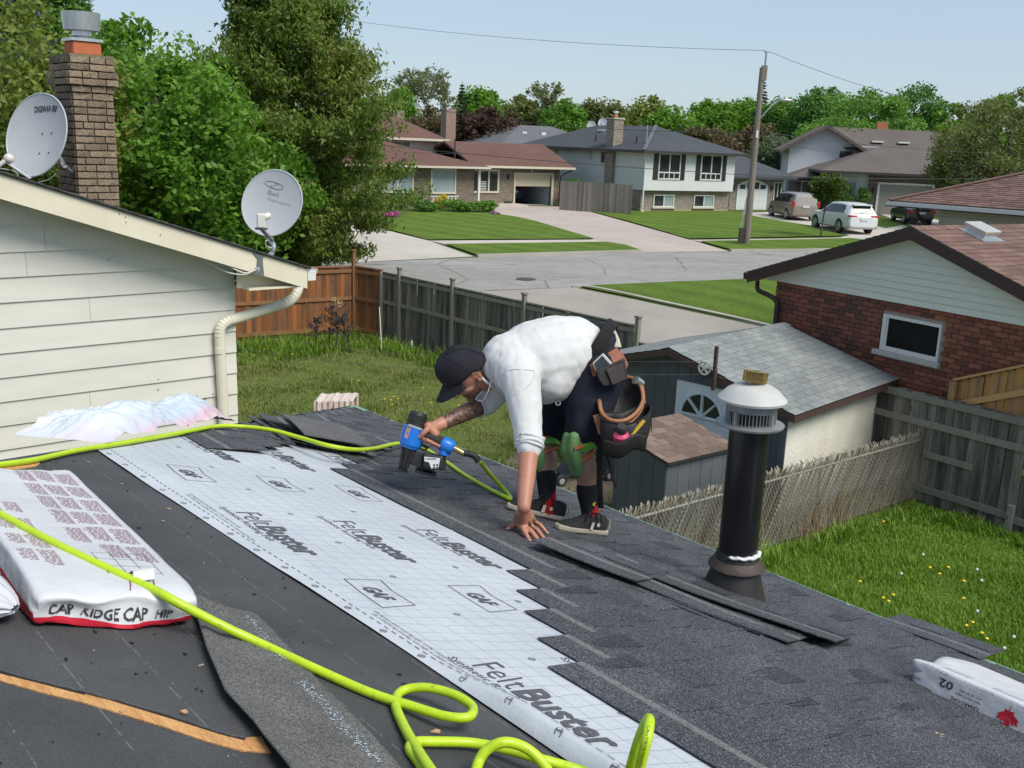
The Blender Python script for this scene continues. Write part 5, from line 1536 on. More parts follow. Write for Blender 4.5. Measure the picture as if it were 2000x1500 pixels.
MB().box((3.45,1.18,2.7),(3.58,1.3,3.05)).build('wall_lamp',M_SHUT,th_)
MB().tube([(-1.1,0.8,4.0),(-1.1,0.8,5.3)],0.05,8).build('vent_pipe',M_GUT_DK,th_)
b=MB();b.box((-0.2,11.5,5.2),(0.7,12.4,7.2));b.build('chimney',M_FB_GREY,th_)
b=MB();b.box((6.1,14.6,4.0),(7.0,15.5,7.6));b.build('far_chimney',mat('pinkish_far_brick',(0.30,0.20,0.16)),th_)
def back_house(name,label,p,rz,w,d,zw,zr_,mw,mr):
 h=thing(name,label,'house',(p[0],p[1],0),rz)
 MB().box((0,0,0),(w,d,zw)).build('wall',mw,h)
 b=MB();slab_roof(b,[(-.6,-.6,zw+.05),(w+.6,-.6,zw+.05),(w+.6,d+.6,zw+.05),(-.6,d+.6,zw+.05)],[(w*0.35,d/2,zr_),(w*0.65,d/2,zr_)],0.2);b.build('roof',mr,h)
 b=MB();b.box((-.65,-.68,zw-.12),(w+.65,-.6,zw+.05));b.build('gutter',M_GUT_DK,h)
 return h
h1=back_house('far_house','pale grey hip roof seen between the bungalow and the white house',(-1.7,100.864,5.609),0.5,12,9,5.0,6.9,M_FS_CREAM,M_RF_GREY)
for x,y in((3.2,2.2),(5.3,2.0)):MB().box((x,y,5.9),(x+0.5,y+0.5,6.25)).build('roof_vent',M_TRIMW,h1)
h2=back_house('far_house','small reddish brown hip roof far behind the white house garage',(27.262,107.57,3.554),0.0,10,8,2.9,4.6,M_FB_TAN,M_RF_BROWN)
h3=back_house('far_house','low taupe roofed wing between the two garages with a barred window',(22.406,83.804,3.091),-0.1,7.5,8,3.35,4.6,M_FB_DK,M_RF_TAUPE)
win(h3,0.4,3.2,1.6,3.1,-0.05,3,fw=0.06)
YO=(25.028,79.496,0.0);YA=-0.14
yh_=thing('split_level_house','taupe roofed split level house with a white gable and a grey double garage door','house',YO,YA)
MB().box((-0.4,0.3,0.3),(1.75,12,3.9)).build('side_wall',M_FS_WHITE2,yh_)
MB().box((1.76,0.0,0.3),(12.5,11,3.9)).build('garage_wall',M_FB_DK,yh_)
b=MB();slab_roof(b,[(-2.1,-0.9,4.05),(13.3,-0.9,4.05),(13.3,12,4.05),(-2.1,12,4.05)],[(3.6,6.0,6.05),(7.6,6.0,6.05)],0.2);b.build('lower_roof',M_RF_TAUPE,yh_)
MB().box((-2.15,-0.98,3.86),(13.35,-0.9,4.03)).build('gutter',M_GUT_DK,yh_)
MB().box((-3.6,7.5,2.0),(8.5,16,6.0)).build('upper_wall',M_FS_WHITE2,yh_)
gx,gz0,gzp=-0.8,5.85,7.55
b=MB();b.prism([(-3.6,7.46,5.7),(2.0,7.46,5.7),(gx,7.46,gzp-0.15)],(0,0.4,0));b.build('gable',M_FS_WHITE2,yh_)
b=MB();b.prism([(-4.5,6.6,5.45),(gx,6.6,gzp),(2.9,6.6,5.45),(2.9,6.6,5.28),(gx,6.6,gzp-0.18),(-4.5,6.6,5.28)],(0,6.0,0));b.build('gable_roof',M_RF_TAUPE,yh_)
b=MB();b.add([(gx,11.0,gzp),(9.2,11.0,gzp-.1),(12.0,6.8,5.6),(1.0,6.8,5.6),(9.2,16,5.6),(gx,16,5.6)],[(0,1,2,3),(0,5,4,1),(1,4,2)]);b.build('upper_roof',M_RF_TAUPE,yh_)
b=MB()
for x,g_ in((-4.5,5.45),(2.9,5.45)):b.bar((x,6.55,g_-.12),(gx,6.55,gzp-.1),0.05,0.24)
b.build('barge_board',M_RF_TAUPE,yh_)
win(yh_,0.4,1.6,4.9,5.6,7.42,1)
win(yh_,-0.2,0.9,2.2,3.3,0.27,1,mat_g=M_CURT)
MB().box((2.55,-0.05,0.8),(6.4,0.03,3.18)).build('garage_door',plain('taupe_garage_door',(0.24,0.225,0.20),0.5),yh_)
b=MB();b.box((2.38,-0.09,0.8),(2.55,0.02,3.32));b.box((6.4,-0.09,0.8),(6.57,0.02,3.32));b.box((2.55,-0.09,3.18),(6.4,0.02,3.32));b.build('garage_frame',M_TRIMW,yh_)
for x in(2.1,6.85):MB().box((x-0.06,-0.14,2.5),(x+0.06,0.0,2.85)).build('wall_lamp',M_SHUT,yh_)
win(yh_,7.9,10.1,2.1,3.55,-0.04,2,mat_g=M_CURT)
for x in(3.1,5.2):MB().box((x,8.0,6.35),(x+0.9,8.6,6.48)).build('skylight',M_TRIMW,yh_)
MB().box((4.0,11.5,7.2),(4.9,12.2,8.1)).build('chimney',mat('terracotta_chimney',(0.45,0.17,0.09)),yh_)
vh=thing('low_house','cream house with a maroon brown hip roof behind the brick bungalow','house',(0,0,0),0)
q0,q1,q2,q3=(10.068,28.002,4.13),(13.441,24.385,4.058),(18.585,33.901,5.141),(13.872,31.696,4.522)
A0,A1=Vector(q0),Vector(q1)
dv=(A1-A0);dv.z=0;dl=dv.length;du=dv.normalized();nv_=Vector((-du.y,du.x,0))
ze=3.85
vh.location=(A0.x,A0.y,0);vh.rotation_euler=(0,0,math.atan2(du.y,du.x))
VZ=A0.z
MB().box((1.15,0.6,0),(14,9,VZ-0.12)).build('wall',M_FS_CREAM,vh)
b=MB();slab_roof(b,[(0,0,VZ),(15,0,VZ),(15,10,VZ),(0,10,VZ)],[(5,5,VZ+1.75),(10,5,VZ+1.75)],0.12);b.build('roof',M_OLDSH,vh)
s_=Vector((0,5,1.75));mbt=MB()
r_=random.Random(3);k=0
sl_=s_.length;su=s_.normalized();nn_=Vector((0,-1.75,5)).normalized()
while k*0.143<sl_-0.05:
 a0=k*0.143*su.y;a=a0-r_.uniform(0,.3)
 while a<15-a0:
  w=r_.uniform(0.18,0.4);x0,x1=max(a,a0),min(a+w-0.01,15-a0)
  if x1>x0:
   P=Vector((0,0,VZ))+su*(k*0.143);t1=min(0.165,sl_-k*0.143);X=Vector((1,0,0));l=r_.uniform(0.012,0.02)
   mbt.add([P+X*x0+nn_*l,P+X*x1+nn_*l,P+X*x1+su*t1+nn_*.003,P+X*x0+su*t1+nn_*.003,P+X*x0,P+X*x1],[(0,1,2,3),(4,5,1,0)])
  a+=w
 k+=1
tag(mbt.build('roof_shingles',M_BRSH,vh),kind='stuff')
b=MB()
s2_=Vector((5,0,1.75)).normalized();k=0
b.bar((0,0,VZ+0.02),(5,5,VZ+1.78),0.22,0.03);b.build('hip_cap',M_BRSH,vh)
MB().box((-0.05,-0.10,VZ-0.13),(15,-0.003,VZ-0.03)).build('gutter',M_TRIMW,vh)
MB().box((-0.10,-0.02,VZ-0.16),(-0.005,10,VZ-0.02)).build('side_gutter',M_BRTRIM,vh)
MB().box((0.0,0.0,VZ-0.16),(15,0.6,VZ-0.13)).build('soffit',M_BRTRIM,vh)
b=MB();P=smoothpath([(0.75,0.1,VZ-.15),(0.75,0.2,VZ-.35),(0.85,0.4,VZ-.55),(1.2,0.52,VZ-.75),(1.35,0.54,VZ-.95),(1.35,0.54,0.3)],6)
b.tube(P,0.05,8);b.build('downspout',M_BRTRIM,vh,smooth=0.8)
# ----- board fence of the white house
fence('wooden_fence','grey shadow board fence between the bungalow and the white house',(2.718,69.422),(7.374,67.444),1.95,0.15,M_GREYW2 if 'M_GREYW2' in globals()else wood('silvered_fence_wood',(0.25,0.225,0.20),(0.15,0.135,0.12),vary=0.3),M_RAILG,[(1.6,0.09,0.03,0,1),(0.5,0.09,0.03,0,1)],1,[],cap=False,seed=21).location.z=0.86
# ----- utility pole, wires, sign post
PB=(11.581,51.649,0.638)
up_=thing('utility_pole','tall weathered wooden utility pole with a street light arm by the road','utility pole',PB)
M_POLE=mat('weathered_pole',(0.23,0.195,0.16),(0.16,0.135,0.11),3,0.9,stretch=(6,6,0.5),bump=0.4)
MB().tube([(0,0,-0.3),(0,0,4),(0,0,8.6)],[0.19,0.16,0.125],14).build('shaft',M_POLE,up_,smooth=1)
MB().box((-0.02,-0.14,8.0),(0.22,0.12,8.7)).build('pole_top_bracket',M_POLE,up_)
MB().tube([(0.12,0,8.5),(0.13,0,9.35)],0.045,8).build('insulator_pin',M_GREYST,up_)
MB().tube([(0.03,-0.05,9.35),(0.24,0.05,9.35)],0.05,8).build('insulator',M_GREYST,up_)
MB().tube(smoothpath([(0.05,-0.1,6.15),(0.35,-0.2,6.55),(0.7,-0.25,6.95),(0.95,-0.3,7.1)],5),0.035,8).build('lamp_arm',M_GALV,up_,smooth=1)
MB().ball((1.2,-0.32,7.11),(0.36,0.13,0.08),14,8).build('lamp_head',M_GALV,up_,smooth=2)
MB().cbox((-0.0,-0.17,5.45),(0.1,0.08,0.35)).build('spool_insulator',M_TRIMW,up_)
MB().box((-0.43,-0.22,0),(-0.18,0.0,0.85)).build('junction_box',mat('dark_brown_box',(0.06,0.045,0.036)),up_)
pole=Vector(PB)
def wire(name,label,pts,sag,r,n=16,grp='overhead wires'):
 mb=MB()
 for a,c in zip(pts,pts[1:]):
  a,c=Vector(a),Vector(c)
  mb.tube([a.lerp(c,q/n)-Vector((0,0,4*sag*(q/n)*(1-q/n)))for q in range(n+1)],r,4)
 o=mb.build(name,M_WIRE);return tag(o,label,'wire',grp)
M_WIRE=plain('black_wire',(0.05,0.05,0.055),0.6)
M_WIREP=plain('grey_wire',(0.20,0.21,0.23),0.6)
wire('overhead_wire','topmost thin wire crossing the sky through the pole top',[(-26.635,76.408,15.111),pole+Vector((0.13,0,9.4)),(33.849,64.432,8.075)],0.9,0.012)
wire('overhead_wire','thick cable running behind the pole just above the roofs',[(-10.549,56.492,4.992),pole+Vector((-0.05,0.1,3.45)),(32.292,61.518,4.509)],0.15,0.022)
wire('overhead_wire','upper cable passing in front of the far trees left of the pole',[(-12.02,64.429,8.063),pole+Vector((-0.1,0.1,5.55))],0.75,0.018)
wire('overhead_wire','service cable falling from the pole to the white gable',[pole+Vector((0.1,0.1,5.45)),(26.855,86.421,5.424)],0.25,0.018)
wire('overhead_wire','cable from the pole out to the right over the dark trees',[pole+Vector((0.1,0.1,5.6)),(34.387,65.96,5.873)],0.35,0.018)
wire('overhead_wire','service wire from the pole across the street toward the taupe roof',[pole+Vector((0.1,-0.1,3.3)),(30.601,71.647,3.861)],0.2,0.016)
wire('overhead_wire','thin wire low over the bungalow roof',[(-11.104,59.45,4.461),(7.58,67.76,4.807)],0.2,0.012)
sp0=(11.51,53.316,0.656)
sg=thing('sign_post','slim leaning grey sign post on the lawn left of the utility pole','sign post',sp0)
MB().tube([(0,0,0),(0.28,0.05,2.3)],0.035,8).build('post',M_GALV,sg)
fp=thing('utility_pole','slender far pole with a lamp arm among the trees','utility pole',(-4.47,112.878,4.246))
MB().tube([(0,0,-3),(0,0,4.6)],0.14,8).build('shaft',M_POLE,fp);MB().bar((-0.9,0,4.0),(0.9,0,4.1),0.1,0.1).build('crossarm',M_POLE,fp)
fp=thing('utility_pole','far concrete lamp pole right of the charcoal roof','utility pole',(18.93,123.675,6.377))
MB().tube([(0,0,-4),(0,0,2.2)],0.14,8).build('shaft',M_GALV,fp);MB().tube([(0,0,2.0),(0.9,0,2.4)],0.06,6).build('lamp_arm',M_GALV,fp)
# ----- cars
M_TYRE=plain('tyre_rubber',(0.016,0.016,0.017),0.8);M_ALLOY=plain('alloy_rim',(0.50,0.51,0.53),0.3,0.7)
M_CGLASS=glass_dark('car_glass',(0.012,0.014,0.016),0.05);M_TAIL=plain('red_lens',(0.42,0.015,0.02),0.25);M_PLATE=plain('white_plate',(0.62,0.63,0.66),0.5)
M_LAMP=plain('clear_lens',(0.6,0.62,0.63),0.15);M_PLAS=plain('black_plastic',(0.025,0.025,0.027),0.6)
def paint(name,c,metal=0.0,c2=None):
 m=mat(name,c,c2 or tuple(x*0.93 for x in c),3,0.3,metal=metal,spec=0.6)
 m.node_tree.nodes['Principled BSDF'].inputs['Coat Weight'].default_value=0.6
 return m
def car(name,label,pos,head,body_m,low_m,ST,wheels,win_rows,tail,plate_z,wr=0.35):
 """ST: stations from the nose (+x) to the tail: x, z low, z belt, half width, roof z, roof half width"""
 t=thing(name,label,name.replace('parked_','').replace('_',' '),pos,head)
 mb=MB()
 rings=[]
 for x,zl,zb_,hw,zt,ht in ST:
  half=[(hw*0.80,zl),(hw*0.98,zl+0.10),(hw,zl+(zb_-zl)*0.55),(hw*0.965,zb_),(ht,zt-0.05),(ht*0.86,zt)]
  rings.append([(x,y,z)for y,z in half]+[(x,-y,z)for y,z in reversed(half)])
 vs=[p for r in rings for p in r];n=12;fs=[]
 for i in range(len(rings)-1):
  for k in range(n):fs.append((i*n+k,i*n+(k+1)%n,(i+1)*n+(k+1)%n,(i+1)*n+k))
 fs+=[tuple(range(n)),tuple((len(rings)-1)*n+k for k in reversed(range(n)))]
 mb.add(vs,fs)
 o=mb.build('body',body_m,t,smooth=0.6)
 s=o.modifiers.new('round','SUBSURF');s.levels=s.render_levels=2
 for e in o.data.edges:pass
 cr=o.data.attributes.new('crease_edge','FLOAT','EDGE')
 cr.data.foreach_set('value',[0.62]*len(o.data.edges))
 o.data.polygons.foreach_set('use_smooth',[True]*len(o.data.polygons))
 def side(x,f,sgn,out=0.022):
  """point on the side of the cabin at x, f from belt (0) to roof edge (1)"""
  for a,c in zip(ST,ST[1:]):
   if a[0]>=x>=c[0]:
    q=(a[0]-x)/(a[0]-c[0]);L_=lambda i:a[i]+(c[i]-a[i])*q
    y0,z0,y1,z1=L_(3)*0.965,L_(2),L_(5),L_(4)-0.05
    return(x,sgn*(y0+(y1-y0)*f+out),z0+(z1-z0)*f)
 for sgn in(1,-1):
  for(xa,xb,xc,xd)in win_rows:
   P=[side(xa,0.07,sgn),side(xb,0.07,sgn),side(xc,0.88,sgn),side(xd,0.88,sgn)]
   w=MB();w.prism(P,(0,-sgn*0.03,0));w.build('side_window',M_CGLASS,t)
 for x in wheels:
  for sgn in(1,-1):
   hw=ST[len(ST)//2][3]
   w=MB().lathe([(wr*0.62,-0.11),(wr*0.93,-0.12),(wr,-0.08),(wr,0.08),(wr*0.93,0.12),(wr*0.62,0.11)],24,(x,sgn*(hw-0.10),wr),0,Matrix.Rotation(PI/2,3,'X')).build('wheel',M_TYRE,t,smooth=0.6)
   rb=MB();c=Vector((x,sgn*(hw-0.10+0.118),wr))
   rb.tube([c+Vector((wr*0.63*math.cos(q*PI/10),0,wr*0.63*math.sin(q*PI/10)))for q in range(21)],0.03,5,caps=False)
   for q in range(5):rb.bar(c,c+Vector((wr*0.62*math.cos(q*1.2566),0,wr*0.62*math.sin(q*1.2566))),0.09,0.03,(0,1,0))
   rb.build('rim',M_ALLOY,w)
   ar=MB().lathe([(wr*0.2,-0.02),(wr*1.17,-0.02),(wr*1.17,0.012),(wr*0.2,0.012)],24,(x,sgn*(hw-0.012),wr+0.02),0,Matrix.Rotation(PI/2,3,'X'));ar.build('wheel_arch',M_PLAS,t)
 L0=ST[-1];xr=L0[0]
 return t,side
hd=Vector((-0.17,0.985,0));hang=math.atan2(hd.y,hd.x)
M_PWHITE=paint('pearl_white_paint',(0.66,0.67,0.66));M_PGOLD=paint('champagne_paint',(0.33,0.29,0.245),0.5);M_PBLACK=paint('black_paint',(0.010,0.011,0.014));M_PBLUE=paint('dark_blue_paint',(0.012,0.020,0.06),0.3)
SUVS=[(2.58,0.42,0.78,0.70,0.84,0.60),(2.45,0.26,0.92,0.90,0.99,0.76),(1.9,0.24,1.02,0.97,1.09,0.84),(1.15,0.24,1.08,0.99,1.17,0.86),(0.35,0.24,1.10,0.99,1.70,0.66),(-0.6,0.24,1.12,0.99,1.77,0.68),(-1.6,0.24,1.16,0.99,1.74,0.66),(-2.10,0.26,1.16,0.98,1.66,0.64),(-2.50,0.34,1.08,0.93,1.15,0.84),(-2.60,0.42,0.95,0.84,1.02,0.76)]
def rear_bits(t,ST,glass,tails,plate,bumper_m):
 g=MB();g.prism(glass,(0.03,0,0));g.build('rear_window',M_CGLASS,t)
 for q in tails:w=MB();w.box(*q);w.build('tail_light',M_TAIL,t,bevel=0.02)
 MB().box(*plate).build('number_plate',M_PLATE,t)
c0=(19.62,62.1,0.78)
suv,sd=car('suv','white seven seat suv parked in the driveway, its tail toward the street',c0,hang,M_PWHITE,None,SUVS,(1.62,-1.48),[(0.95,-0.05,-0.1,0.25),(-0.12,-1.05,-1.0,-0.17),(-1.12,-1.95,-1.75,-1.08)],None,0.9,0.38)
rear_bits(suv,SUVS,[(-2.50,0.66,1.20),(-2.50,-0.66,1.20),(-2.18,-0.56,1.60),(-2.18,0.56,1.60)],[((-2.60,0.42,0.98),(-2.42,0.93,1.10)),((-2.60,-0.93,0.98),(-2.42,-0.42,1.10))],((-2.645,-0.22,0.80),(-2.60,0.22,0.93)),None)
MB().box((-2.58,-0.88,0.30),(-2.50,0.88,0.50)).build('lower_bumper',plain('grey_bumper',(0.30,0.29,0.27),0.5),suv,bevel=0.03)
MB().prism([(-2.08,0.62,1.665),(-2.08,-0.62,1.665),(-2.34,-0.58,1.64),(-2.34,0.58,1.64)],(0,0,0.04)).build('spoiler',M_PWHITE,suv)
pv=(18.031,68.865,0.867);pv2=(17.499,74.041,0.899)
hv=Vector((pv2[0]-pv[0],pv2[1]-pv[1],0)).normalized();hva=math.atan2(hv.y,hv.x)
VANS=[(2.50,0.42,0.72,0.72,0.78,0.62),(2.36,0.26,0.86,0.88,0.93,0.74),(1.75,0.22,1.02,0.93,1.09,0.80),(1.25,0.22,1.08,0.94,1.18,0.80),(0.45,0.22,1.09,0.94,1.70,0.70),(-0.6,0.22,1.10,0.94,1.80,0.72),(-1.9,0.22,1.10,0.94,1.78,0.71),(-2.36,0.24,1.10,0.93,1.70,0.70),(-2.52,0.34,1.02,0.88,1.10,0.80),(-2.56,0.42,0.9,0.82,0.96,0.74)]
cv=Vector((pv[0],pv[1],0))+hv*1.55+Vector((hv.y,-hv.x,0))*0.84
van,sd=car('minivan','champagne grey minivan parked nose in at the white garage door',(cv.x,cv.y,gz(cv.y)+.015),hva,M_PGOLD,None,VANS,(1.52,-1.55),[(1.15,0.35,0.22,0.38),(0.25,-0.85,-0.85,0.10),(-0.95,-2.15,-2.05,-0.95)],None,0.9,0.34)
rear_bits(van,VANS,[(-2.48,0.66,1.14),(-2.48,-0.66,1.14),(-2.36,-0.60,1.62),(-2.36,0.60,1.62)],[((-2.56,0.76,0.88),(-2.38,0.95,1.25)),((-2.56,-0.95,0.88),(-2.38,-0.76,1.25))],((-2.60,-0.22,0.85),(-2.555,0.22,0.98)),None)
MB().box((-2.3,-0.955,0.23),(2.2,0.955,0.43)).build('lower_cladding',plain('brown_grey_cladding',(0.13,0.115,0.10),0.6),van,bevel=0.03)
ps=(26.119,69.403,0.873);ps2=(26.552,75.183,0.9)
hs=Vector((ps2[0]-ps[0],ps2[1]-ps[1],0)).normalized();hsa=math.atan2(hs.y,hs.x)
SEDS=[(2.30,0.40,0.66,0.66,0.72,0.56),(2.15,0.24,0.78,0.84,0.84,0.70),(1.5,0.20,0.88,0.88,0.94,0.76),(0.95,0.20,0.92,0.89,1.00,0.78),(0.15,0.20,0.94,0.89,1.40,0.60),(-0.5,0.20,0.95,0.89,1.44,0.62),(-1.15,0.20,0.97,0.89,1.38,0.60),(-1.75,0.22,0.98,0.88,1.06,0.72),(-2.15,0.30,0.97,0.85,1.03,0.74),(-2.30,0.40,0.82,0.78,0.90,0.70)]
csd=Vector((ps[0],ps[1],0))+hs*1.32+Vector((hs.y,-hs.x,0))*0.80
sed,sd=car('sedan','black four door sedan parked before the grey double garage door',(csd.x,csd.y,gz(csd.y)+.012),hsa,M_PBLACK,None,SEDS,(1.35,-1.32),[(0.78,0.0,-0.05,0.12),(-0.07,-0.85,-0.85,-0.12),(-0.92,-1.45,-1.2,-0.92)],None,0.8,0.31)
rear_bits(sed,SEDS,[(-1.78,0.62,1.06),(-1.78,-0.62,1.06),(-1.22,-0.52,1.38),(-1.22,0.52,1.38)],[((-2.30,0.52,0.78),(-2.08,0.88,0.98)),((-2.30,-0.88,0.78),(-2.08,-0.52,0.98))],((-2.345,-0.2,0.72),(-2.29,0.2,0.84)),None)
gb=Vector((math.cos(TA),math.sin(TA),0));gn=Vector((-math.sin(TA),math.cos(TA),0))
cb_=Vector(TO)+gb*5.15+gn*5.0
blu,sd=car('hatchback','dark blue hatchback inside the half open garage, tail outward',(cb_.x,cb_.y,0.905),math.atan2(gn.y,gn.x),M_PBLUE,None,[(x*0.85,a,c,d*0.92,e,f)for x,a,c,d,e,f in SUVS],(1.35,-1.25),[(0.8,-0.05,-0.1,0.2),(-0.12,-0.95,-0.9,-0.17)],None,0.9,0.33)
rear_bits(blu,SUVS,[(-2.12,0.6,1.20),(-2.12,-0.6,1.20),(-1.84,-0.5,1.60),(-1.84,0.5,1.60)],[((-2.2,0.5,0.98),(-2.04,0.86,1.12)),((-2.2,-0.86,0.98),(-2.04,-0.5,1.12))],((-2.25,-0.22,0.80),(-2.2,0.22,0.93)),None)
# ----- porch furniture, planters, garden
bn=thing('bench','dark slatted bench on the porch of the tan bungalow','bench',tuple(Vector(TO)+gb*2.1+gn*0.75+Vector((0,0,0.19))),TA)
M_BEN=plain('black_iron',(0.022,0.022,0.024),0.5)
for k in range(4):MB().box((-0.65,-0.22+k*0.11,0.42),(0.65,-0.13+k*0.11,0.45)).build('seat_slat',M_BEN,bn)
for k in range(3):MB().box((-0.65,0.24,0.55+k*0.13),(0.65,0.27,0.64+k*0.13)).build('back_slat',M_BEN,bn)
for x in(-0.6,0.6):
 for y in(-0.2,0.24):MB().box((x-0.025,y-0.025,0),(x+0.025,y+0.025,0.62 if y<0 else 0.9)).build('leg',M_BEN,bn)
chh=thing('chair','dark porch chair right of the bench at the tan bungalow','chair',tuple(Vector(TO)+gb*3.35+gn*0.75+Vector((0,0,0.19))),TA-0.2)
MB().box((-0.28,-0.28,0.40),(0.28,0.28,0.46)).build('seat',M_BEN,chh);MB().box((-0.28,0.25,0.46),(0.28,0.29,1.02)).build('backrest',M_BEN,chh)
for x in(-0.25,0.25):
 for y in(-0.25,0.25):MB().box((x-0.02,y-0.02,0),(x+0.02,y+0.02,0.4)).build('leg',M_BEN,chh)
 # ----- trees and plants
L_MAPLE=leaf_mat('maple_leaf',[(0.080,0.167,0.023),(0.123,0.232,0.032),(0.181,0.297,0.049),(0.290,0.268,0.080)],0.42)
L_GREEN=leaf_mat('fresh_green_leaf',[(0.085,0.190,0.022),(0.133,0.278,0.030),(0.194,0.356,0.047)],0.38)
L_MID=leaf_mat('mid_green_leaf',[(0.081,0.184,0.033),(0.135,0.269,0.043),(0.192,0.354,0.066)],0.35)
L_DARK=leaf_mat('dark_green_leaf',[(0.047,0.133,0.028),(0.083,0.202,0.039),(0.135,0.281,0.054)],0.3)
L_OLIVE=leaf_mat('olive_leaf',[(0.122,0.144,0.046),(0.172,0.201,0.069),(0.230,0.245,0.093)],0.4)
L_PALE=leaf_mat('pale_spring_leaf',[(0.156,0.182,0.091),(0.208,0.234,0.124),(0.260,0.273,0.156)],0.4)
L_RED=leaf_mat('maroon_leaf',[(0.048,0.026,0.022),(0.080,0.042,0.035),(0.120,0.067,0.051)],0.3)
L_BROWN=leaf_mat('brownish_leaf',[(0.098,0.072,0.039),(0.143,0.102,0.054),(0.150,0.135,0.060)],0.3)
L_BLUE=leaf_mat('blue_spruce_needle',[(0.060,0.090,0.093),(0.090,0.128,0.132),(0.128,0.165,0.173)],0.15)
L_SPRUCE=leaf_mat('dark_spruce_needle',[(0.024,0.048,0.025),(0.041,0.071,0.037),(0.058,0.093,0.051)],0.15)
L_YEL=leaf_mat('yellow_green_leaf',[(0.137,0.185,0.035),(0.194,0.253,0.046),(0.262,0.301,0.071)],0.4)
L_WILLOW=leaf_mat('grey_willow_leaf',[(0.110,0.149,0.094),(0.154,0.198,0.127),(0.187,0.231,0.154)],0.4)
M_BARK=mat('grey_bark',(0.10,0.082,0.066),(0.06,0.050,0.042),5,0.95,stretch=(4,4,0.7),bump=0.6)
M_TWIG=mat('pale_twig',(0.17,0.15,0.125),(0.12,0.105,0.09),5,0.9)
def leaves_np(C,size,seed,droop=0.0,aspect=0.55,bend=0.25):
 """one folded diamond per row of C: base, two sides, tip -> arrays of vertices and quads"""
 r=np.random.default_rng(seed);n=len(C)
 d=r.normal(size=(n,3));d[:,2]=d[:,2]*0.6-droop;d/=np.linalg.norm(d,axis=1)[:,None]
 u=r.normal(size=(n,3));s=np.cross(d,u);s/=np.linalg.norm(s,axis=1)[:,None]
 nn=np.cross(d,s)
 sz=(size*r.uniform(0.6,1.35,n))[:,None]
 V=np.empty((n,4,3))
 V[:,0]=C-d*sz*0.5
 V[:,1]=C+s*sz*aspect*0.5+nn*sz*bend*0.3
 V[:,2]=C+d*sz*0.5-nn*sz*bend*0.2
 V[:,3]=C-s*sz*aspect*0.5+nn*sz*bend*0.3
 return V.reshape(-1,3),np.arange(4*n).reshape(n,4)
def crown_points(n,rx,ry,rz,seed,clumps=40,cr=0.28,shape='round',inner=0.25):
 """leaf positions gathered in clumps over an uneven crown centred on the origin"""
 r=np.random.default_rng(seed)
 d=r.normal(size=(clumps,3));d/=np.linalg.norm(d,axis=1)[:,None]
 rad=r.uniform(0.45,1.0,clumps)**0.6
 cen=d*rad[:,None]*(1-cr*0.6)
 if shape=='cone':
  h=r.uniform(-1,1,clumps);a=r.uniform(0,6.283,clumps);w=(1-h)/2*0.95+0.05
  q=r.uniform(0.5,1,clumps)*w;cen=np.stack([q*np.cos(a),q*np.sin(a),h],1)
 if shape=='flame':
  h=r.uniform(-1,1,clumps);a=r.uniform(0,6.283,clumps);w=np.sqrt(np.clip(1-((h+0.25)/1.25)**2,0,1))
  q=r.uniform(0.4,1,clumps)*w*0.9;cen=np.stack([q*np.cos(a),q*np.sin(a),h],1)
 if shape=='taper':
  h=r.uniform(-1,1,clumps);a=r.uniform(0,6.283,clumps);w=np.minimum(1,(1-h)*0.75)*np.sqrt(np.clip((1+h)*1.4,0,1));q=r.uniform(0.4,1,clumps)*w;cen=np.stack([q*np.cos(a),q*np.sin(a),h],1)
 k=r.integers(0,clumps,n)
 o=r.normal(size=(n,3));o/=np.linalg.norm(o,axis=1)[:,None]
 o[:,2]=o[:,2]*0.75+0.12
 csz=(cr*r.uniform(0.6,1.3,clumps))[k][:,None]
 p=cen[k]+o*csz*(r.uniform(0,1,n)**0.45)[:,None]
 m=int(n*inner)
 if m:
  e=r.normal(size=(m,3));e/=np.linalg.norm(e,axis=1)[:,None];p[:m]=e*(r.uniform(0,0.85,m)**0.5)[:,None]
  if shape!='round':p[:m,:2]*=((1-p[:m,2])/2)[:,None]
 return p*np.array([rx,ry,rz])
def limbs(mb,base,top,r0,r,n=7,spread=0.8,fork=0.45):
 """tapered trunk with a few limbs reaching into the crown"""
 base,top=Vector(base),Vector(top);H=(top-base).length
 P=[base.lerp(top,q/6)+Vector((r.uniform(-1,1),r.uniform(-1,1),0))*H*0.012*(q>0)for q in range(7)]
 mb.tube(P,[r0*(1-0.13*q)for q in range(7)],10)
 ends=[]
 for k in range(n):
  t=r.uniform(fork,0.95);p0=base.lerp(top,t);a=r.uniform(0,6.283);l=H*spread*r.uniform(0.35,0.6)*(1.25-t)
  p1=p0+Vector((math.cos(a)*l,math.sin(a)*l,l*r.uniform(0.5,1.0)));pm=p0.lerp(p1,0.5)+Vector((0,0,l*0.08))
  rr=r0*0.45*(1.1-t*0.5);mb.tube([p0,pm,p1],[rr,rr*0.6,rr*0.25],6);ends.append((pm,p1,rr))
  for q in range(2):
   b_=a+r.uniform(-1,1);p2=pm+Vector((math.cos(b_)*l*0.5,math.sin(b_)*l*0.5,l*r.uniform(0.3,0.6)));mb.tube([pm,p2],[rr*0.45,rr*0.15],5)
 return ends
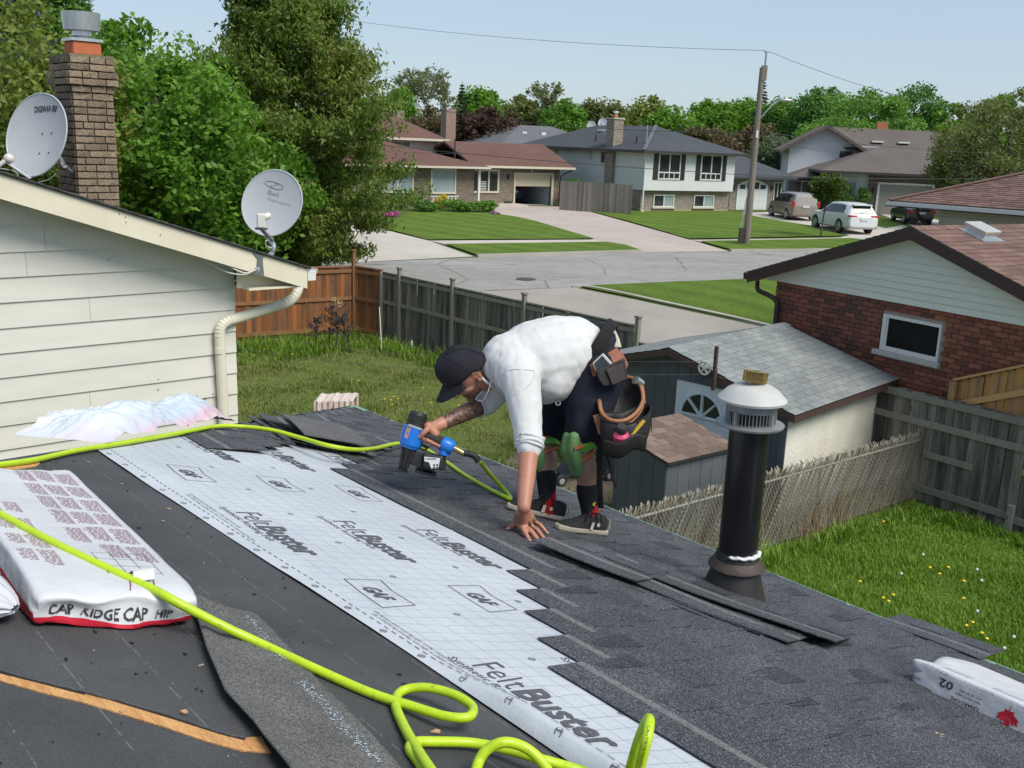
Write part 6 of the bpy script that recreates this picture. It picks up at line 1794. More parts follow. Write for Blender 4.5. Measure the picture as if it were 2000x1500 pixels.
def tree(name,label,base,H,rx,rz,cz,n,leaf,lm,seed,shape='round',clumps=40,cr=0.28,trunk_r=0.2,droop=0.2,group='trees beyond the street',cat='tree',ry=None,inner=0.25,dx=0.0):
 """crown centre at height cz over the base, half-width rx and half-height rz"""
 t=thing(name,label,cat,base,0,group)
 r=random.Random(seed);mb=MB()
 limbs(mb,(0,0,-0.2),(dx,0,min(cz+rz*0.6,H)),trunk_r,r,8,0.9,max(0.15,(cz-rz*0.8)/max(cz+rz*.6,.1)))
 mb.build('trunk',M_BARK,t,smooth=1)
 p=crown_points(n,rx,ry or rx,rz,seed,clumps,cr,shape,inner)+np.array([dx,0,cz])
 V,Fc=leaves_np(p,leaf,seed+1,droop)
 np_mesh('crown',V,Fc,lm,t)
 return t
def bare_tree(name,label,base,H,W,lm,seed,n_leaf=2500,leaf=0.3,group='trees beyond the street',tw=M_TWIG):
 """an airy tree whose fine fanning twigs show: ribbons plus thin leaf"""
 t=thing(name,label,'tree',base,0,group)
 r=random.Random(seed);tubes=MB();tips=[]
 def grow(p,d,l,rad,lev):
  q=p+d*l
  m=p.lerp(q,0.5)+Vector((r.uniform(-1,1),r.uniform(-1,1),0))*l*0.06
  tubes.tube([p,m,q],[rad,rad*0.8,rad*0.6],5 if lev<2 else 3,caps=False)
  if lev>=3:tips.append((m,q))
  if lev==5:return
  for k in range(r.choice((2,3,3))if lev<4 else 2):
   a=r.uniform(0,6.283);s=r.uniform(0.25,0.62)
   e=d.orthogonal().normalized();f=d.cross(e)
   nd_=(d+(e*math.cos(a)+f*math.sin(a))*s*(W/H*2.0)+Vector((0,0,0.10))).normalized()
   grow(q,nd_,l*r.uniform(0.62,0.86),rad*0.55,lev+1)
 grow(Vector((0,0,0)),Vector((0,0,1)),H*0.27,H*0.018,0)
 tubes.build('trunk',tw,t)
 rr=np.random.default_rng(seed);k=rr.integers(0,len(tips),n_leaf);f=rr.uniform(0,1.15,n_leaf)[:,None]
 A=np.array([tuple(a)for a,c in tips]);B_=np.array([tuple(c)for a,c in tips])
 C=A[k]+(B_[k]-A[k])*f+rr.normal(size=(n_leaf,3))*H*0.012
 V,Fc=leaves_np(C,leaf,seed,0.3);np_mesh('crown',V,Fc,lm,t)
 return t
def conifer(name,label,base,H,W,lm,seed,n=5000,leaf=0.5,group='trees beyond the street',up=0.0,gap=0.55):
 t=thing(name,label,'tree',base,0,group)
 r=np.random.default_rng(seed);mb=MB();mb.tube([(0,0,0),(0,0,H)],[H*0.018,0.03],8)
 P=[]
 z=H*0.08;
 while z<H*0.985:
  w=W*(1-z/H)**0.85+0.08
  m=max(4,int(9*(1-z/H)+3));a0=r.uniform(0,6.28)
  for k in range(m):
   a=a0+6.283*k/m+r.uniform(-.2,.2);l=w*r.uniform(0.75,1.08)
   e=np.array([math.cos(a)*l,math.sin(a)*l,-l*(0.25-up)])
   mb.tube([(0,0,z),(e[0],e[1],z+e[2])],[0.04,0.012],4,caps=False)
   q=max(6,int(n*l/(W*H*6)))
   f=r.uniform(0.1,1.0,q)[:,None]
   pts=np.array([0,0,z])+e*f+r.normal(size=(q,3))*np.array([0.11,0.11,0.07])*(l*0.55+0.2)+np.array([0,0,-0.05])
   P.append(pts)
  z+=gap*(0.55+0.6*(1-z/H))
 mb.build('trunk',M_BARK,t)
 V,Fc=leaves_np(np.concatenate(P),leaf,seed,0.25,0.35);np_mesh('crown',V,Fc,lm,t)
 return t
def maple(label,base,seed):
 t=thing('maple_tree',label,'tree',base,0,'trees behind the cream house')
 r=random.Random(seed);mb=MB();segs=[]
 P=[Vector((0.25*math.sin(q*0.7),0,1.6*q))for q in range(9)]
 mb.tube(P,[0.20-0.021*q for q in range(9)],10)
 for k in range(92):
  t0=r.uniform(0.06,0.97);z=12.8*t0;i=min(7,int(z/1.6));p0=P[i].lerp(P[i+1],z/1.6-i)
  a=k*2.399+r.uniform(-.3,.3)
  wz=(0.62+1.3*t0 if t0<0.25 else 0.95-((t0-0.25)/0.78)**0.9)
  l=max(0.5,4.5*wz*r.uniform(0.72,1.05))
  rise=l*(0.12+0.85*t0*r.uniform(0.6,1.1))
  p1=p0+Vector((math.cos(a)*l,math.sin(a)*l,rise));pm=p0.lerp(p1,0.5)+Vector((0,0,l*0.10))
  rr=0.055*(1.15-t0)+0.012
  mb.tube([p0,pm,p1],[rr,rr*0.6,rr*0.2],6)
  chain=[p0.lerp(pm,0.45),p0.lerp(pm,0.75),pm,pm.lerp(p1,0.5),p1]
  for c0,c1 in zip(chain,chain[1:]):segs.append((c0,c1,1.0))
  for q in range(7):
   s=r.uniform(0.3,1.0);b0=p0.lerp(pm,s*2)if s<0.5 else pm.lerp(p1,s*2-1)
   b_=a+r.choice((-1,1))*r.uniform(0.35,1.1);l2=l*r.uniform(0.18,0.36)
   b1=b0+Vector((math.cos(b_)*l2,math.sin(b_)*l2,l2*r.uniform(0.0,0.75)))
   mb.tube([b0,b1],[rr*0.35,0.006],4);segs.append((b0,b1,0.8))
 mb.build('trunk',M_BARK,t,smooth=1)
 rg=np.random.default_rng(seed);n=64000
 W=np.array([(c1-c0).length*w for c0,c1,w in segs]);k=rg.choice(len(segs),n,p=W/W.sum())
 A=np.array([tuple(s[0])for s in segs]);B_=np.array([tuple(s[1])for s in segs])
 f=rg.integers(0,5,n)[:,None]/4.0+rg.normal(size=(n,1))*0.04
 C=A[k]+(B_[k]-A[k])*f+rg.normal(size=(n,3))*np.array([0.15,0.15,0.13])-np.array([0,0,0.12])
 C=np.concatenate([C,crown_points(62000,3.9,3.9,5.6,seed+3,170,0.15,'taper',0.10)+np.array([0,0,6.6])])
 V,Fc=leaves_np(C,0.175,seed,1.0,0.36,0.4);np_mesh('crown',V,Fc,L_MAPLE,t)
 return t
maple('tall young maple with drooping reddish green leaves behind the cedar fence',(-7.54,33.149,0.0),5)
G1='trees behind the cream house'
def at(u_v_z):return(u_v_z[0],u_v_z[1],0)
tree('leafy_tree','bushy fresh green tree between the brick chimney and the maple',at((-9.808,27.6,4.596)),10,3.3,3.6,4.6,26000,0.20,L_GREEN,21,clumps=70,cr=0.22,group=G1,droop=0.5)
tree('leafy_tree','low dense green tree spreading behind the gable and under the maple',at((-9.395,30.325,3.098)),8,3.8,2.9,3.4,24000,0.20,L_GREEN,22,clumps=70,cr=0.22,group=G1,droop=0.5)
tree('leafy_tree','yellow green tree behind the oval satellite dish',at((-12.081,24.644,5.135)),9,3.0,3.2,5.0,24000,0.17,L_YEL,23,clumps=60,cr=0.24,group=G1,droop=0.4)
tree('broadleaf_tree','dark green broad tree behind the chimney cap',at((-28.006,62.979,10.589)),18,2.9,5.2,9.5,20000,0.34,L_MID,24,clumps=60,cr=0.24,group=G1)
conifer('spruce_tree','blue grey spruce at the top left corner',at((-23.122,47.215,9.184)),16.5,3.6,L_BLUE,25,16000,0.32,G1,gap=0.6)
tree('broadleaf_tree','pointed green tree top rising right of the chimney',at((-22.455,56.849,6.48)),10.5,2.6,4.6,5.5,14000,0.30,L_GREEN,26,'flame',50,0.22,group=G1)
tree('leafy_tree','green tree peeping between the chimney top and the maple',at((-17.562,49.803,7.118)),11,3.6,3.0,6.4,14000,0.28,L_MID,27,clumps=50,group=G1)
tree('leafy_tree','shaded green tree filling the gap left of the chimney',at((-16.458,34.596,3.751)),10,4.5,3.6,4.2,16000,0.24,L_MID,28,clumps=50,group=G1)
FARG='trees beyond the street'
TREES=[('bare','tall airy grey green tree with fanning bare twigs left of the far houses',(-11.18,123.459,14.037),5.8,L_PALE,31),('bare','round topped twiggy grey tree right of the maroon tree',(2.798,130.357,12.785),4.4,L_PALE,32),('round','green tree close behind the maple tips',(-14.075,116.526,10.865),3.6,L_GREEN,33),('round','bright green ragged tree above the maroon tree',(-5.743,133.375,12.503),4.2,L_GREEN,34),('conifer','narrow dark spruce between the light trees',(-7.021,119.812,11.699),2.2,L_SPRUCE,35),('round','wide maroon leaved tree behind the bungalow roof',(-3.028,108.903,9.102),4.3,L_RED,36),('round','brownish tree left of the maroon one',(-9.481,109.817,8.627),4.0,L_BROWN,37),('round','dense bright green tree behind the grey roof',(4.513,112.214,10.039),3.4,L_GREEN,38),('round','olive green feathery tree over the far dishes',(9.946,130.039,11.461),4.0,L_OLIVE,39),('round','yellowish green tree top behind the charcoal roof',(15.49,133.24,11.942),3.9,L_YEL,40),('round','green spreading tree behind the ridge of the white house',(16.598,116.375,10.237),4.4,L_GREEN,41),('round','reddish brown tree behind the right end of the charcoal roof',(18.815,105.512,7.829),3.8,L_BROWN,42),('round','reddish brown tree behind the utility pole',(24.174,107.676,8.277),3.3,L_BROWN,43),('round','bright green rounded tree left of the utility pole',(22.988,126.985,11.589),3.6,L_GREEN,44),('round','bright green tree just left of the pole top lamp',(27.243,131.211,12.056),3.6,L_GREEN,45),('conifer','open branched spruce rising behind the utility pole',(28.413,125.469,13.841),2.8,L_SPRUCE,46),('round','mid green tree right of the street lamp',(30.294,122.897,11.697),4.0,L_MID,47),('round','dark green tall tree standing above the taupe house',(33.001,117.032,12.971),4.3,L_DARK,48),('round','huge green domed tree behind the taupe house',(33.548,102.377,11.905),6.4,L_MID,49),('round','dark topped tree behind the huge domed one',(45.253,121.425,14.133),4.6,L_DARK,50),('flame','pale fresh green poplars right of the domed tree',(46.026,110.324,10.733),4.2,L_GREEN,51),('flame','fresh green poplar row behind the willow',(51.645,114.601,11.415),4.4,L_GREEN,52),('round','low mid green tree filling behind the taupe gable',(28.161,93.505,9.223),4.2,L_MID,53),('round','green tree behind the chimney of the taupe house',(34.397,95.494,8.939),4.0,L_MID,54),('willow','small grey green willow behind the garage of the white house',(22.908,95.07,7.177),2.6,L_WILLOW,55),('round','olive willow like tree at the right edge',(30.32,64.862,9.863),5.2,L_OLIVE,56),('round','olive lower crown in front of the poplars',(29.527,68.497,7.871),2.9,L_OLIVE,57),('round','distant grey green trees between the airy ones',(-0.892,145.482,11.526),6.0,L_OLIVE,58),('round','distant olive tree filling behind the feathery one',(14.024,145.373,11.071),6.0,L_OLIVE,59),('round','distant green tree behind the maple and the airy tree',(-22.061,140.248,11.144),7.0,L_MID,60),('round','distant mid green tree behind the brownish pair',(29.326,147.507,11.391),6.5,L_MID,61),]
for kind,label,top,w,lm,seed in TREES:
 zt=top[2];gy=gz(top[1]);base=(top[0],top[1],gy);H=zt-gy
 sc=top[1]/100.0
 if kind=='bare':bare_tree('airy_tree',label,base,H*1.02,w*1.5,lm,seed,5200,0.26*sc)
 elif kind=='conifer':conifer('spruce_tree',label,base,H,w,lm,seed,5000,0.42)
 elif kind=='flame':tree('poplar_tree',label,base,H,w,H*0.5,H*0.5,11000,0.40*sc,lm,seed,'flame',60,0.20,0.25)
 elif kind=='willow':tree('willow_tree',label,base,H,w,H*0.46,H*0.53,7000,0.30,lm,seed,'round',40,0.25,0.15,droop=-0.9)
 else:
  rz_=min(H*0.47,w*1.25)
  tree('leafy_tree' if lm is not L_RED else 'maroon_tree',label,base,H,w,rz_,H-rz_,11000 if w<5 else 17000,0.36*sc,lm,seed,'round',55 if w<5 else 85,0.26 if w<5 else 0.20,0.3,group=FARG)
P_,S_=[],[]
for i in range(150):
 a=-0.75+1.5*i/149;D=rng.uniform(150,185);x,y=math.sin(a)*D,math.cos(a)*D
 h=rng.uniform(6.5,9.5);q=crown_points(520,6,6,h*0.55,900+i,14,0.34)
 P_.append(q+np.array([x,y,h*0.5+0.5]))
V,Fc=leaves_np(np.concatenate(P_),0.85,77,0.1)
tag(np_mesh('far_wood',V,Fc,L_MID),kind='stuff')
tb=(16.914,57.119,0.707)
t=thing('lollipop_tree','small round topped ornamental tree on a thin trunk before the parked cars','tree',tb)
MB().tube([(0,0,-.1),(0.05,0,1.0),(0.12,0,2.1)],[0.055,0.045,0.04],8).build('trunk',M_BARK,t)
p=crown_points(5200,1.05,1.05,0.95,71,46,0.26)+np.array([0.14,0,2.75])
p[p[:,2]<2.05,2]+=0.25
V,Fc=leaves_np(p,0.17,72,0.3);np_mesh('crown',V,Fc,leaf_mat('golden_green_leaf',[(0.04,0.09,0.01),(0.075,0.13,0.015),(0.13,0.16,0.03)]),t)
def bush(name,label,pos,rx,rz,n,leaf,lm,seed,cat='shrub',group='garden plants along the bungalow',stems=True):
 t=thing(name,label,cat,pos,0,group)
 if stems:MB().tube([(0,0,0),(0.02,0,rz*0.9)],0.03,5).build('stem',M_BARK,t)
 V,Fc=leaves_np(crown_points(n,rx,rx,rz,seed,22,0.32)+np.array([0,0,rz*0.95]),leaf,seed);np_mesh('foliage',V,Fc,lm,t)
 return t
L_FLY=leaf_mat('yellow_flower',[(0.55,0.42,0.02),(0.65,0.52,0.05)],0.2);L_FLP=leaf_mat('pink_flower',[(0.45,0.07,0.28),(0.55,0.14,0.36)],0.2)
L_LAV=leaf_mat('lilac_flower',[(0.30,0.16,0.26),(0.36,0.2,0.3)],0.2)
bush('yellow_bush','yellow flowering bush below the bungalow window',(-5.024,66.266,0.839),0.55,0.55,700,0.12,L_FLY,81)
for k,(p,w,h,lm,lab)in enumerate((((-6.137,64.064,0.809),0.8,0.45,L_DARK,'dark low bush at the left of the flower bed'),((-4.179,65.032,0.823),1.0,0.42,L_GREEN,'fresh green mound beside the yellow bush'),((-3.502,64.567,0.816),0.7,0.38,L_MID,'mid green mound near the porch post'),((-2.551,65.032,0.823),0.8,0.40,L_GREEN,'green mound in front of the porch step'),((-1.909,65.347,0.827),0.6,0.40,L_MID,'small green mound at the right end of the bed'),((-5.517,63.586,0.803),0.6,0.3,L_MID,'small leafy plant left of the yellow bush'))):
 bush('low_shrub',lab,p,w,h,900,0.14,lm,82+k)
bush('pink_flowers','clump of pink flowers at the tip of the flower bed',(-1.525,63.218,0.798),0.4,0.13,350,0.10,L_LAV,90,'flowers',stems=False)
bush('pink_flowers','bright pink flowers on the lawn beneath the maple',(-7.473,59.413,0.741),0.7,0.16,500,0.12,L_FLP,91,'flowers',stems=False)
pp=(3.758,73.002,0.896)
t=thing('planter','black pot with an airy shrub beside the bungalow garage','planter',pp)
MB().lathe([(0.26,0),(0.38,0.55),(0.42,0.55),(0.42,0.62),(0.34,0.62),(0.0,0.58)],18).build('pot',M_PLAS,t,smooth=0.6)
V,Fc=leaves_np(crown_points(1600,0.85,0.85,0.75,95,26,0.3)+np.array([0,0,1.3]),0.13,95);np_mesh('foliage',V,Fc,L_DARK,t)
for k in range(6):MB().tube([(0,0,0.5),(0.5*math.cos(k),0.5*math.sin(k),1.6)],0.02,4).build('stem',M_BARK,t)
bush('climbing_shrub','dark green shrub with purple blossom against the white side wall of the taupe house',(24.689,79.241,0.9),1.15,1.35,3200,0.2,L_DARK,97,group='shrubs by the taupe house')
bush('lilac_blossom','purple blossom at the top left of the dark shrub by the taupe garage',(23.77,79.168,2.9),0.45,0.3,260,0.14,L_LAV,98,'flowers','shrubs by the taupe house',False)
bush('climbing_shrub','small arching green climber at the corner of the taupe garage',(26.309,78.912,1.5),0.55,0.75,1300,0.16,L_MID,99,group='shrubs by the taupe house')
bush('climbing_shrub','low dark shrub trailing between the two climbers',(25.651,78.904,0.9),0.8,0.45,1100,0.16,L_DARK,100,group='shrubs by the taupe house')
# ----- grass blades in the two near yards
def inpoly(x,y,poly):
 c=np.zeros(len(x),bool);n=len(poly)
 for i in range(n):
  x0,y0=poly[i][:2];x1,y1=poly[(i+1)%n][:2]
  m=((y0>y)!=(y1>y));xx=np.where(m,(x1-x0)*(y-y0)/((y1-y0)or 1e-9)+x0,0);c^=m&(x<xx)
 return c
def blades(name,poly,n,h0,h1,w,m,seed,patch=0.6,dens=0.0):
 r=np.random.default_rng(seed);P=np.array([p[:2]for p in poly])
 x=r.uniform(P[:,0].min(),P[:,0].max(),n*3);y=r.uniform(P[:,1].min(),P[:,1].max(),n*3)
 k=inpoly(x,y,poly);x,y=x[k][:n],y[k][:n]
 nz=np.sin(x*1.9+1.3*np.sin(y*1.1))*np.sin(y*2.3+1.1*np.sin(x*1.7))+0.6*np.sin(x*5.1+y*3.7)*np.sin(y*6.3-x*2.2)
 keep=r.uniform(-1.2,1.2,len(x))<nz+dens;x,y,nz=x[keep],y[keep],nz[keep];n=len(x)
 h=r.uniform(h0,h1,n)*(1+patch*nz);a=r.uniform(0,6.283,n);ln=r.uniform(0.2,0.9,n)*h
 b_=a+r.uniform(-.8,.8,n);dx,dy=np.cos(b_)*ln,np.sin(b_)*ln;wx,wy=-np.sin(a)*w/2,np.cos(a)*w/2
 z0=np.zeros(n)+0.005;V=np.empty((n,5,3))
 V[:,0]=np.stack([x-wx,y-wy,z0],1);V[:,1]=np.stack([x+wx,y+wy,z0],1)
 V[:,2]=np.stack([x+wx*.8+dx*.4,y+wy*.8+dy*.4,h*.62],1);V[:,3]=np.stack([x-wx*.8+dx*.4,y-wy*.8+dy*.4,h*.62],1)
 V[:,4]=np.stack([x+dx,y+dy,h],1)
 i=np.arange(n)[:,None]*5
 Fc=np.concatenate([np.concatenate([i,i+1,i+2],1),np.concatenate([i,i+2,i+3],1),np.concatenate([i+3,i+2,i+4],1)])
 return tag(np_mesh(name,V.reshape(-1,3),Fc,m),kind='stuff')
L_GR1=leaf_mat('lush_grass_blade',[(0.095,0.182,0.018),(0.154,0.274,0.025),(0.236,0.347,0.042)],0.3)
L_GR2=leaf_mat('dry_grass_blade',[(0.106,0.169,0.026),(0.169,0.225,0.040),(0.275,0.269,0.090)],0.35)
blades('tall_grass',[(1.7,11.2),(6.4,15.0),(8.4,12.7),(6.0,7.0),(2.6,7.5),(1.5,9.8)],120000,0.035,0.09,0.011,L_GR1,3,0.35,0.9)
blades('yard_grass',[(-9,17),(-1.2,9.5),(1.0,11.2),(4.4,17.3),(2.2,20.2),(-4.4,26.9),(-9.5,23.8)],90000,0.03,0.10,0.016,L_GR2,4,0.55,0.25)
blades('weedy_grass',[(-9,22.5),(-8,21.2),(-3.6,25.0),(2.0,19.3),(2.3,20.1),(-4.4,26.9)],14000,0.10,0.30,0.02,L_GR1,6,0.5,0.2)
blades('weedy_grass',[(0.9,10.6),(6.4,15.0),(6.5,14.6),(1.4,10.6)],6000,0.10,0.28,0.02,L_GR1,7,0.5,0.6)
blades('weedy_grass',[(6.3,15.0),(8.2,12.6),(8.0,12.4),(6.1,14.6)],4000,0.08,0.2,0.02,L_GR1,8,0.5,0.6)
M_DAND=plain('dandelion_yellow',(0.75,0.55,0.02),0.7);M_PUFF=plain('dandelion_puff',(0.62,0.62,0.58),0.9);M_STEM=plain('flower_stem',(0.12,0.18,0.05),0.7)
def flower(m,ball,h):
 mb=MB();mb.tube([(0,0,0),(0.01,0,h)],0.0045,4,1)
 if ball:mb.ball((0.01,0,h+0.012),0.02,8,6)
 else:mb.lathe([(0.006,h-0.006),(0.022,h+0.004),(0.017,h+0.011),(0.0,h+0.014)],10,(0.01,0,0))
 return mb.mesh('dandelion',[m,M_STEM])
fy,fp_=flower(M_DAND,False,0.14),flower(M_PUFF,True,0.20)
for k,p in enumerate(((5.495,12.231,0.0),(5.549,12.033,0.0),(5.758,12.256,0.0),(5.789,11.844,0.0),(4.566,11.26,0.0),(4.711,11.356,0.0),(4.582,11.166,0.0),(5.548,11.32,0.0),(5.389,10.678,0.0),(5.289,10.596,0.0),(5.387,10.435,0.0),(5.375,10.304,0.0),(5.461,13.862,0.0),(4.419,11.702,0.0))):
 tag(put('dandelion',fy,None,p,(0,0,k)),'yellow dandelion in the lush green lawn on the right','flower','dandelions in the right lawn')
for k,p in enumerate(((6.02,12.062,0.0),(5.93,11.709,0.0),(5.5,10.826,0.0),(5.638,10.221,0.0),(5.403,9.956,0.0),(4.975,11.843,0.0),(5.494,12.489,0.0))):
 tag(put('dandelion',fp_,None,p,(0,0,k)),'white dandelion seed head in the lush green lawn on the right','flower','dandelion clocks in the right lawn')
for k,p in enumerate(((-5.418,26.16,0.0),(-4.913,25.64,0.0),(-4.557,26.34,0.0),(-6.034,24.007,0.0),(-6.098,23.814,0.0),(-6.113,23.344,0.0),(-5.288,23.616,0.0),(-2.563,19.713,0.0),(-2.421,19.654,0.0),(-2.385,19.946,0.0),(-2.284,19.797,0.0),(-2.352,19.347,0.0),(-1.621,19.579,0.0),(-1.892,20.8,0.0),(-3.314,21.203,0.0),(-1.039,19.471,0.0),(-0.933,19.216,0.0),(-0.445,19.761,0.0),(-0.38,19.3,0.0),(-6.389,25.072,0.0))):
 tag(put('dandelion',fy,None,p,(0,0,k)),'yellow dandelion in the worn yard behind the roof','flower','dandelions in the worn yard')
 # ----- things lying on the roof (roof frame: w down-slope, e along the eave)
HROT=Matrix.Rotation(ROOF_ANG,4,'Z')
def hthing(name,label,cat,w,e,group=None,h=0.0):
 """a thing standing on the roof at (w, e); its parts are built in the roof frame"""
 p=HROT@Vector((w,e,zr(w)+h))
 return thing(name,label,cat,p,ROOF_ANG,group)
def hpart(mb,name,m,t,smooth=None,bevel=0.0):
 me=mb.mesh(name,m,smooth)
 me.transform((HROT.inverted()@Matrix.Translation(t.location if t.parent is None else Vector())).inverted()if False else Matrix.Translation(-(HROT.inverted()@t.location)))
 o=put(name,me,t)
 if bevel:
  b=o.modifiers.new('bevel','BEVEL');b.width=bevel;b.segments=2;b.limit_method='ANGLE';b.angle_limit=0.6
 return o
def hsub(mb,name,m,t,part,smooth=None):
 o=hpart(mb,name,m,t,smooth);o.parent=part;return o
def rp(w,e,h=0.0):return Vector((w,e,zr(w)+h))
NRM=Vector((SL,0,1)).normalized()
def hose_mat():
 m,t,p=NM('lime_hose_rubber')
 n=noise_n(t,7,6,0.75);n2=noise_n(t,60,4,0.8)
 col=ramp(t,n,[(0.35,(0.44,0.62,0.012)),(0.6,(0.40,0.56,0.015)),(0.78,(0.30,0.38,0.04))])
 col=mixc(t,ramp(t,n2,[(0.56,(0,0,0)),(0.72,(0.7,0.7,0.7))]),col,(0.14,0.15,0.04))
 t.links.new(col,p.inputs['Base Color']);p.inputs['Roughness'].default_value=0.38;p.inputs['Specular IOR Level'].default_value=0.5
 return m
M_HOSE=hose_mat()
def hose(name,label,pts,r,cat='hose'):
 P=smoothpath(pts,10)
 mb=MB();mb.tube([HROT@p for p in P],r,14)
 return tag(mb.build(name,M_HOSE,smooth=3.2),label,cat),P
HR=0.0112
H1=[rp(*q)for q in((0.611,2.915,0.1),(0.659,2.81,0.096),(0.734,2.549,0.095),(0.805,2.355,0.094),(0.85,2.246,0.092),(0.879,2.181,0.085),(0.964,2.13,0.045),(1.045,2.053,0.018),(1.105,1.914,0.014),(1.161,1.779,0.014),(1.209,1.683,0.022),(1.244,1.595,0.035),(1.285,1.564,0.045),(1.324,1.6,0.05),(1.32,1.666,0.05),(1.286,1.73,0.04),(1.241,1.76,0.02),(1.191,1.714,0.014),(1.149,1.628,0.014),(1.106,1.524,0.02),(1.068,1.429,0.03),(1.046,1.352,0.03))]
hose('air_hose','lime green air hose crossing the shingle bundle and looping at the bottom',H1,HR)
H2=[rp(*q)for q in((1.044,1.365,0.012),(1.077,1.465,0.012),(1.093,1.519,0.012),(1.121,1.537,0.014),(1.164,1.526,0.016),(1.239,1.496,0.02),(1.288,1.435,0.03),(1.325,1.361,0.04),(1.391,1.317,0.03),(1.43,1.249,0.03))]
H3=[rp(*q)for q in((1.12,1.34,0.014),(1.17,1.391,0.03),(1.196,1.395,0.06),(1.227,1.376,0.085),(1.265,1.354,0.08),(1.285,1.32,0.06),(1.282,1.268,0.03))]
H4=[rp(*q)for q in((1.41,1.207,0.02),(1.412,1.192,0.1),(1.43,1.189,0.17),(1.466,1.202,0.2),(1.437,1.173,0.21),(1.407,1.153,0.18),(1.396,1.156,0.11),(1.376,1.144,0.05))]
hose('air_hose','lime green hose loop lying flat behind the arched one at the bottom edge',H2,HR)
hose('air_hose','arched lime green hose loop at the bottom edge in the middle',H3,HR)
o4,P4=hose('air_hose','steep upright bend of lime green hose standing on the felt at the bottom edge',H4,HR)
ink=MB()
def on_hose(P,i0,flip=1.0,rr=HR):
 """lettering frame along a hose path"""
 cum=[0.0]
 for a,c in zip(P,P[1:]):cum.append(cum[-1]+(c-a).length)
 cw=HROT.inverted()@Vector((0,0,5.3))
 def f(a,u):
  s=cum[i0]+a
  k=max(q for q in range(len(cum))if cum[q]<=s)if s<cum[-1]else len(cum)-2
  k=min(k,len(P)-2)
  d=(P[k+1]-P[k]).normalized();p=P[k]+d*(s-cum[k])
  v=(cw-p).normalized();sd=d.cross(v).normalized();n=sd.cross(d)
  th=(u-0.0035)*flip/rr
  return HROT@(p+(n*math.cos(th)+sd*-math.sin(th))*(rr+0.0006))
 return f
text_on(ink,'CAUTION MAXIMUM WORKING',on_hose(P4,44),0.13,0.0065)
ink.build('printed_lettering',plain('dark_hose_print',(0.06,0.08,0.01),0.6),o4)
HF=[rp(*q)for q in((0.799,3.625,0.014),(0.882,3.701,0.014),(1.032,3.819,0.016),(1.246,4.034,0.018),(1.574,4.316,0.022),(1.903,4.602,0.028),(2.209,4.867,0.035),(2.361,4.883,0.05),(2.475,4.755,0.075),(2.556,4.569,0.085),(2.594,4.373,0.1),(2.73,4.344,0.1),(2.924,4.446,0.1),(3.397,4.883,0.07),(3.662,5.035,0.04),(3.579,4.696,0.04),(3.437,4.3,0.04),(3.364,4.005,0.04),(3.328,3.812,0.042),(3.341,3.777,0.042),(3.399,3.874,0.052),(3.306,3.875,0.122),(3.12,3.745,0.222))]
hose('air_hose','lime green air hose running along the hip to the blue nail gun',HF[:-1]+[Vector(HROT.inverted()@Vector((-0.143,4.581,3.82)))],0.0115)
M_WRAP=mat('white_plastic_wrap',(0.50,0.505,0.52),(0.56,0.565,0.58),4,0.38,bump=0.35,bscale=16,bdist=0.012)
M_WRED=mat('red_print_wrap',(0.45,0.012,0.030),(0.52,0.02,0.04),8,0.36,bump=0.2,bscale=20)
M_PRINT=plain('maroon_small_print',(0.25,0.055,0.085),0.6);M_PRK=plain('black_stamp',(0.03,0.03,0.03),0.6);M_PRG=plain('grey_blue_print',(0.20,0.24,0.30),0.6)
def soft_bundle(L_,W_,Hh,seed,nx=60,ny=24,nz=9,redz=0.30,crinkle=1.0):
 """a wrapped stack: rounded box, gathered ends, wrinkled film; returns builder and surface functions"""
 r0=0.011
 def warp(p):
  x,y,z=p
  ex=max(0.0,(abs(x)-(L_/2-0.09))/0.09)
  q=mnoise.noise((x*6+seed,y*9,z*16));q2=mnoise.noise((x*22,y*30+seed,z*40))
  amp=(0.0035+0.013*ex**1.2)*crinkle
  z2=z+q*amp+q2*amp*0.35-0.012*ex**2*(z/Hh)
  y2=y*(1-0.03*ex)+q2*amp*0.6
  x2=x+q*amp*1.4*(1 if ex>0 else 0.2)
  return(x2,y2,max(z2,0.001))
 def rnd(x,y,z):
  cx,cy,cz=(max(-L_/2+r0,min(L_/2-r0,x)),max(-W_/2+r0,min(W_/2-r0,y)),max(r0,min(Hh-r0,z)))
  d=Vector((x-cx,y-cy,z-cz));
  return Vector((cx,cy,cz))+(d.normalized()*r0 if d.length>1e-6 else d)
 mb=MB()
 def face(f,nu,nv,ms):
  base=len(mb.v);mb.grid(lambda u,v:warp(rnd(*f(u,v))),nu,nv)
  k0=len(mb.m)-nu*nv
  for j in range(nv):
   for i in range(nu):mb.m[k0+j*nu+i]=ms(i/nu,j/nv)
 xs=lambda u:-L_/2+L_*u;ys=lambda u:-W_/2+W_*u;zs=lambda u:Hh*u
 face(lambda u,v:(xs(u),ys(v),Hh),nx,ny,lambda u,v:0)
 face(lambda u,v:(xs(u),ys(v),0),nx,ny,lambda u,v:1)
 for s in(0,1):
  face(lambda u,v:(xs(u),ys(s),zs(v)),nx,nz,lambda u,v:1 if v<redz else 0)
  face(lambda u,v:(xs(s),ys(u),zs(v)),ny,nz,lambda u,v:1 if v<redz*0.7 else 0)
 top=lambda a,u:Vector(warp(rnd(a,u,Hh)))+Vector((0,0,0.0014))
 sidef=lambda s:(lambda a,z:Vector(warp(rnd(a,s*W_/2,z)))+Vector((0,s*0.0016,0)))
 endf=lambda s:(lambda a,z:Vector(warp(rnd(s*L_/2,a,z)))+Vector((s*0.003,0,0)))
 return mb,top,sidef,endf
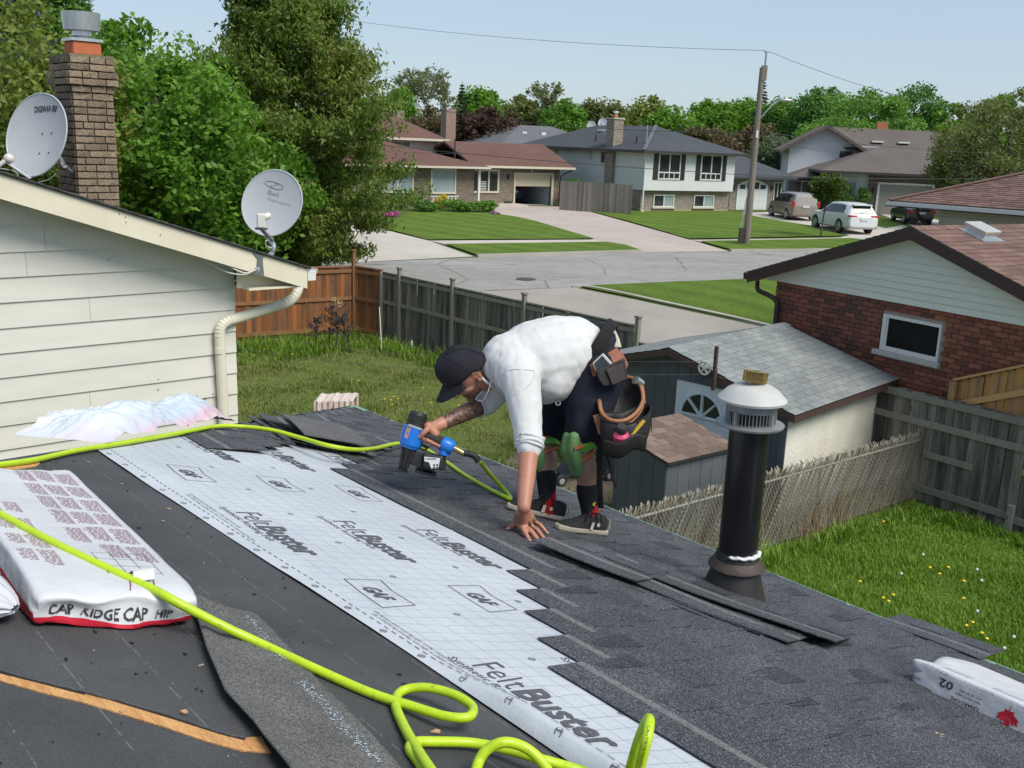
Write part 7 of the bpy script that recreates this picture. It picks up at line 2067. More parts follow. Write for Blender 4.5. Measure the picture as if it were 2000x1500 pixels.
def weld(o):
 bm=bmesh.new();bm.from_mesh(o.data);bmesh.ops.remove_doubles(bm,verts=bm.verts,dist=0.0008);bmesh.ops.recalc_face_normals(bm,faces=bm.faces);bm.to_mesh(o.data);bm.free()
 o.data.polygons.foreach_set('use_smooth',[True]*len(o.data.polygons));o.data.set_sharp_from_angle(angle=1.1)
def place_on_roof(o,w,e,yaw,h=0.004):
 """x axis of the thing along the eave direction (+e), tilted to the roof"""
 M=HROT@Matrix.Translation((w,e,zr(w)+h))@Matrix.Rotation(TH,4,'Y')@Matrix.Rotation(PI/2+yaw,4,'Z')
 o.matrix_world=M
 o.matrix_basis=M
bd=thing('shingle_bundle','large white and red plastic wrapped shingle bundle under the green hose at the left','shingle bundle')
place_on_roof(bd,0.785,2.815,math.radians(-3.5))
mb,top,sd_,en_=soft_bundle(1.18,0.385,0.085,3)
wr_=mb.build('wrapper',[M_WRAP,M_WRED],bd);weld(wr_)
pr,pk,wt=MB(),MB(),MB()
rr=random.Random(8)
def strip(mb_,f,a0,u0,a1,u1,h):
 d=Vector((a1-a0,u1-u0));n=Vector((-d.y,d.x)).normalized()*h/2;k=max(1,int(d.length/0.03))
 for q in range(k):
  s0,s1=q/k,(q+1)/k
  A,B_=(a0+d.x*s0,u0+d.y*s0),(a0+d.x*s1,u0+d.y*s1)
  mb_.add([f(A[0]+n.x,A[1]+n.y),f(B_[0]+n.x,B_[1]+n.y),f(B_[0]-n.x,B_[1]-n.y),f(A[0]-n.x,A[1]-n.y)],[(0,1,2,3)])
def para(mb_,f,a0,u0,w,n,pitch,dir_='u',h=0.0026):
 """a block of small print: n lines; lines run along u (across the bundle) or along a"""
 for i in range(n):
  p=0.0
  ln=w*(rr.uniform(0.82,1.0)if i<n-1 else rr.uniform(0.4,0.7))
  while p<ln:
   q=min(ln,p+rr.uniform(0.006,0.022))
   if dir_=='u':strip(mb_,f,a0-i*pitch,u0+p,a0-i*pitch,u0+q,h)
   else:strip(mb_,f,a0+p,u0-i*pitch,a0+q,u0-i*pitch,h)
   p=q+0.0035
for a0 in(0.52,0.37,0.22,0.07,-0.08,-0.23):
 for(u0,w_,n_)in((-0.165,0.060,15),(-0.098,0.055,14),(-0.036,0.050,15)):
  if a0<-0.1 and u0>-0.05:continue
  para(pr,top,a0+rr.uniform(-.01,.01),u0,w_,n_,0.0085)
for a0 in(0.12,-0.03,-0.17,-0.30):
 for(u0,w_,n_)in((0.085,0.045,11),(0.138,0.04,11)):
  para(pr,top,a0,u0,w_,n_+rr.randrange(-2,2),0.0095)
for q in range(4):strip(pk,top,-0.30-0.05*q,-0.14,-0.30-0.05*q,0.0,0.0012)
for q in range(4):strip(pk,top,-0.30,-0.14+0.045*q,-0.46,-0.14+0.045*q,0.0012)
for q in(0.0,0.06):strip(pr,top,-0.50,-0.10+q,-0.575,-0.085+q,0.004)
tag(pr.build('small_print',M_PRINT,wr_),kind='stuff')
text_on(pk,'CAP  RIDGE CAP  HIP',lambda a,z:en_(-1)(0.165-a,0.026+z),0.30,0.026,bold=0.02)
tag(pk.build('stamped_lettering',M_PRK,wr_),kind='stuff')
text_on(wt,'HIP & RIDGE CAP SHINGLES',lambda a,z:sd_(1)(0.45-a,0.006+z),0.9,0.014,bold=0.03)
wt.build('white_lettering',M_TRIMW,wr_)
b=MB();b.grid(lambda u,v:top(-0.52+0.05*u,-0.045-0.05*v)+Vector((0,0,0.02*math.sin(PI*u)+0.01*v)),5,5);b.build('torn_flap',M_WRAP,wr_)
b2=thing('shingle_bundle','gathered white end of a second plastic bundle at the left edge','shingle bundle')
place_on_roof(b2,0.442,2.283,math.radians(-10))
mb=MB()
def puff(u,v):
 t=2*PI*u;q=v
 R=0.13*(1-q)**0.7+0.02
 k=1+0.22*math.sin(t*9+3*q)*q+0.10*mnoise.noise((math.cos(t)*3,math.sin(t)*3,q*4))
 return(-0.12+0.20*q,R*0.95*math.cos(t)*k,max(0.002,0.055+R*0.45*math.sin(t)*k-0.02*q))
mb.grid(puff,48,12);w2=mb.build('wrapper',M_WRAP,b2,smooth=2)
o=b2;b2.matrix_basis=HROT@Matrix.Translation((0.478,2.312,zr(0.478)+0.004))@Matrix.Rotation(TH,4,'Y')@Matrix.Rotation(-0.75,4,'Z')
b3=thing('shingle_bundle','white shingle bundle marked 02 charcoal with a red maple leaf near the eave','shingle bundle')
B3C=(3.38,1.307)
place_on_roof(b3,B3C[0]+0.02,B3C[1]-0.30,math.radians(-2))
mb,top3,sd3,en3=soft_bundle(0.98,0.33,0.115,9,redz=0.14)
w3=mb.build('wrapper',[M_WRAP,M_WRED],b3);weld(w3)
fa=sd3(1)
pk=MB()
up=lambda a0,z0:(lambda a,u:fa(a0-0.0+a,z0-u))
text_on(pk,'02',lambda a,u:fa(0.385-0.0-(0.05-a)+0.0,0.085-u),0.05,0.03,bold=0.02)
text_on(pk,'CHARCOAL',lambda a,u:fa(0.235+a,0.040-u),0.10,0.012,bold=0.02)
text_on(pk,'5055 SQ FT 98.4',lambda a,u:fa(0.235+a,0.060-u),0.085,0.008)
text_on(pk,'LOT 48 AC 402',lambda a,u:fa(0.235+a,0.075-u),0.075,0.008)
tag(pk.build('stamped_lettering',M_PRK,w3),kind='stuff')
pg=MB()
for q in range(10):strip(pg,fa,0.455+0.004*q,0.05,0.455+0.004*q,0.085,0.0016 if q%3 else 0.003)
for a0 in(0.40,0.22,0.04,-0.14):para(pg,top3,a0,0.10,0.045,12,0.009,'u',0.0022)
for a0 in(0.36,0.20,0.05):para(pg,fa,a0,0.108,0.11,2,0.006,'a',0.0018)
P=[(0.045,0.02),(0.0,0.06),(0.045,0.10)]
for(a,z),(c,y)in zip(P,P[1:]):strip(pg,fa,a,z,c,y,0.003)
tag(pg.build('small_print',M_PRG,w3),kind='stuff')
LEAF=[(0,-.5),(.03,-.22),(.20,-.26),(.17,-.16),(.42,.02),(.36,.08),(.42,.22),(.25,.20),(.21,.27),(.09,.16),(.13,.40),(.06,.37),(0,.52)]
LEAF=LEAF+[(-x,y)for x,y in reversed(LEAF[1:-1])]
mb=MB();ctr=fa(0.14,0.056)
pts=[fa(0.14+x*0.085,0.056-y*0.085)+Vector((0,0.0008,0))for x,y in LEAF]
mb.add([ctr]+pts,[(0,i+1,(i+1)%len(pts)+1)for i in range(len(pts))]);mb.build('maple_leaf_emblem',M_WRED,w3)
wp=thing('plastic_wrapper','crumpled empty white and pink plastic wrapper lying on the hip below the cream wall','wrapper')
HA,HB_=(1.337,4.244),(2.41,5.202)
ha,hb=rp(*HA,0.01),rp(*HB_,0.01)
prof=[(0,0.01),(0.06,0.07),(0.13,0.15),(0.30,0.205),(0.42,0.20),(0.52,0.155),(0.62,0.185),(0.73,0.215),(0.82,0.20),(0.92,0.10),(1.0,0.012)]
def hp(u):
 for(a,x),(c,y)in zip(prof,prof[1:]):
  if a<=u<=c:return x+(y-x)*(u-a)/(c-a)
 return 0.01
side_h=Vector((-0.63,0.75,0))
def wrapf(u,v):
 base=ha.lerp(hb,u)
 s=(v-0.25)*0.42
 q=hp(u)*0.78*max(0,math.sin(min(1,v*1.45)*PI*0.72+0.25))**0.8
 n1=mnoise.noise((u*9,v*4,1.7));n2=mnoise.noise((u*26,v*12,5.1));n3=abs(mnoise.noise((u*16+v*7,v*6,9.3)))
 fade=min(1,6*u,6*(1-u))
 return base+side_h*(s+0.02*n1)+Vector((0,0,max(0.006,q+(0.018*n1+0.005*n2-0.030*n3)*fade)))+Vector((0.015*n2,0.01*n1,0))
mb=MB();mb.grid(lambda u,v:HROT@wrapf(u,v),90,36)
def wrap_mat():
 m,t,p=NM('crumpled_printed_film')
 n=noise_n(t,1.9,3,0.5);n2=noise_n(t,16,4,0.7)
 tcx=t.nodes.new('ShaderNodeTexCoord');sp=t.nodes.new('ShaderNodeSeparateXYZ');t.links.new(tcx.outputs['Generated'],sp.inputs[0])
 x=mth(t,'ADD',sp.outputs[0],mth(t,'MULTIPLY',n,0.2))
 col=ramp(t,x,[(0.12,(0.62,0.60,0.62)),(0.25,(0.62,0.66,0.70)),(0.70,(0.60,0.65,0.70)),(0.88,(0.47,0.54,0.63)),(0.96,(0.62,0.40,0.46)),(1.0,(0.62,0.50,0.53))])
 col=mixc(t,ramp(t,n,[(0.60,(0,0,0)),(0.72,(0.4,0.4,0.4))]),col,(0.64,0.44,0.48))
 t.links.new(col,p.inputs['Base Color']);p.inputs['Roughness'].default_value=0.3
 bumped(t,p,n2,0.4,0.02)
 return m
wo_=mb.build('film',wrap_mat(),wp,smooth=1.0)
def loose_shingle(label,w0,e0,w1,e1,k,h0,group='loose shingles stacked beside the pipe',mesh=None,tilt=0.0,flip=False,ya=0.0,yb=0.995):
 """near end at (w0,e0), running toward (w1,e1); x of the mesh points down-slope"""
 mb=MB();T=TEETH[k%6]
 a=math.atan2(e1-e0,w1-w0)-PI/2
 nseg=12;vs=[]
 Wd=0.337
 def z(x,y):return 0.006*math.sin(y*5+k)+0.004*math.sin(x*9+y*3+k)
 for s in(0,1):
  for i in range(nseg+1):
   for x in(0,0.11,0.172,0.25,Wd):
    y=ya+(yb-ya)*i/nseg;vs.append((x,y,z(x,y)+0.0052*s))
 n=5;S=(nseg+1)*n;fs=[]
 for i in range(nseg):
  for q in range(n-1):
   fs.append((i*n+q,i*n+q+1,(i+1)*n+q+1,(i+1)*n+q));fs.append((S+i*n+q,S+i*n+q+1,S+(i+1)*n+q+1,S+(i+1)*n+q))
  fs.append((i*n,S+i*n,S+(i+1)*n,(i+1)*n));fs.append((i*n+n-1,(i+1)*n+n-1,S+(i+1)*n+n-1,S+i*n+n-1))
 fs.append(tuple(list(range(n))+[S+q for q in reversed(range(n))]));fs.append(tuple([nseg*n+q for q in range(n)]+[S+nseg*n+q for q in reversed(range(n))]))
 mb.add(vs,fs)
 for ta,tc_,tp in T:
  a2,c2=max(ta,ya),min(tc_,yb)
  if c2-a2<0.03:continue
  q=[(0.175,a2+tp),(0.175,c2-tp),(Wd+.001,c2),(Wd+.001,a2)]
  mb.add([(x,y,z(x,y)+0.005)for x,y in q]+[(x,y,z(x,y)+0.0092)for x,y in q],[(4,5,6,7),(0,1,5,4),(1,2,6,5),(2,3,7,6),(3,0,4,7)])
 o=mb.build('loose_shingle',M_SH)
 M=HROT@Matrix.Translation((w0,e0,zr(w0)+h0))@Matrix.Rotation(TH+tilt,4,'Y')@Matrix.Rotation(a,4,'Z')
 o.matrix_basis=M
 return tag(o,label,'shingle',group)
FAN=[(3.02,1.97,2.76,3.0,0.028),(3.06,1.93,2.79,3.0,0.036),(3.09,1.90,2.80,2.98,0.045),(3.08,1.84,2.86,2.93,0.056)]
LBS=['lowest loose charcoal shingle of the fanned stack below the kneeling hand','second loose shingle from the bottom of the fanned stack','third loose shingle from the bottom of the fanned stack','loose shingle lying above three others in the fanned stack']
for k,(w0,e0,w1,e1,h)in enumerate(FAN):loose_shingle(LBS[k],w0-0.08,e0,w1-0.08,e1,k,h-0.01)
loose_shingle('top shingle of the fanned stack, reaching past the others toward the pipe',3.21,1.77,2.93,2.76,2,0.060,tilt=0.03)
loose_shingle('half shingle on the far end of the fanned stack',2.85,2.45,2.72,2.93,4,0.066,yb=0.50)
for k,(p,q)in enumerate((((4.145,1.993),(4.148,1.666)),)):
 loose_shingle('loose shingle hanging over the green eave edge',4.10,1.60,4.06,2.05,1,0.022,'loose shingles by the eave',tilt=-0.05,yb=0.47)
loose_shingle('thin cut shingle piece beside the eave',4.02,1.70,4.0,2.0,3,0.020,'loose shingles by the eave',yb=0.30)
b=MB();P=[rp(*q)for q in((3.477,1.702,0.012),(3.53,1.661,0.014),(3.549,1.586,0.014),(3.499,1.481,0.02))]
b.tube([HROT@p for p in smoothpath(P,6)],[(0.004,0.010)]*19,6);tag(b.build('strap',plain('black_strap',(0.02,0.02,0.021),0.6)),'thin black packing strap lying up-slope of the white bundle','strap')
STK=[(2.52,4.72,2.72,5.55,0.03,0.2),(2.57,4.70,2.80,5.60,0.045,0.05),(2.70,4.62,2.95,5.55,0.065,0.0),(2.95,4.85,3.15,5.7,0.05,-0.05)]
LB2=['lowest loose shingle of the pile across the hip','second shingle up in the pile across the hip','topmost large shingle of the pile across the hip','loose shingle at the eave side of the pile across the hip']
for k,(w0,e0,w1,e1,h,tl)in enumerate(STK):loose_shingle(LB2[k],w0,e0,w1,e1,k+1,h,'shingle pile on the hip',tilt=tl*0.3,yb=0.8)
mb=MB();mb.grid(lambda u,v:rp(2.60+0.36*u+0.12*v,4.62+0.62*v-0.10*u,0.10+0.03*math.sin(PI*v)),6,10)
for i in range(len(mb.v)):mb.v[i]=tuple(HROT@Vector(mb.v[i]))
o=mb.build('shingle_underside',mat('dusty_shingle_back',(0.105,0.10,0.10),(0.075,0.073,0.075),6,0.85,fine=0.4,fscale=120));so=o.modifiers.new('thick','SOLIDIFY');so.thickness=0.006
o.name='loose_shingle';tag(o,'dusty grey shingle lying back side up under the hose on the hip pile','shingle','shingle pile on the hip')
def grit_mat():
 m,t,p=NM('gritty_roll_roofing')
 v=nd(t,'ShaderNodeTexVoronoi');v.inputs['Scale'].default_value=420
 tcx=t.nodes.new('ShaderNodeTexCoord');t.links.new(tcx.outputs['Object'],v.inputs['Vector'])
 col=ramp(t,v.outputs['Color'],[(0.2,(0.045,0.045,0.045)),(0.55,(0.105,0.102,0.098)),(0.85,(0.19,0.182,0.17))])
 col=mixc(t,0.4,col,ramp(t,noise_n(t,5,5,0.7),[(0.35,(0.3,0.3,0.3)),(0.65,(0.65,0.65,0.65))]),'OVERLAY')
 t.links.new(col,p.inputs['Base Color']);p.inputs['Roughness'].default_value=0.9
 bumped(t,p,v.outputs['Distance'],0.5,0.003)
 return m
sc=thing('roofing_scrap','curling gritty grey strip of old roll roofing in the foreground','roofing strip')
LE=[(0.996,2.458),(0.959,2.258),(0.889,2.039),(0.828,1.816),(0.816,1.654),(0.798,1.521),(0.778,1.386)]
RE=[(1.052,2.321),(1.144,2.304),(1.119,2.088),(1.087,1.883),(1.068,1.697),(1.045,1.524),(1.013,1.355)]
def lerpl(Lq,s):
 s=min(0.9999,max(0,s))*(len(Lq)-1);i=int(s);f=s-i
 return(Lq[i][0]+(Lq[i+1][0]-Lq[i][0])*f,Lq[i][1]+(Lq[i+1][1]-Lq[i][1])*f)
def scrapf(u,v):
 a,c=lerpl(LE,v),lerpl(RE,v)
 w,e=a[0]+(c[0]-a[0])*u,a[1]+(c[1]-a[1])*u
 h=0.006+0.035*sstep((0.30-u)/0.30)*(0.35+0.65*v)+0.018*math.sin(PI*u)*(1-v)+0.003*mnoise.noise((u*4,v*6,0))
 return HROT@rp(w,e,h)
mb=MB();mb.grid(scrapf,26,50);scm=mb.build('strip',grit_mat(),sc,smooth=3.2)
so=scm.modifiers.new('thick','SOLIDIFY');so.thickness=0.004;so.offset=-1
st_=MB();r=random.Random(5)
for i in range(620):
 v=r.uniform(0.10,1.0);u=0.80-0.02*math.sin(v*5)+r.gauss(0,0.035)
 if mnoise.noise((v*9,0.5,0))<-0.15:continue
 p=scrapf(u,v);s=r.uniform(0.0012,0.0042);q=scrapf(min(1,u+0.01),v)-p;q.normalize();t2=scrapf(u,min(1,v+0.01))-p;t2.normalize()
 n=Vector((0,0,0.0016));a=r.uniform(0,3.1);d1_=(q*math.cos(a)+t2*math.sin(a))*s;d2_=(t2*math.cos(a)-q*math.sin(a))*s*0.7
 st_.add([p+d1_+n,p+d2_+n,p-d1_+n,p-d2_+n],[(0,1,2,3)])
tag(st_.build('pale_flecks',mat('pale_blue_fleck',(0.40,0.46,0.50),(0.28,0.34,0.38),40,0.7),sc),kind='stuff')
PW,PE=3.44,2.40
vp=hthing('vent_pipe','tall black metal vent pipe with a white cap near the eave','vent pipe',PW,PE)
M_PIPE=mat('black_rusty_pipe',(0.007,0.007,0.010),(0.012,0.011,0.013),3,0.28,bump=0.1,bscale=10)
def rust(m):
 t=m.node_tree;p=t.nodes['Principled BSDF'];src=p.inputs['Base Color'].links[0].from_socket
 n=noise_n(t,5,6,0.75)
 t.links.new(mixc(t,ramp(t,n,[(0.60,(0,0,0)),(0.75,(0.55,0.55,0.55))]),src,(0.075,0.032,0.020)),p.inputs['Base Color'])
rust(M_PIPE)
PZT=4.204-4.36+SL*PW
R_=0.083
cpt=rp(PW,PE)
hpart(MB().lathe([(R_,-0.02),(R_,PZT)],36,cpt),'pipe',M_PIPE,vp,smooth=0.6)
b=MB();b.tube([cpt+Vector((R_+.0015,0,0.2)).lerp(cpt+Vector((R_+.0015,0,0.2)),0),cpt+Vector((R_+.0015,0,PZT-0.01))],0.0022,5)
hpart(b,'seam',M_PIPE,vp)
hpart(MB().lathe([(R_+0.012,0.20),(R_+0.004,0.225),(R_+0.002,0.228)],36,cpt),'sealant_band',mat('black_sealant',(0.012,0.012,0.012),(0.02,0.02,0.02),20,0.4,bump=0.8),vp,smooth=0.8)
hpart(MB().lathe([(R_+0.008,0.200),(R_+0.036,0.168),(R_+0.038,0.160),(R_+0.012,0.148)],36,cpt),'storm_collar',mat('rusty_collar',(0.040,0.033,0.030),(0.075,0.052,0.042),9,0.6,bump=0.4),vp,smooth=0.5)
mb=MB();N=36;P0,P1,P2=[],[],[]
for k in range(N):
 a=2*PI*k/N
 P0.append(cpt+Vector(((R_+0.018)*math.cos(a),(R_+0.018)*math.sin(a),0.152)))
 q=Vector(((R_+0.058)*math.cos(a),(R_+0.058)*math.sin(a),0));P1.append(rp(PW+q.x,PE+q.y,0.022));q*=1.35;P2.append(rp(PW+q.x,PE+q.y,0.016))
mb.add(P0+P1,[(k,(k+1)%N,N+(k+1)%N,N+k)for k in range(N)])
hpart(mb,'flashing_cone',mat('black_flashing',(0.016,0.016,0.017),(0.045,0.026,0.020),5,0.55,lo=0.45,hi=0.8),vp,smooth=0.5)
mb=MB();mb.prism([rp(PW+x,PE+y,0.021)for x,y in((0.08,-0.19),(0.30,-0.19),(0.30,0.17),(0.08,0.17))],NRM*0.0015);hpart(mb,'flashing_skirt',mat('grey_flashing',(0.08,0.085,0.095),(0.055,0.058,0.065),6,0.6),vp)
b=MB();r=random.Random(2)
for k in range(26):
 a=-0.9-1.9*k/25;w=0.008+0.010*abs(mnoise.noise((k*0.4,0,0)))*2
 b.ball(cpt+Vector(((R_+0.006)*math.cos(a),(R_+0.006)*math.sin(a),0.226+0.002*math.sin(k))),(0.012,0.012,w*0.7),8,5)
hpart(b,'white_sealant',plain('white_caulk',(0.62,0.62,0.62),0.5),vp,smooth=3.2)
M_CAPW=mat('chalky_white_cap',(0.42,0.42,0.40),(0.50,0.50,0.48),6,0.5,bump=0.15)
M_CAPG=mat('grey_zinc',(0.20,0.21,0.22),(0.29,0.30,0.31),8,0.5,metal=0.4)
z0=PZT-0.012
cp_=hthing('rain_cap','white domed rain cap with a slotted cage on top of the black pipe','rain cap',PW,PE,h=z0)
hpart(MB().lathe([(R_+.001,z0-.02),(R_+0.056,z0-0.004),(R_+0.058,z0+0.004),(R_+0.03,z0+0.010),(R_+.001,z0+0.012)],40,cpt),'skirt',M_CAPG,cp_,smooth=0.5)
hpart(MB().lathe([(0.105,z0+0.062),(0.108,z0+0.102),(0.100,z0+0.102),(0.098,z0+0.062)],40,cpt),'collar',M_CAPG,cp_,smooth=0.5)
hpart(MB().lathe([(0.075,z0+0.005),(0.075,z0+0.09)],30,cpt),'inner_sleeve',plain('sooty_metal',(0.03,0.03,0.03),0.8),cp_,smooth=0.6)
for k in range(44):
 a=2*PI*k/44;q=cpt+Vector((0.103*math.cos(a),0.103*math.sin(a),0))
 b=MB();w=0.011 if k%11==0 else 0.0022;b.tube([q+Vector((0,0,z0+0.010)),q+Vector((0,0,z0+0.064))],w,6);hpart(b,'cage_bar',M_CAPG,cp_)
hpart(MB().lathe([(0.128,z0+0.098),(0.140,z0+0.100),(0.142,z0+0.110),(0.130,z0+0.122),(0.108,z0+0.145),(0.08,z0+0.162),(0.045,z0+0.172),(0.0,z0+0.174)],48,cpt),'dome',M_CAPW,cp_,smooth=0.7)
nl=hthing('nail_coil','brass coloured coil of roofing nails sitting on the white vent cap','nail coil',PW,PE,h=z0+0.172)
M_BRASS=mat('brassy_nail',(0.50,0.36,0.13),(0.36,0.25,0.09),30,0.35,metal=0.8)
tl=Matrix.Rotation(0.16,3,'Y')
nail=MB();nail.tube([(0,0,0),(0,0,0.044)],0.0019,5);nail.lathe([(0,0.0440),(0.0048,0.0440),(0.0048,0.0455),(0,0.0455)],7);nme=nail.mesh('nail',M_BRASS)
k=0
for ringi,rad in enumerate((0.050,0.043,0.036,0.029,0.022)):
 m=int(2*PI*rad/0.0062)
 for q in range(m):
  a=2*PI*q/m+ringi*0.1
  o=put('nail',nme,nl);lc=tl@Vector((rad*math.cos(a)*1.08,rad*math.sin(a)*0.92,0.004));o.location=lc+Vector((0.0,0,0.003));o.rotation_euler=(random.uniform(-.05,.05),0.16+random.uniform(-.05,.05),0)
b=MB()
for zz in(0.014,0.032):
 b.tube([tl@Vector(((0.022+0.028*q/60)*1.08*math.cos(q*0.52),(0.022+0.028*q/60)*0.92*math.sin(q*0.52),zz))for q in range(62)],0.0009,4)
b.build('coil_wire',M_BRASS,nl)
M_CHIP=mat('wood_chip',(0.55,0.36,0.19),(0.40,0.24,0.12),20,0.8)
r=random.Random(31)
for k,(u,v)in enumerate(((0.723,1.777),(1.213,1.587),(0.988,2.612),(1.315,3.295),(0.609,1.797))):
 mb=MB();s=0.016 if k<2 else 0.009
 P=[rp(u+s*math.cos(a)*r.uniform(.4,1),v+s*0.6*math.sin(a)*r.uniform(.4,1),0.003)for a in(0,1.0,2.1,3.0,4.1,5.2)]
 mb.prism([HROT@p for p in P],(0,0,0.004));tag(mb.build('wood_chip',M_CHIP),('pale wood splinter on the black paper above the torn strip','wood chip beside the looped hose','small chip near the exposed board by the big bundle','chip on the black paper left of the felt edge','small chip under the torn paper edge')[k],'wood chip','wood chips on the roof paper')
V,Fc=MB(),None
for k in range(190):
 w,e=r.uniform(0.1,1.38),r.uniform(1.2,4.0)
 if e>hip(w)-0.05:continue
 s=r.choice((0.0015,0.002,0.003,0.005));p=HROT@rp(w,e,0.003);a=r.uniform(0,6)
 V.cbox(p,(s*2.4,s,0.002),r.choice((0,0,1)),Matrix.Rotation(a,3,'Z'))
tag(V.build('grit_litter',[plain('black_grit',(0.012,0.012,0.012),0.9),plain('pale_grit',(0.30,0.27,0.23),0.9)]),kind='stuff')
lf=MB();c=Vector(HROT@rp(*(2.811,1.18),0.022))
for k in range(5):
 a=k*1.2566+0.3;lf.add([c,c+Vector((0.012*math.cos(a-.35),0.012*math.sin(a-.35),0.008)),c+Vector((0.026*math.cos(a),0.026*math.sin(a),0.004)),c+Vector((0.012*math.cos(a+.35),0.012*math.sin(a+.35),0.008))],[(0,1,2,3)])
tag(lf.build('dry_leaf',mat('dry_leaf_brown',(0.38,0.27,0.19),(0.28,0.19,0.13),30,0.8)),'small dry brown leaf on the shingles at the bottom right','leaf')
P0=Vector((-1.736,8.601,2.999));P1=Vector((-1.406,8.703,2.996))
sk=thing('cardboard_sack','pale pink striped sack end peeping over the far end of the roof','sack',tuple(HROT@Vector((3.6,6.6,zr(3.6)))))
def sackf(u,v):
 p=P0.lerp(P1,u);return p+Vector((0,0.22*(v>0.5)+0.02*math.sin(u*9),-0.26*(1-abs(v-0.5)*2)*0+(-0.35 if v in(0,1)else 0.0)+0.012*math.sin(u*31)))
mb=MB();mb.grid(lambda u,v:P0.lerp(P1,u)+Vector((0.0,0.3*sstep((v-0.45)/0.1),0))+Vector((0,0,-0.34*(1-min(1,v/0.45))if v<0.45 else-0.34*max(0,(v-0.55)/0.45)))+Vector((0,0.012*math.sin(u*44),0.012*mnoise.noise((u*8,0,0)))),60,20)
m,t,p=NM('pink_striped_paper')
tcx=t.nodes.new('ShaderNodeTexCoord');n=noise_n(t,9,3,0.6,stretch=(14,14,0.8))
t.links.new(ramp(t,n,[(0.42,(0.62,0.56,0.50)),(0.52,(0.60,0.50,0.44)),(0.60,(0.40,0.25,0.20))]),p.inputs['Base Color'])
mb.build('paper',m,sk,smooth=1,world=True)
# ----- the roofer, bent over with one hand on the shingles
RT,UPV,FWD=Vector((0.999,0.009,0.039)),Vector((-0.04,0.233,0.972)),Vector((0.0,0.972,-0.234))
def capsule(mb,p,q,r0,r1,n=18):
 p,q=Vector(p),Vector(q);d=(q-p);L_=d.length;d=d.normalized()if L_>1e-6 else Vector((0,0,1))
 pts,rs=[],[]
 for k in range(5):a=-PI/2+PI/2*k/5+0.12;pts.append(p+d*r0*math.sin(a));rs.append(max(0.001,r0*math.cos(a)))
 pts.append(p);rs.append(r0);pts.append(q);rs.append(r1)
 for k in range(1,6):a=PI/2*k/5-0.12*(k==5);pts.append(q+d*r1*math.sin(a));rs.append(max(0.001,r1*math.cos(a)))
 mb.tube(pts,rs,n)
def chain(mb,pts):
 for(p,r0),(q,r1)in zip(pts,pts[1:]):capsule(mb,p,q,r0,r1)
def organic(name,mb,m,parent,voxel=0.012,smooth=6,wrinkle=0.0,wscale=8.0,fine=0.0,seed=0):
 """grow one continuous skin over the shapes gathered in mb"""
 me=mb.mesh('raw',m)
 o=put('raw',me)
 r=o.modifiers.new('r','REMESH');r.mode='VOXEL';r.voxel_size=voxel;r.use_smooth_shade=True
 if smooth:s=o.modifiers.new('s','SMOOTH');s.iterations=smooth;s.factor=0.5
 dg=bpy.context.evaluated_depsgraph_get()
 me2=bpy.data.meshes.new_from_object(o.evaluated_get(dg));bpy.data.objects.remove(o)
 n=len(me2.vertices);co=np.empty(n*3);no=np.empty(n*3)
 if wrinkle or fine:
  for v in me2.vertices:
   p=v.co
   w=wrinkle*(0.5-abs(mnoise.noise((p.x*wscale+seed,p.y*wscale,p.z*wscale*0.45))))-fine*3.2*max(0,0.30-abs(mnoise.noise((p.x*wscale*1.9+0.9*p.z*wscale,p.y*wscale*1.3,p.z*wscale*1.1+seed))))+fine*mnoise.noise((p.x*34,p.y*34,p.z*22+seed))
   v.co=p+v.normal*w
 me2.materials.clear()
 for q in(m if isinstance(m,(list,tuple))else[m]):me2.materials.append(q)
 me2.polygons.foreach_set('use_smooth',[True]*len(me2.polygons))
 me2.name=name
 if parent:me2.transform(world_mat(parent).inverted())
 return put(name,me2,parent)
def skin_mat(name,a,b_):
 m,t,p=NM(name)
 n=noise_n(t,9,5,0.6);n2=noise_n(t,130,3,0.6)
 col=ramp(t,n,[(0.35,a),(0.68,b_)])
 col=mixc(t,0.15,col,ramp(t,n2,[(0.3,(0.3,0.3,0.3)),(0.7,(0.7,0.7,0.7))]),'OVERLAY')
 t.links.new(col,p.inputs['Base Color']);p.inputs['Roughness'].default_value=0.5
 p.inputs['Subsurface Weight'].default_value=0.12;p.inputs['Subsurface Radius'].default_value=(0.02,0.008,0.004);p.inputs['Subsurface Scale'].default_value=0.3
 bumped(t,p,n2,0.15,0.002);return m
M_SKIN=skin_mat('sunburnt_skin',(0.44,0.205,0.135),(0.36,0.15,0.095))
M_LEGSK=skin_mat('pale_leg_skin',(0.30,0.165,0.115),(0.22,0.115,0.078))
def tattoo():
 m,t,p=NM('tattooed_skin')
 w=nd(t,'ShaderNodeTexVoronoi',feature='DISTANCE_TO_EDGE');w.inputs['Scale'].default_value=42
 tcx=t.nodes.new('ShaderNodeTexCoord');nn=t.nodes.new('ShaderNodeTexNoise');nn.inputs['Scale'].default_value=30
 t.links.new(tcx.outputs['Object'],nn.inputs['Vector'])
 t.links.new(mixc(t,0.06,tcx.outputs['Object'],nn.outputs['Color'],'ADD'),w.inputs['Vector'])
 ln=ramp(t,w.outputs['Distance'],[(0.04,(0.075,0.05,0.042)),(0.15,(0.30,0.15,0.105))])
 sh=ramp(t,noise_n(t,26,4,0.7),[(0.40,(0.52,0.50,0.50)),(0.62,(1,1,1))])
 t.links.new(mixc(t,1.0,ln,sh,'MULTIPLY'),p.inputs['Base Color']);p.inputs['Roughness'].default_value=0.5;return m
M_TAT=tattoo()
M_HAIR=mat('dark_cropped_hair',(0.022,0.016,0.013),(0.045,0.033,0.027),60,0.7,bump=0.6,bscale=160)
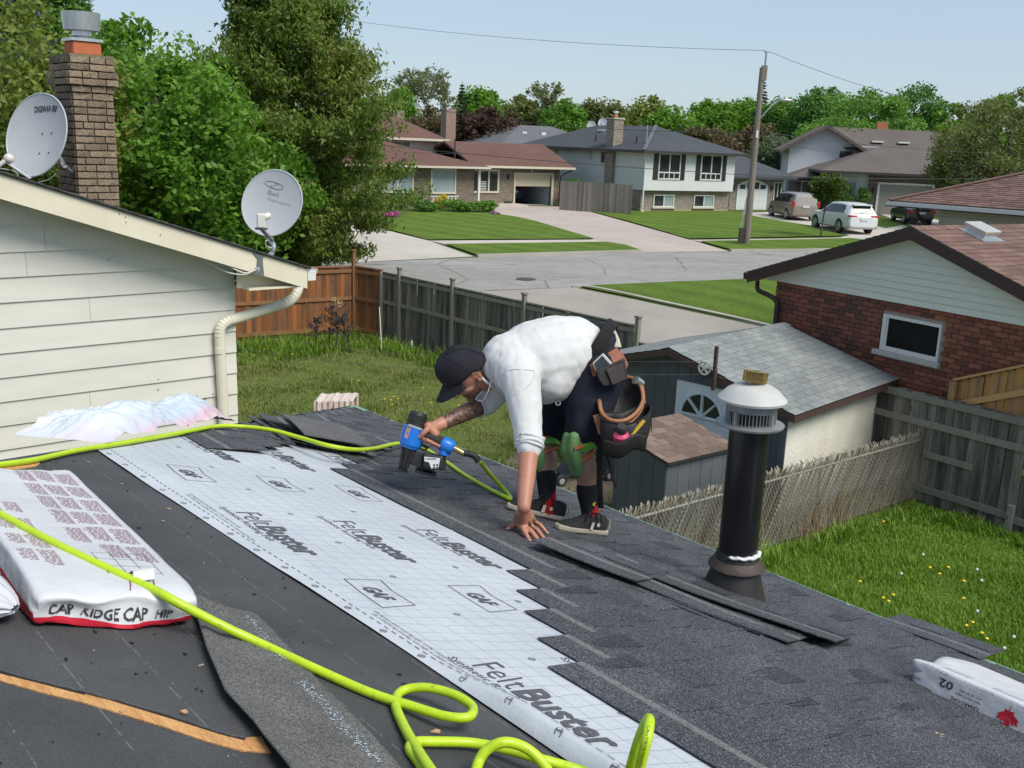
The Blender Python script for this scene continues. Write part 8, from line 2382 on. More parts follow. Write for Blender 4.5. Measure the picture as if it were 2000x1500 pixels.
M_STUB=mat('stubble_skin',(0.19,0.095,0.068),(0.13,0.065,0.048),40,0.6)
HEAD=Vector((-0.221,4.737,4.211))
hu=(RT*-0.66+UPV*0.54-FWD*0.52).normalized();hf=(RT*-0.60-UPV*0.79-FWD*0.06).normalized();hl=hf.cross(hu).normalized()*-1
if hl.dot(FWD)>0:hl=-hl
hu=hl.cross(hf).normalized();hu=hu if hu.dot(UPV)>0 else-hu
def hp_(f,u,l):return HEAD+hf*f+hu*u+hl*l
NECK=Vector((-0.097,4.78,4.219));CH=Vector((0.11,4.885,4.23));WA=Vector((0.385,5.046,4.259))
LS,LEB,LWR=Vector((0.028,4.614,4.212)),Vector((0.09,4.412,3.975)),Vector((0.074,4.22,3.73))
RS,REB,RWR=Vector((-0.04,4.927,4.146)),Vector((-0.118,4.859,4.033)),Vector((-0.352,4.656,3.96))
LH,LK,LA=Vector((0.409,4.929,4.154)),Vector((0.334,4.766,3.863)),Vector((0.41,4.717,3.532))
RH,RK,RA=Vector((0.358,5.127,4.124)),Vector((0.165,5.007,3.794)),Vector((0.205,4.853,3.541))
person=None
b=MB()
Mh=Matrix((hf,hl,hu)).transposed()
b.ball(hp_(0.0,0.02,0),(0.098,0.078,0.112),28,18,0,Mh)
b.ball(hp_(0.038,-0.055,0),(0.062,0.060,0.070),22,14,0,Mh)
capsule(b,hp_(0.088,-0.108,0),hp_(0.075,-0.112,0),0.020,0.022)
capsule(b,hp_(0.094,0.0,0),hp_(0.118,-0.035,0),0.010,0.014)
capsule(b,hp_(0.088,-0.070,0.012),hp_(0.088,-0.070,-0.012),0.014,0.014)
capsule(b,hp_(0.082,0.022,0.035),hp_(0.086,0.022,-0.035),0.014,0.014)
for s in(1,-1):
 capsule(b,hp_(0.065,-0.03,0.036*s),hp_(0.05,-0.045,0.045*s),0.022,0.018)
 for k in range(7):
  a=-0.6+k*0.62;c=a+0.62
  capsule(b,hp_(-0.012-0.017*math.sin(a)*0.9,-0.012+0.030*math.cos(a),0.084*s),hp_(-0.012-0.017*math.sin(c)*0.9,-0.012+0.030*math.cos(c),0.084*s),0.0062,0.0062,8)
 b.ball(hp_(-0.010,-0.014,0.077*s),(0.015,0.006,0.026),10,8,0,Mh)
chain(b,[(hp_(-0.03,-0.05,0),0.066),(hp_(-0.03,-0.10,0),0.064),(NECK,0.075),(CH,0.13),(WA,0.13)])
chain(b,[(CH+Vector((0,-0.05,0)),0.09),(LS,0.058),(LS.lerp(LEB,0.55),0.050),(LEB,0.044),(LEB.lerp(LWR,0.25),0.0455),(LEB.lerp(LWR,0.6),0.039),(LWR,0.030)])
chain(b,[(CH,0.09),(RS,0.058),(REB,0.046),(REB.lerp(RWR,0.3),0.046),(REB.lerp(RWR,0.7),0.037),(RWR,0.030)])
chain(b,[(WA,0.12),(LH,0.085),(LK,0.062),(LK.lerp(LA,0.30)+RT*0.022,0.058),(LK.lerp(LA,0.65)+RT*0.008,0.045),(LA,0.036),(LA-UPV*0.05,0.036)])
chain(b,[(WA,0.12),(RH,0.085),(RK,0.060),(RK.lerp(RA,0.30)+RT*0.018,0.056),(RK.lerp(RA,0.65),0.044),(RA,0.036),(RA-UPV*0.05,0.036)])
def roofpt(w,e,h):return HROT@rp(w,e,h)
def onroof(we,h):return roofpt(we[0],we[1],h)
HT=0.030
kn=[onroof((2.868,3.183),0.062),onroof((2.872,3.145),0.066),onroof((2.932,3.17),0.064),onroof((3.038,3.258),0.060)]
tp=[onroof((2.811,3.038),HT),onroof((2.851,3.014),HT),onroof((2.915,3.043),HT),onroof((3.05,3.18),HT)]
for k in range(4):
 r0=(0.0118,0.0122,0.0116,0.0105)[k]
 capsule(b,LWR.lerp(kn[k],0.15),kn[k],0.021 if k in(0,3)else 0.023,r0+0.003)
 m1=kn[k].lerp(tp[k],0.42)+Vector((0,0,0.012));m2=kn[k].lerp(tp[k],0.74)+Vector((0,0,0.006))
 chain(b,[(kn[k],r0+0.0015),(m1,r0),(m2,r0-0.0012),(tp[k],r0-0.0028)])
for k in range(3):capsule(b,LWR.lerp(kn[k],0.6),LWR.lerp(kn[k+1],0.6),0.019,0.019)
tb0,tb1,tb2=LWR.lerp(kn[0],0.35)+RT*-0.012,onroof((2.883,3.216),0.048),onroof((2.824,3.208),HT)
chain(b,[(tb0,0.019),(tb1,0.0135),(tb1.lerp(tb2,0.55),0.0118),(tb2,0.0098)])
GZ=4.80
def gp(u,v,dz=0.0):
 """a point of the gun plane, image place at the gun's distance"""
 k=(GZ+dz)/1975.0
 return Vector((0,0,5.3))+RT*((u-1000)*k)-UPV*((v-750)*k)+FWD*(GZ+dz)
rk=[gp(829,843,-0.035),gp(838,850,-0.042),gp(847,857,-0.042),gp(854,864,-0.036)]
for k in range(4):
 r0=(0.0125,0.0125,0.0118,0.0108)[k]
 root=gp(826+9*k,830+6*k,0.035)
 capsule(b,RWR.lerp(root,0.2),root,0.022,r0+0.003)
 o_=9*k
 mid=gp(824+o_*0.85,850+o_*0.42,0.012+0.022);mid2=gp(826+o_*0.9,858+o_*0.40,-0.020);tip_=gp(835+o_*0.85,859+o_*0.42,-0.048)
 chain(b,[(root,r0+0.002),(mid,r0),(mid2,r0-0.001),(tip_,r0-0.0025)])
capsule(b,RWR,gp(840,836,0.0),0.028,0.026);capsule(b,gp(836,832,-0.012),gp(850,846,-0.006),0.022,0.020)
chain(b,[(RWR.lerp(gp(836,834,-0.03),0.5),0.018),(gp(834,838,-0.038),0.0145),(gp(826,846,-0.045),0.0125),(gp(819,853,-0.040),0.0105)])
person=organic('person',b,[M_SKIN,M_TAT,M_HAIR,M_STUB,M_LEGSK],None,0.0048,4)
tag(person,'roofer in white shirt and black cap bent over with one hand on the shingles','person')
mi=[]
fa_,fb_=REB,RWR;fd=fb_-fa_
for f in person.data.polygons:
 c=f.center;h=c-HEAD;F_,U_,L2=h.dot(hf),h.dot(hu),h.dot(hl);k=0
 if h.length<0.20:
  if F_<-0.012 and U_>-0.085 and(c-(hp_(-0.012,-0.012,0.084*(1 if L2>0 else-1)))).length>0.036:k=2
  elif F_<0.0 and U_>0.02:k=2
  elif U_<-0.05 and F_>0.02:k=3
 t_=(c-fa_).dot(fd)/fd.length_squared
 if-0.2<t_<0.88 and(c-(fa_+fd*t_)).length<0.075 and c.x<LS.x+0.02 and h.length>0.14 and(c-LEB).length>0.2:k=1
 if c.z<LK.z+0.1 and c.x>RK.x-0.09 and(c-LWR).length>0.3 and k==0 and(c-LEB).length>0.18 and c.x>LWR.x+0.055:k=4
 mi.append(k)
person.data.polygons.foreach_set('material_index',mi)
for s in(1,-1):MB().ball(hp_(0.083,0.0,0.031*s),0.0115,12,8).build('eye',plain('eye_white',(0.5,0.48,0.46),0.2),person)
M_NAIL=plain('fingernail',(0.52,0.31,0.25),0.35)
for k in range(4):
 d=(tp[k]-kn[k]).normalized();n=(Vector((0,0,1))-d*d.z).normalized();s=d.cross(n)
 MB().ball(tp[k]+n*0.0062+d*0.002,(0.0062,0.0050,0.0018),10,6,0,Matrix((d,s,n)).transposed()).build('fingernail',M_NAIL,person)
def cloth(name,a,b_,bs=300,rough=0.85):
 return mat(name,a,b_,5,rough,bump=0.12,bscale=bs,spec=0.2)
M_SHIRT=cloth('white_cotton',(0.585,0.585,0.58),(0.53,0.53,0.525))
b=MB()
sp=[(Vector((-0.083,4.783,4.234)),0.090),(Vector((-0.009,4.816,4.24)),0.158),(Vector((0.109,4.89,4.249)),0.197),(Vector((0.212,4.954,4.261)),0.205),(Vector((0.293,4.998,4.27)),0.188),(Vector((0.342,5.028,4.266)),0.164)]
chain(b,sp)
capsule(b,Vector((0.175,4.853,4.18)),Vector((0.248,4.9,4.164)),0.140,0.118)
chain(b,[(Vector((-0.003,4.765,4.244)),0.13),(LS+RT*0.012,0.098),(LS.lerp(LEB,0.5)+RT*0.008,0.076),(LEB.lerp(LWR,0.02),0.064),(LEB.lerp(LWR,0.10),0.060)])
chain(b,[(Vector((-0.004,4.863,4.222)),0.13),(RS,0.085),(RS.lerp(REB,0.8),0.066),(REB.lerp(RWR,0.05),0.062)])
shirt=organic('shirt',b,M_SHIRT,person,0.0085,8,0.007,6.0,0.0030,3)
d0=(LWR-LEB).normalized()
b=MB()
for k in range(4):
 c=LEB.lerp(LWR,0.085+0.0*k)+d0*(-0.012*k);e_=d0.orthogonal().normalized();f_=d0.cross(e_)
 b.tube([c+(e_*math.cos(q*PI/10)+f_*math.sin(q*PI/10))*(0.0600+0.004*(k%2)+0.002*math.sin(q*1.7+k))+d0*0.004*math.sin(q*0.9+2*k)for q in range(21)],0.0085,6,caps=False)
b.build('rolled_cuff',M_SHIRT,shirt,smooth=3.2)
d1=(RWR-REB).normalized();e_=d1.orthogonal().normalized();f_=d1.cross(e_);c=REB.lerp(RWR,0.20)
MB().tube([c+(e_*math.cos(q*PI/12)+f_*math.sin(q*PI/12))*0.056 for q in range(25)],0.005,6,caps=False).build('sleeve_hem',M_SHIRT,shirt,smooth=3.2)
nd_=(NECK-hp_(-0.03,-0.10,0)).normalized();e_=nd_.orthogonal().normalized();f_=nd_.cross(e_);c=NECK-nd_*0.045
MB().tube([c+(e_*math.cos(q*PI/14)+f_*math.sin(q*PI/14))*0.083 for q in range(29)],[(0.006,0.013)]*29,8,caps=False).build('collar',M_SHIRT,shirt,smooth=3.2)
b=MB();P=smoothpath([(-0.021,4.598,4.231),(-0.003,4.548,4.282),(0.068,4.547,4.278),(0.097,4.565,4.266),(0.085,4.544,4.224),(0.054,4.522,4.172),(0.013,4.532,4.129)],6)
P=[shirt.closest_point_on_mesh(p)[1]+shirt.closest_point_on_mesh(p)[2]*0.001 for p in P];b.tube(smoothpath(P[::4],4),0.0035,6);b.build('shoulder_seam',M_SHIRT,shirt,smooth=3.2,world=True)
b=MB();P=smoothpath([(-0.094,4.665,4.213),(-0.103,4.626,4.179),(-0.116,4.606,4.139),(-0.136,4.608,4.105),(-0.167,4.649,4.103),(-0.146,4.715,4.123),(-0.119,4.763,4.15)],9)
for q in range(0,len(P)-1):b.ball(P[q],(0.0036,0.0024,0.0032),6,4)
tag(b.build('necklace',plain('silver_chain',(0.62,0.60,0.56),0.25,0.9),person),kind='stuff')
M_CAP=cloth('black_cap_cotton',(0.011,0.011,0.015),(0.018,0.018,0.024),400)
cap_=MB();N,Mr=36,14;vs=[]
def capr(a):
 return(0.118*math.cos(a)-0.004,0.098*math.sin(a))
for i in range(Mr+1):
 q=i/Mr;ph=q*PI/2
 for k in range(N):
  a=2*PI*k/N;f,l=capr(a);rr_=math.cos(ph)**0.55 if q<1 else 0.0
  z=0.028-0.03*(math.cos(a)<-0.2)*(1-q)+0.118*math.sin(ph)
  vs.append(hp_(f*rr_+0.010*q,z+0.012*math.cos(a)*(1-q),l*rr_))
cap_.add(vs,[(i*N+k,i*N+(k+1)%N,(i+1)*N+(k+1)%N,(i+1)*N+k)for i in range(Mr)for k in range(N)])
co_=cap_.build('cap',M_CAP,person,smooth=3.2);so=co_.modifiers.new('t','SOLIDIFY');so.thickness=0.003;so.offset=1
b=MB()
def brim(u,v):
 a=(u-0.5)*2.35;f,l=capr(a*0.80);ext=0.088*(1-(abs(u-0.5)*2)**2.6)*v
 return hp_(f-0.004+ext,0.036+0.012*math.cos(a)-0.030*((u-0.5)*2)**2*v-0.020*v,l*(1+0.05*v))
b.grid(brim,24,8);bo=b.build('brim',M_CAP,co_,smooth=3.2);so=bo.modifiers.new('t','SOLIDIFY');so.thickness=0.004
MB().ball(hp_(0.006,0.148,0),(0.008,0.008,0.005),10,6,0,Mh).build('top_button',M_CAP,co_)
b=MB()
for k in range(6):
 a=PI/6+k*PI/3;f,l=capr(a)
 b.tube([hp_(f*math.cos(q*PI/20)**0.55*1.03+0.01*q/10,0.028-0.03*(math.cos(a)<-0.2)*(1-q/10)+0.121*math.sin(q*PI/20),l*math.cos(q*PI/20)**0.55*1.03)for q in range(10)],0.0014,4)
b.build('panel_seams',M_CAP,co_)
b=MB();text_on(b,'ES',lambda a,u:hp_(0.108+u*0.25,0.070+u,0.045-a),0.05,0.014);b.build('embroidery',plain('pale_thread',(0.4,0.4,0.4)),co_)
b=MB();P=smoothpath([hp_(-0.006,-0.016,0.088),hp_(0.018,-0.04,0.084),hp_(0.024,-0.075,0.074),hp_(0.01,-0.10,0.066),hp_(-0.02,-0.11,0.062)],6);b.tube(P,0.0016,5);b.build('glasses_cord',M_PLAS,person)
M_SHORT=cloth('navy_work_cotton',(0.010,0.012,0.021),(0.017,0.019,0.030),220)
b=MB()
chain(b,[(Vector((0.384,5.051,4.279)),0.150),(Vector((0.394,5.02,4.15)),0.172)])
chain(b,[(Vector((0.407,4.923,4.173)),0.145),(Vector((0.389,4.851,4.046)),0.125),(LH.lerp(LK,0.74)+RT*0.016,0.100),(LH.lerp(LK,0.78)+RT*0.018,0.094)])
chain(b,[(Vector((0.316,5.086,4.123)),0.145),(Vector((0.229,5.053,3.986)),0.115),(RH.lerp(RK,0.74),0.092)])
capsule(b,Vector((0.257,4.988,4.058)),Vector((0.337,4.95,4.071)),0.10,0.11)
shorts=organic('shorts',b,M_SHORT,person,0.012,7,0.020,6.0,0.003,9)
for(u,v)in((0.242,4.808,4.059),(0.253,4.825,4.109))[0:0]:pass
for q in((0.229,4.798,4.061),(0.235,4.805,4.109)):
 b=MB();c=Vector(q);b.tube([c+(RT*math.cos(k*PI/8)+UPV*math.sin(k*PI/8))*0.011 for k in range(17)],0.004,6,caps=False);b.build('snap_ring',M_GALV,shorts)
M_PADG=mat('green_foam_pad',(0.10,0.215,0.075),(0.13,0.26,0.095),7,0.6,bump=0.2,bscale=40);M_ORST=plain('orange_strap',(0.42,0.12,0.03),0.7);M_LIME=plain('bright_green_strap',(0.10,0.36,0.03),0.6)
def kneepad(K,A,sc_,nm):
 b=MB();dn=(A-K).normalized();fr_=(RT*-1-FWD*0.25);fr_=(fr_-dn*fr_.dot(dn)).normalized();sd=dn.cross(fr_)
 for s in(-0.6,0,0.6):
  chain(b,[(K+fr_*(0.040-0.03*abs(s))-dn*0.045+sd*0.075*s,0.030),(K+fr_*(0.058-0.035*abs(s))+dn*0.02+sd*0.085*s,0.034),(K+fr_*(0.046-0.03*abs(s))+dn*0.085+sd*0.07*s,0.030),(K+fr_*(0.034-0.015*abs(s))+dn*0.14+sd*0.04*s,0.022)])
 o=organic('knee_pad',b,M_PADG,person,0.009,5,0.002,12)
 def band(h,r,w,m,name,h2=0.0):
  mb=MB();P=[]
  for q in range(13):
   a=-2.2+4.4*q/12;P.append(K+dn*(h+h2*(1+math.cos(a))*0.5)+(-fr_*math.cos(a)+sd*math.sin(a))*r+RT*0.012)
  mb.tube(P,[(w,0.003)]*13,6,flat=dn);mb.build(name,m,o)
 band(0.008,0.077,0.019,M_LIME,'upper_strap');band(0.085,0.068,0.009,M_ORST,'lower_strap',-0.05)
 mb=MB();mb.cbox(K+fr_*0.02-sd*0.088*(1 if sd.dot(FWD)>0 else-1)-dn*0.0,(0.05,0.012,0.014),0,Matrix((fr_,sd,dn)).transposed());mb.build('strap_tab',M_ORST,o)
 return o
kneepad(LK+UPV*0.0,LA,1,'l');kneepad(RK,RA,1,'r')
M_SOCK=cloth('black_knit',(0.010,0.010,0.012),(0.016,0.016,0.019),500);M_SOCKR=cloth('red_knit',(0.42,0.012,0.015),(0.36,0.01,0.012),400)
for K,A,t0 in((LK,LA,0.66),(RK,RA,0.62)):
 b=MB();chain(b,[(K.lerp(A,t0)+RT*0.006,0.0545),(K.lerp(A,0.85),0.046),(A,0.0425),(A-UPV*0.06,0.046)])
 so_=organic('sock',b,[M_SOCK,M_SOCKR],person,0.008,3,0.002,14)
 so_.data.polygons.foreach_set('material_index',[1 if((f.center-A).dot(UPV)<0.012+1.1*(f.center-A).dot(RT)-0.012)else 0 for f in so_.data.polygons])
 if K is LK:
  c=A+UPV*0.045+RT*0.012-FWD*0.044;P=[]
  for q in range(10):r_=0.019 if q%2==0 else 0.008;a=q*PI/5+0.4;P.append(c+RT*r_*math.cos(a)+UPV*r_*math.sin(a)+FWD*0.004*abs(math.cos(a)))
  mb=MB();mb.add([c-FWD*0.002]+P,[(0,1+q,1+(q+1)%10)for q in range(10)]);mb.build('star_print',plain('yellow_print',(0.62,0.42,0.03)),so_)
M_SUEDE=cloth('black_suede',(0.020,0.020,0.022),(0.034,0.033,0.033),260);M_SOLE=mat('dirty_white_rubber',(0.46,0.41,0.33),(0.35,0.30,0.23),14,0.7,bump=0.1);M_LACE=plain('black_lace',(0.008,0.008,0.009),0.9);M_WPATCH=plain('white_leather_patch',(0.58,0.55,0.48),0.6)
ST_=[(0.0,0.028,0.088),(0.03,0.036,0.094),(0.07,0.036,0.096),(0.11,0.038,0.098),(0.15,0.043,0.084),(0.19,0.046,0.058),(0.23,0.047,0.050),(0.265,0.040,0.042),(0.29,0.018,0.028)]
def shoe(heel,toe,h,label):
 hw_,tw_=HROT@rp(*heel,h),HROT@rp(*toe,h)
 d=(tw_-hw_).normalized();n=(HROT.to_3x3()@NRM);n=(n-d*n.dot(d)).normalized();s=n.cross(d)
 f=lambda a,y,z:hw_+d*(a-0.012)+s*y+n*z
 t=MB();rg=[]
 for a,w,z in ST_:
  w2=w*1.06;rg.append([f(a+(0.012 if a>.28 else-0.008 if a==0 else 0),w2*c_,zz)for zz,cs in((0.0,(-1,1)),(0.026,(1,-1)))for c_ in cs])
 vs=[p for r in rg for p in r];t.add(vs,[(i*4+k,i*4+(k+1)%4,i*4+4+(k+1)%4,i*4+4+k)for i in range(len(rg)-1)for k in range(4)]+[(0,1,2,3),tuple(4*(len(rg)-1)+k for k in(3,2,1,0))])
 b=MB();vs=[];m=10
 for a,w,z in ST_:
  for k in range(m):q=PI*k/(m-1);vs.append(f(a,w*math.cos(q),0.022+(z-0.02)*math.sin(q)**0.75))
 b.add(vs,[(i*m+k,i*m+k+1,(i+1)*m+k+1,(i+1)*m+k)for i in range(len(ST_)-1)for k in range(m-1)]+[tuple(range(m)),tuple((len(ST_)-1)*m+k for k in reversed(range(m)))])
 o=b.build('shoe',M_SUEDE,person,smooth=3.2);ss=o.modifiers.new('s','SUBSURF');ss.levels=ss.render_levels=1
 t.build('sole',M_SOLE,o,bevel=0.007)
 side=-1 if s.dot(FWD)>0 else 1
 l=MB()
 for k in range(5):
  a=0.125+0.018*k;zt=0.088-0.011*k
  l.tube([f(a,-0.028,zt-0.012),f(a+.006,0,zt+0.008),f(a,0.028,zt-0.012)],0.0042,5);l.tube([f(a,0.02,zt),f(a+.018,-0.02,zt-.004)],0.004,5)
 for k in range(5):
  a=k*1.3;P=[f(0.115,0,0.095),f(0.115+0.03*math.cos(a),side*0.03+0.02*math.sin(a),0.105),f(0.12+0.05*math.cos(a),side*0.045+0.02*math.sin(a),0.065)];l.tube(smoothpath(P,4),0.0038,5)
 l.build('laces',M_LACE,o)
 c=lambda a,z:f(a,side*(0.043+0.002),z)
 mb=MB();P=[]
 for q in range(10):r_=0.014 if q%2==0 else 0.006;x=q*PI/5+PI/2;P.append(c(0.085+r_*math.cos(x),0.052+r_*math.sin(x)))
 mb.prism(P,s*side*0.003);mb.build('star_patch',M_WPATCH,o)
 mb=MB();mb.prism([c(0.115,0.026),c(0.132,0.026),c(0.128,0.062),c(0.113,0.066)],s*side*0.003);mb.build('side_stripe',M_WPATCH,o)
 mb=MB();mb.prism([f(-0.012,-0.016,0.03),f(-0.012,0.016,0.03),f(-0.010,0.014,0.078),f(-0.010,-0.014,0.078)],-d*0.003);mb.build('heel_tab',M_WPATCH,o)
 return o
shoe((3.475,3.235),(3.215,3.275),0.030,'l');shoe((3.40,3.445),(3.185,3.62),0.030,'r')
# ----- tool belt and what is in it
tbelt=thing('tool_belt','black tool belt with a tan rimmed leather nail bag on the hip of the roofer','tool belt',tuple(Vector((0.496,4.692,4.067))))
M_WEB=cloth('black_webbing',(0.012,0.012,0.013),(0.02,0.02,0.021),500);M_LBLK=mat('black_oiled_leather',(0.011,0.010,0.010),(0.020,0.017,0.016),9,0.6,bump=0.3,bscale=60);M_LTAN=mat('tan_leather',(0.34,0.155,0.070),(0.26,0.11,0.048),9,0.5,bump=0.3,bscale=50);M_LRED=mat('reddish_leather',(0.27,0.075,0.035),(0.20,0.055,0.028),7,0.5,bump=0.2)
WC=Vector((0.405,5.051,4.28));ax_=(RT*0.80-UPV*0.60).normalized();e1_=FWD.copy();e2_=(RT*0.60+UPV*0.80)
b=MB();P=[WC+e1_*(0.212*math.cos(q*PI/20))+e2_*(0.178*math.sin(q*PI/20))+ax_*0.01*math.sin(q*PI/10)for q in range(41)]
b.tube(P,[(0.006,0.030)]*41,8,caps=False,flat=e1_);b.build('waist_belt',M_WEB,tbelt,smooth=1.2,world=True)
def loft(loops,closed=True):
 mb=MB();n=len(loops[0]);mb.add([p for l in loops for p in l],[(i*n+k,i*n+(k+1)%n,(i+1)*n+(k+1)%n,(i+1)*n+k)for i in range(len(loops)-1)for k in range(n)]);return mb
def ringp(pts,n=28):
 P=smoothpath(list(pts)+[pts[0]],8)[:-1];k=len(P);return[P[int(i*k/n)]for i in range(n)]
rim=ringp([(0.423,4.73,4.099),(0.433,4.835,4.151),(0.507,4.893,4.176),(0.586,4.874,4.184),(0.626,4.818,4.163),(0.635,4.734,4.112),(0.597,4.651,4.067),(0.532,4.593,4.04),(0.465,4.603,4.039),(0.431,4.65,4.063)])
cen=Vector((0.561,4.707,3.916))
def toward(l,c,f,off):return[p.lerp(c,f)+off for p in l]
o_=-UPV*0.0
rc=sum(rim,Vector())/len(rim);sack=loft([rim]+[toward(rim,rc,f,RT*0.1*d-UPV*d)for f,d in((0.02,0.03),(0.06,0.07),(0.15,0.11),(0.4,0.135),(0.95,0.145))])
so=sack.build('nail_bag',M_LBLK,tbelt,smooth=3.2,world=True);q=so.modifiers.new('t','SOLIDIFY');q.thickness=0.004
b=MB();b.tube(rim[2:]+rim[:1],0.0105,8);b.build('bag_rim',M_LTAN,tbelt,smooth=3.2,world=True)
b=MB();b.tube([p-UPV*0.022-FWD*0.006 for p in rim[13:27]],[(0.008,0.004)]*14,6);b.build('bag_band',M_LTAN,tbelt,smooth=3.2,world=True)
fr_=ringp([(0.424,4.636,4.048),(0.437,4.553,4.047),(0.541,4.522,4.045),(0.634,4.58,4.072),(0.67,4.686,4.088),(0.639,4.766,4.078),(0.532,4.679,4.056),(0.458,4.678,4.053)])
cen2=Vector((0.556,4.603,3.912))
rc=sum(fr_,Vector())/len(fr_);sack=loft([fr_]+[toward(fr_,rc,f,-UPV*d)for f,d in((0.0,0.02),(-0.02,0.05),(0.0,0.09),(0.04,0.118),(0.14,0.136),(0.95,0.142))])
for i in range(28,len(sack.v)):p=Vector(sack.v[i]);sack.v[i]=tuple(p+FWD*(-0.012*mnoise.noise((p.x*22,p.y*22,p.z*9)))+RT*0.008*mnoise.noise((p.z*20,p.x*16,3)))
so=sack.build('front_pouch',M_LBLK,tbelt,smooth=3.2,world=True);q=so.modifiers.new('t','SOLIDIFY');q.thickness=0.004
b=MB();b.tube(fr_+fr_[:1],0.0045,5)
for k in(3,9,14):b.tube([p-FWD*0.003 for p in(fr_[k],fr_[k]-UPV*0.06,fr_[k]-UPV*0.12)],0.003,4)
b.build('pouch_piping',M_WEB,tbelt,world=True)
def sheetp(name,pts,th,m,parent,bev=0.004):
 mb=MB();mb.prism([Vector(p)for p in pts],FWD*th);return mb.build(name,m,parent,world=True,bevel=bev)
sheetp('hanger',[(0.373,4.79,4.261),(0.407,4.793,4.272),(0.436,4.771,4.184),(0.427,4.767,4.167),(0.396,4.771,4.183)],0.01,M_LRED,tbelt)
sheetp('hanger',[(0.46,4.882,4.301),(0.509,4.909,4.329),(0.543,4.881,4.3),(0.568,4.85,4.256),(0.553,4.833,4.228),(0.497,4.84,4.255)],0.012,M_LRED,tbelt)
pp_=sheetp('phone_pouch',[(0.397,4.725,4.247),(0.536,4.76,4.307),(0.557,4.735,4.205),(0.441,4.707,4.172),(0.416,4.713,4.197)],0.045,M_LBLK,tbelt,0.008)
sheetp('pouch_panel',[(0.447,4.72,4.255),(0.528,4.74,4.284),(0.541,4.723,4.207),(0.48,4.705,4.184)],0.006,mat('brown_black_leather',(0.040,0.028,0.026),(0.055,0.038,0.034),9,0.4),pp_,0.003)
sheetp('side_sheath',[(0.393,4.674,4.037),(0.422,4.677,4.047),(0.448,4.638,3.973),(0.424,4.633,3.953)],0.03,M_LTAN,tbelt)
b=MB();b.tube([(0.447,4.84,4.168),(0.427,4.866,4.278),(0.446,4.904,4.353)],[(0.03,0.006)]*3,8,flat=RT);b.build('hanger',M_WEB,tbelt,world=True)
b=MB();b.tube(smoothpath([(0.449,4.739,3.923),(0.442,4.736,3.779),(0.453,4.747,3.657),(0.467,4.77,3.536)],5),[(0.016,0.003)]*16,6,flat=RT);b.build('hanging_strap',M_WEB,tbelt,world=True)
b=MB();b.tube(smoothpath([(0.464,4.693,3.859),(0.486,4.679,3.8),(0.504,4.662,3.728),(0.528,4.652,3.688)],5),0.005,6);b.build('hanging_cord',M_WEB,tbelt,world=True)
b=MB();b.tube([(0.494,5.128,4.386),(0.514,5.036,4.346),(0.52,4.968,4.317)],[(0.02,0.004)]*3,6,flat=RT);b.build('back_strap',plain('cream_webbing',(0.5,0.46,0.38)),tbelt,world=True)
b=MB();b.grid(lambda u,v:Vector((0.434,4.511,3.955)).lerp(Vector((0.635,4.542,3.999)),u)-FWD*0.055*math.sin(PI*u)-UPV*(0.075*v-0.012*math.cos(u*9))+FWD*0.03*v*v,18,6);o=b.build('low_pocket',M_LBLK,tbelt,smooth=3.2,world=True);q=o.modifiers.new('t','SOLIDIFY');q.thickness=0.004
ph=thing('phone','smartphone in a pale case sticking out of the black belt pouch','phone',tuple(Vector((0.426,4.755,4.289))))
sheetp('case',[(0.382,4.755,4.277),(0.433,4.774,4.325),(0.487,4.762,4.272),(0.412,4.742,4.208)],0.012,plain('pale_phone_case',(0.42,0.40,0.36),0.4),ph,0.005)
sheetp('screen',[(0.392,4.751,4.278),(0.43,4.768,4.314),(0.474,4.757,4.27),(0.412,4.741,4.221)],0.005,M_BLK,ph,0.002)
bo_=thing('chalk_bottle','pink chalk bottle with a black cap in the front pouch','bottle',tuple(Vector((0.516,4.522,3.96))))
dn_=(UPV*0.80-FWD*0.6).normalized();bc=Vector((0.516,4.518,3.986));Mb=Matrix((RT,dn_.cross(RT),dn_)).transposed()
MB().lathe([(0.036,-0.06),(0.040,-0.01),(0.039,0.012),(0.024,0.026),(0.024,0.03)],24,bc,0,Mb).build('bottle',plain('pink_plastic',(0.62,0.06,0.15),0.35),bo_,smooth=0.7,world=True)
MB().lathe([(0.0255,0.028),(0.0255,0.055),(0.021,0.062),(0.0,0.062)],20,bc,0,Mb).build('cap',M_PLAS,bo_,smooth=0.6,world=True)
pn=thing('carpenter_pencil','yellow carpenter pencil leaning in the front pouch','pencil',tuple(Vector((0.595,4.568,4.024))))
b=MB();b.bar((0.562,4.51,3.995),(0.62,4.536,4.061),0.016,0.009);b.build('shaft',plain('pencil_yellow',(0.68,0.46,0.04)),pn,world=True)
tm=thing('hammer','steel headed hammer hanging at the back of the tool belt','hammer',tuple(Vector((0.63,4.848,4.161))))
b=MB();b.tube([(0.6,4.804,4.191),(0.632,4.829,4.166)],0.022,14);b.build('head',plain('bright_steel',(0.6,0.6,0.6),0.2,0.9),tm,smooth=0.7,world=True)
b=MB();b.tube([(0.633,4.827,4.161),(0.648,4.815,4.066),(0.661,4.799,3.914)],0.014,10);b.build('handle',M_LTAN,tm,smooth=1,world=True)
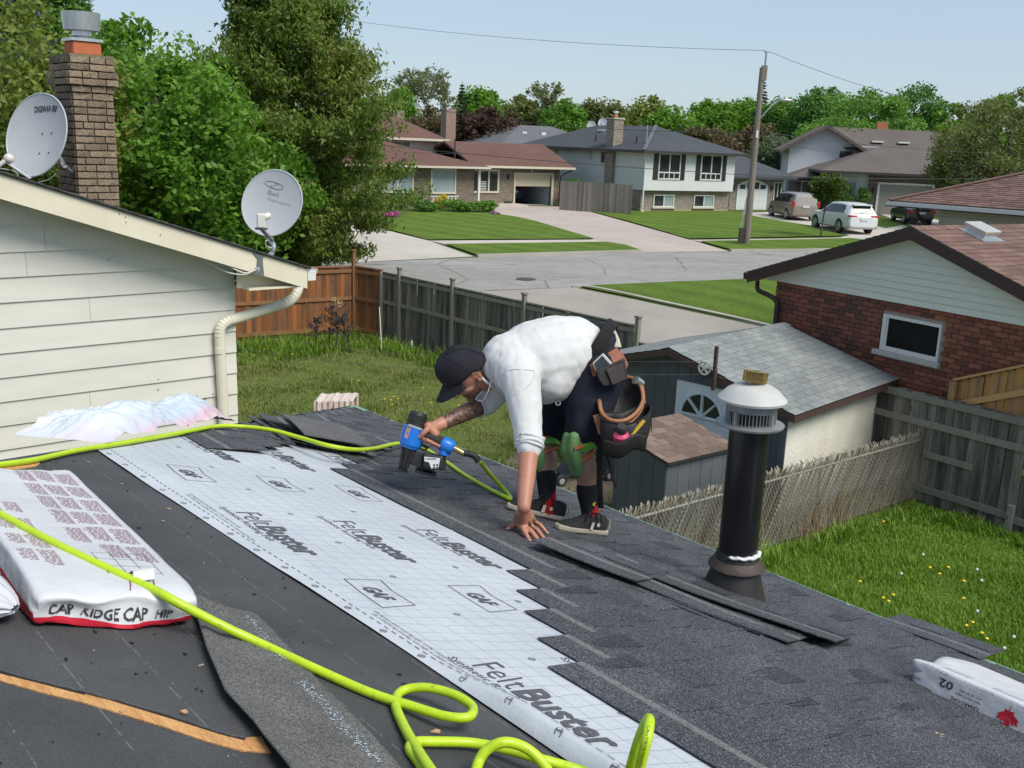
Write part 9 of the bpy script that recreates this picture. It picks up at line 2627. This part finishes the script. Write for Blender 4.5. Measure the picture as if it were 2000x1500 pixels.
# ----- the nail gun
gun=thing('nail_gun','blue and black coil roofing nail gun held in the tattooed hand','nail gun',tuple(gp(830,870)))
M_GBLU=mat('blue_gun_paint',(0.012,0.130,0.50),(0.016,0.16,0.56),6,0.32);M_GBLK=mat('black_gun_plastic',(0.012,0.012,0.013),(0.022,0.022,0.023),9,0.5,bump=0.1)
G0,G1=gp(818,808),gp(790,905);da=(G1-G0).normalized();ga=FWD.cross(da).normalized();Mg=Matrix((ga,FWD,da)).transposed()
def glathe(prof):return MB().lathe(prof,28,G0,0,Mg)
glathe([(0.0,-0.012),(0.036,-0.010),(0.046,0.004),(0.047,0.062),(0.044,0.066)]).build('top_cap',M_GBLK,gun,smooth=0.6,world=True)
glathe([(0.044,0.058),(0.053,0.062),(0.056,0.10),(0.054,0.15),(0.047,0.158),(0.046,0.166)]).build('body',M_GBLU,gun,smooth=0.6,world=True)
b=MB();b.prism([gp(797,828,-0.047),gp(804,831,-0.053),gp(796,856,-0.055),gp(789,853,-0.047)],FWD*0.012);b.build('badge',plain('orange_grey_badge',(0.45,0.24,0.17)),gun,world=True)
b=MB();b.prism([gp(799,827,-0.058),gp(824,836,-0.050),gp(823,840,-0.050),gp(798,831,-0.058)],FWD*0.02);b.build('chrome_strip',M_GALV,gun,world=True)
glathe([(0.042,0.164),(0.036,0.18),(0.028,0.20),(0.024,0.262),(0.018,0.268)]).build('nose',M_GBLK,gun,smooth=0.6,world=True)
b=MB()
for x in(-0.022,0.0,0.022):b.tube([G0+da*0.17+ga*x*1.2-FWD*0.03,G0+da*0.26+ga*(x*0.7)-FWD*0.022,G0+da*0.276+ga*(x*0.7)-FWD*0.01],0.007,6)
b.build('nose_rib',M_GBLK,gun,world=True)
b=MB();b.tube([gp(812,852),gp(834,851),gp(852,858),gp(866,866)],[0.036,0.027,0.026,0.029],18);b.build('grip',mat('black_rubber_grip',(0.02,0.02,0.021),(0.03,0.03,0.03),30,0.8),gun,smooth=1,world=True)
b=MB();b.tube([gp(862,863),gp(868,867),gp(882,873),gp(886,875)],[0.034,0.038,0.036,0.026],18);b.tube([gp(872,868),gp(868,888)],[(0.030,0.022)]*2,14);b.build('end_collar',M_GBLU,gun,smooth=0.7,world=True)
b=MB();b.bar(gp(824,868,-.01),gp(836,874,-.01),0.014,0.012);b.tube([gp(820,862),gp(818,874),gp(828,880),gp(838,872)],0.004,6);b.build('trigger',M_GBLK,gun,world=True)
b=MB();cz=gp(842,902);b.lathe([(0.0,-0.03),(0.040,-0.032),(0.043,-0.02),(0.043,0.03),(0.0,0.034)],30,cz,0,Matrix((RT,FWD,UPV)).transposed()@Matrix.Scale(1.0,3));b.build('coil_magazine',M_GBLK,gun,smooth=0.6,world=True)
b=MB();b.prism([gp(795,882,-0.02),gp(828,884,-0.02),gp(824,914,-0.02),gp(802,906,-0.02)],FWD*0.05);b.build('feed_housing',M_GBLK,gun,world=True,bevel=0.006)
b=MB();b.prism([gp(826,883,-0.047),gp(866,890,-0.047),gp(866,918,-0.047),gp(826,914,-0.047)],FWD*0.09);mg=b.build('magazine_door',M_GBLK,gun,world=True,bevel=0.01)
b=MB();b.prism([gp(829,891,-0.050),gp(860,894,-0.050),gp(856,914,-0.050),gp(842,914,-0.050),gp(838,902,-0.050),gp(829,900,-0.050)],FWD*0.004);lb=b.build('label',plain('white_sticker',(0.60,0.61,0.64),0.5),mg,world=True)
b=MB()
for x,y in((848,907),(854,907),(848,912),(854,912)):b.cbox(gp(x,y,-0.0515),(0.008,0.002,0.007),0,Matrix((RT,FWD,UPV)).transposed())
text_on(b,'WARNING',lambda a,u:gp(831,897,-0.0515)+RT*a+UPV*u,0.05,0.008,0.02)
tag(b.build('sticker_print',M_PRK,mg,world=True),kind='stuff')
b=MB();b.tube([gp(868,884),gp(866,918)],0.011,8);b.bar(gp(812,916),gp(852,926),0.05,0.012,(0,0,1));b.build('guard',M_GBLK,gun,world=True)
b=MB();b.tube([gp(884,873),gp(892,877),gp(906,885),gp(912,888)],[0.012,0.014,0.014,0.010],12);b.build('air_fitting',plain('brass_fitting',(0.40,0.30,0.15),0.35,0.8),gun,smooth=0.8,world=True)
b=MB();b.tube(smoothpath([gp(906,884),gp(918,886),gp(928,891),gp(935,901)],5),0.0155,12);b.build('bend_guard',M_GBLK,gun,smooth=1,world=True)
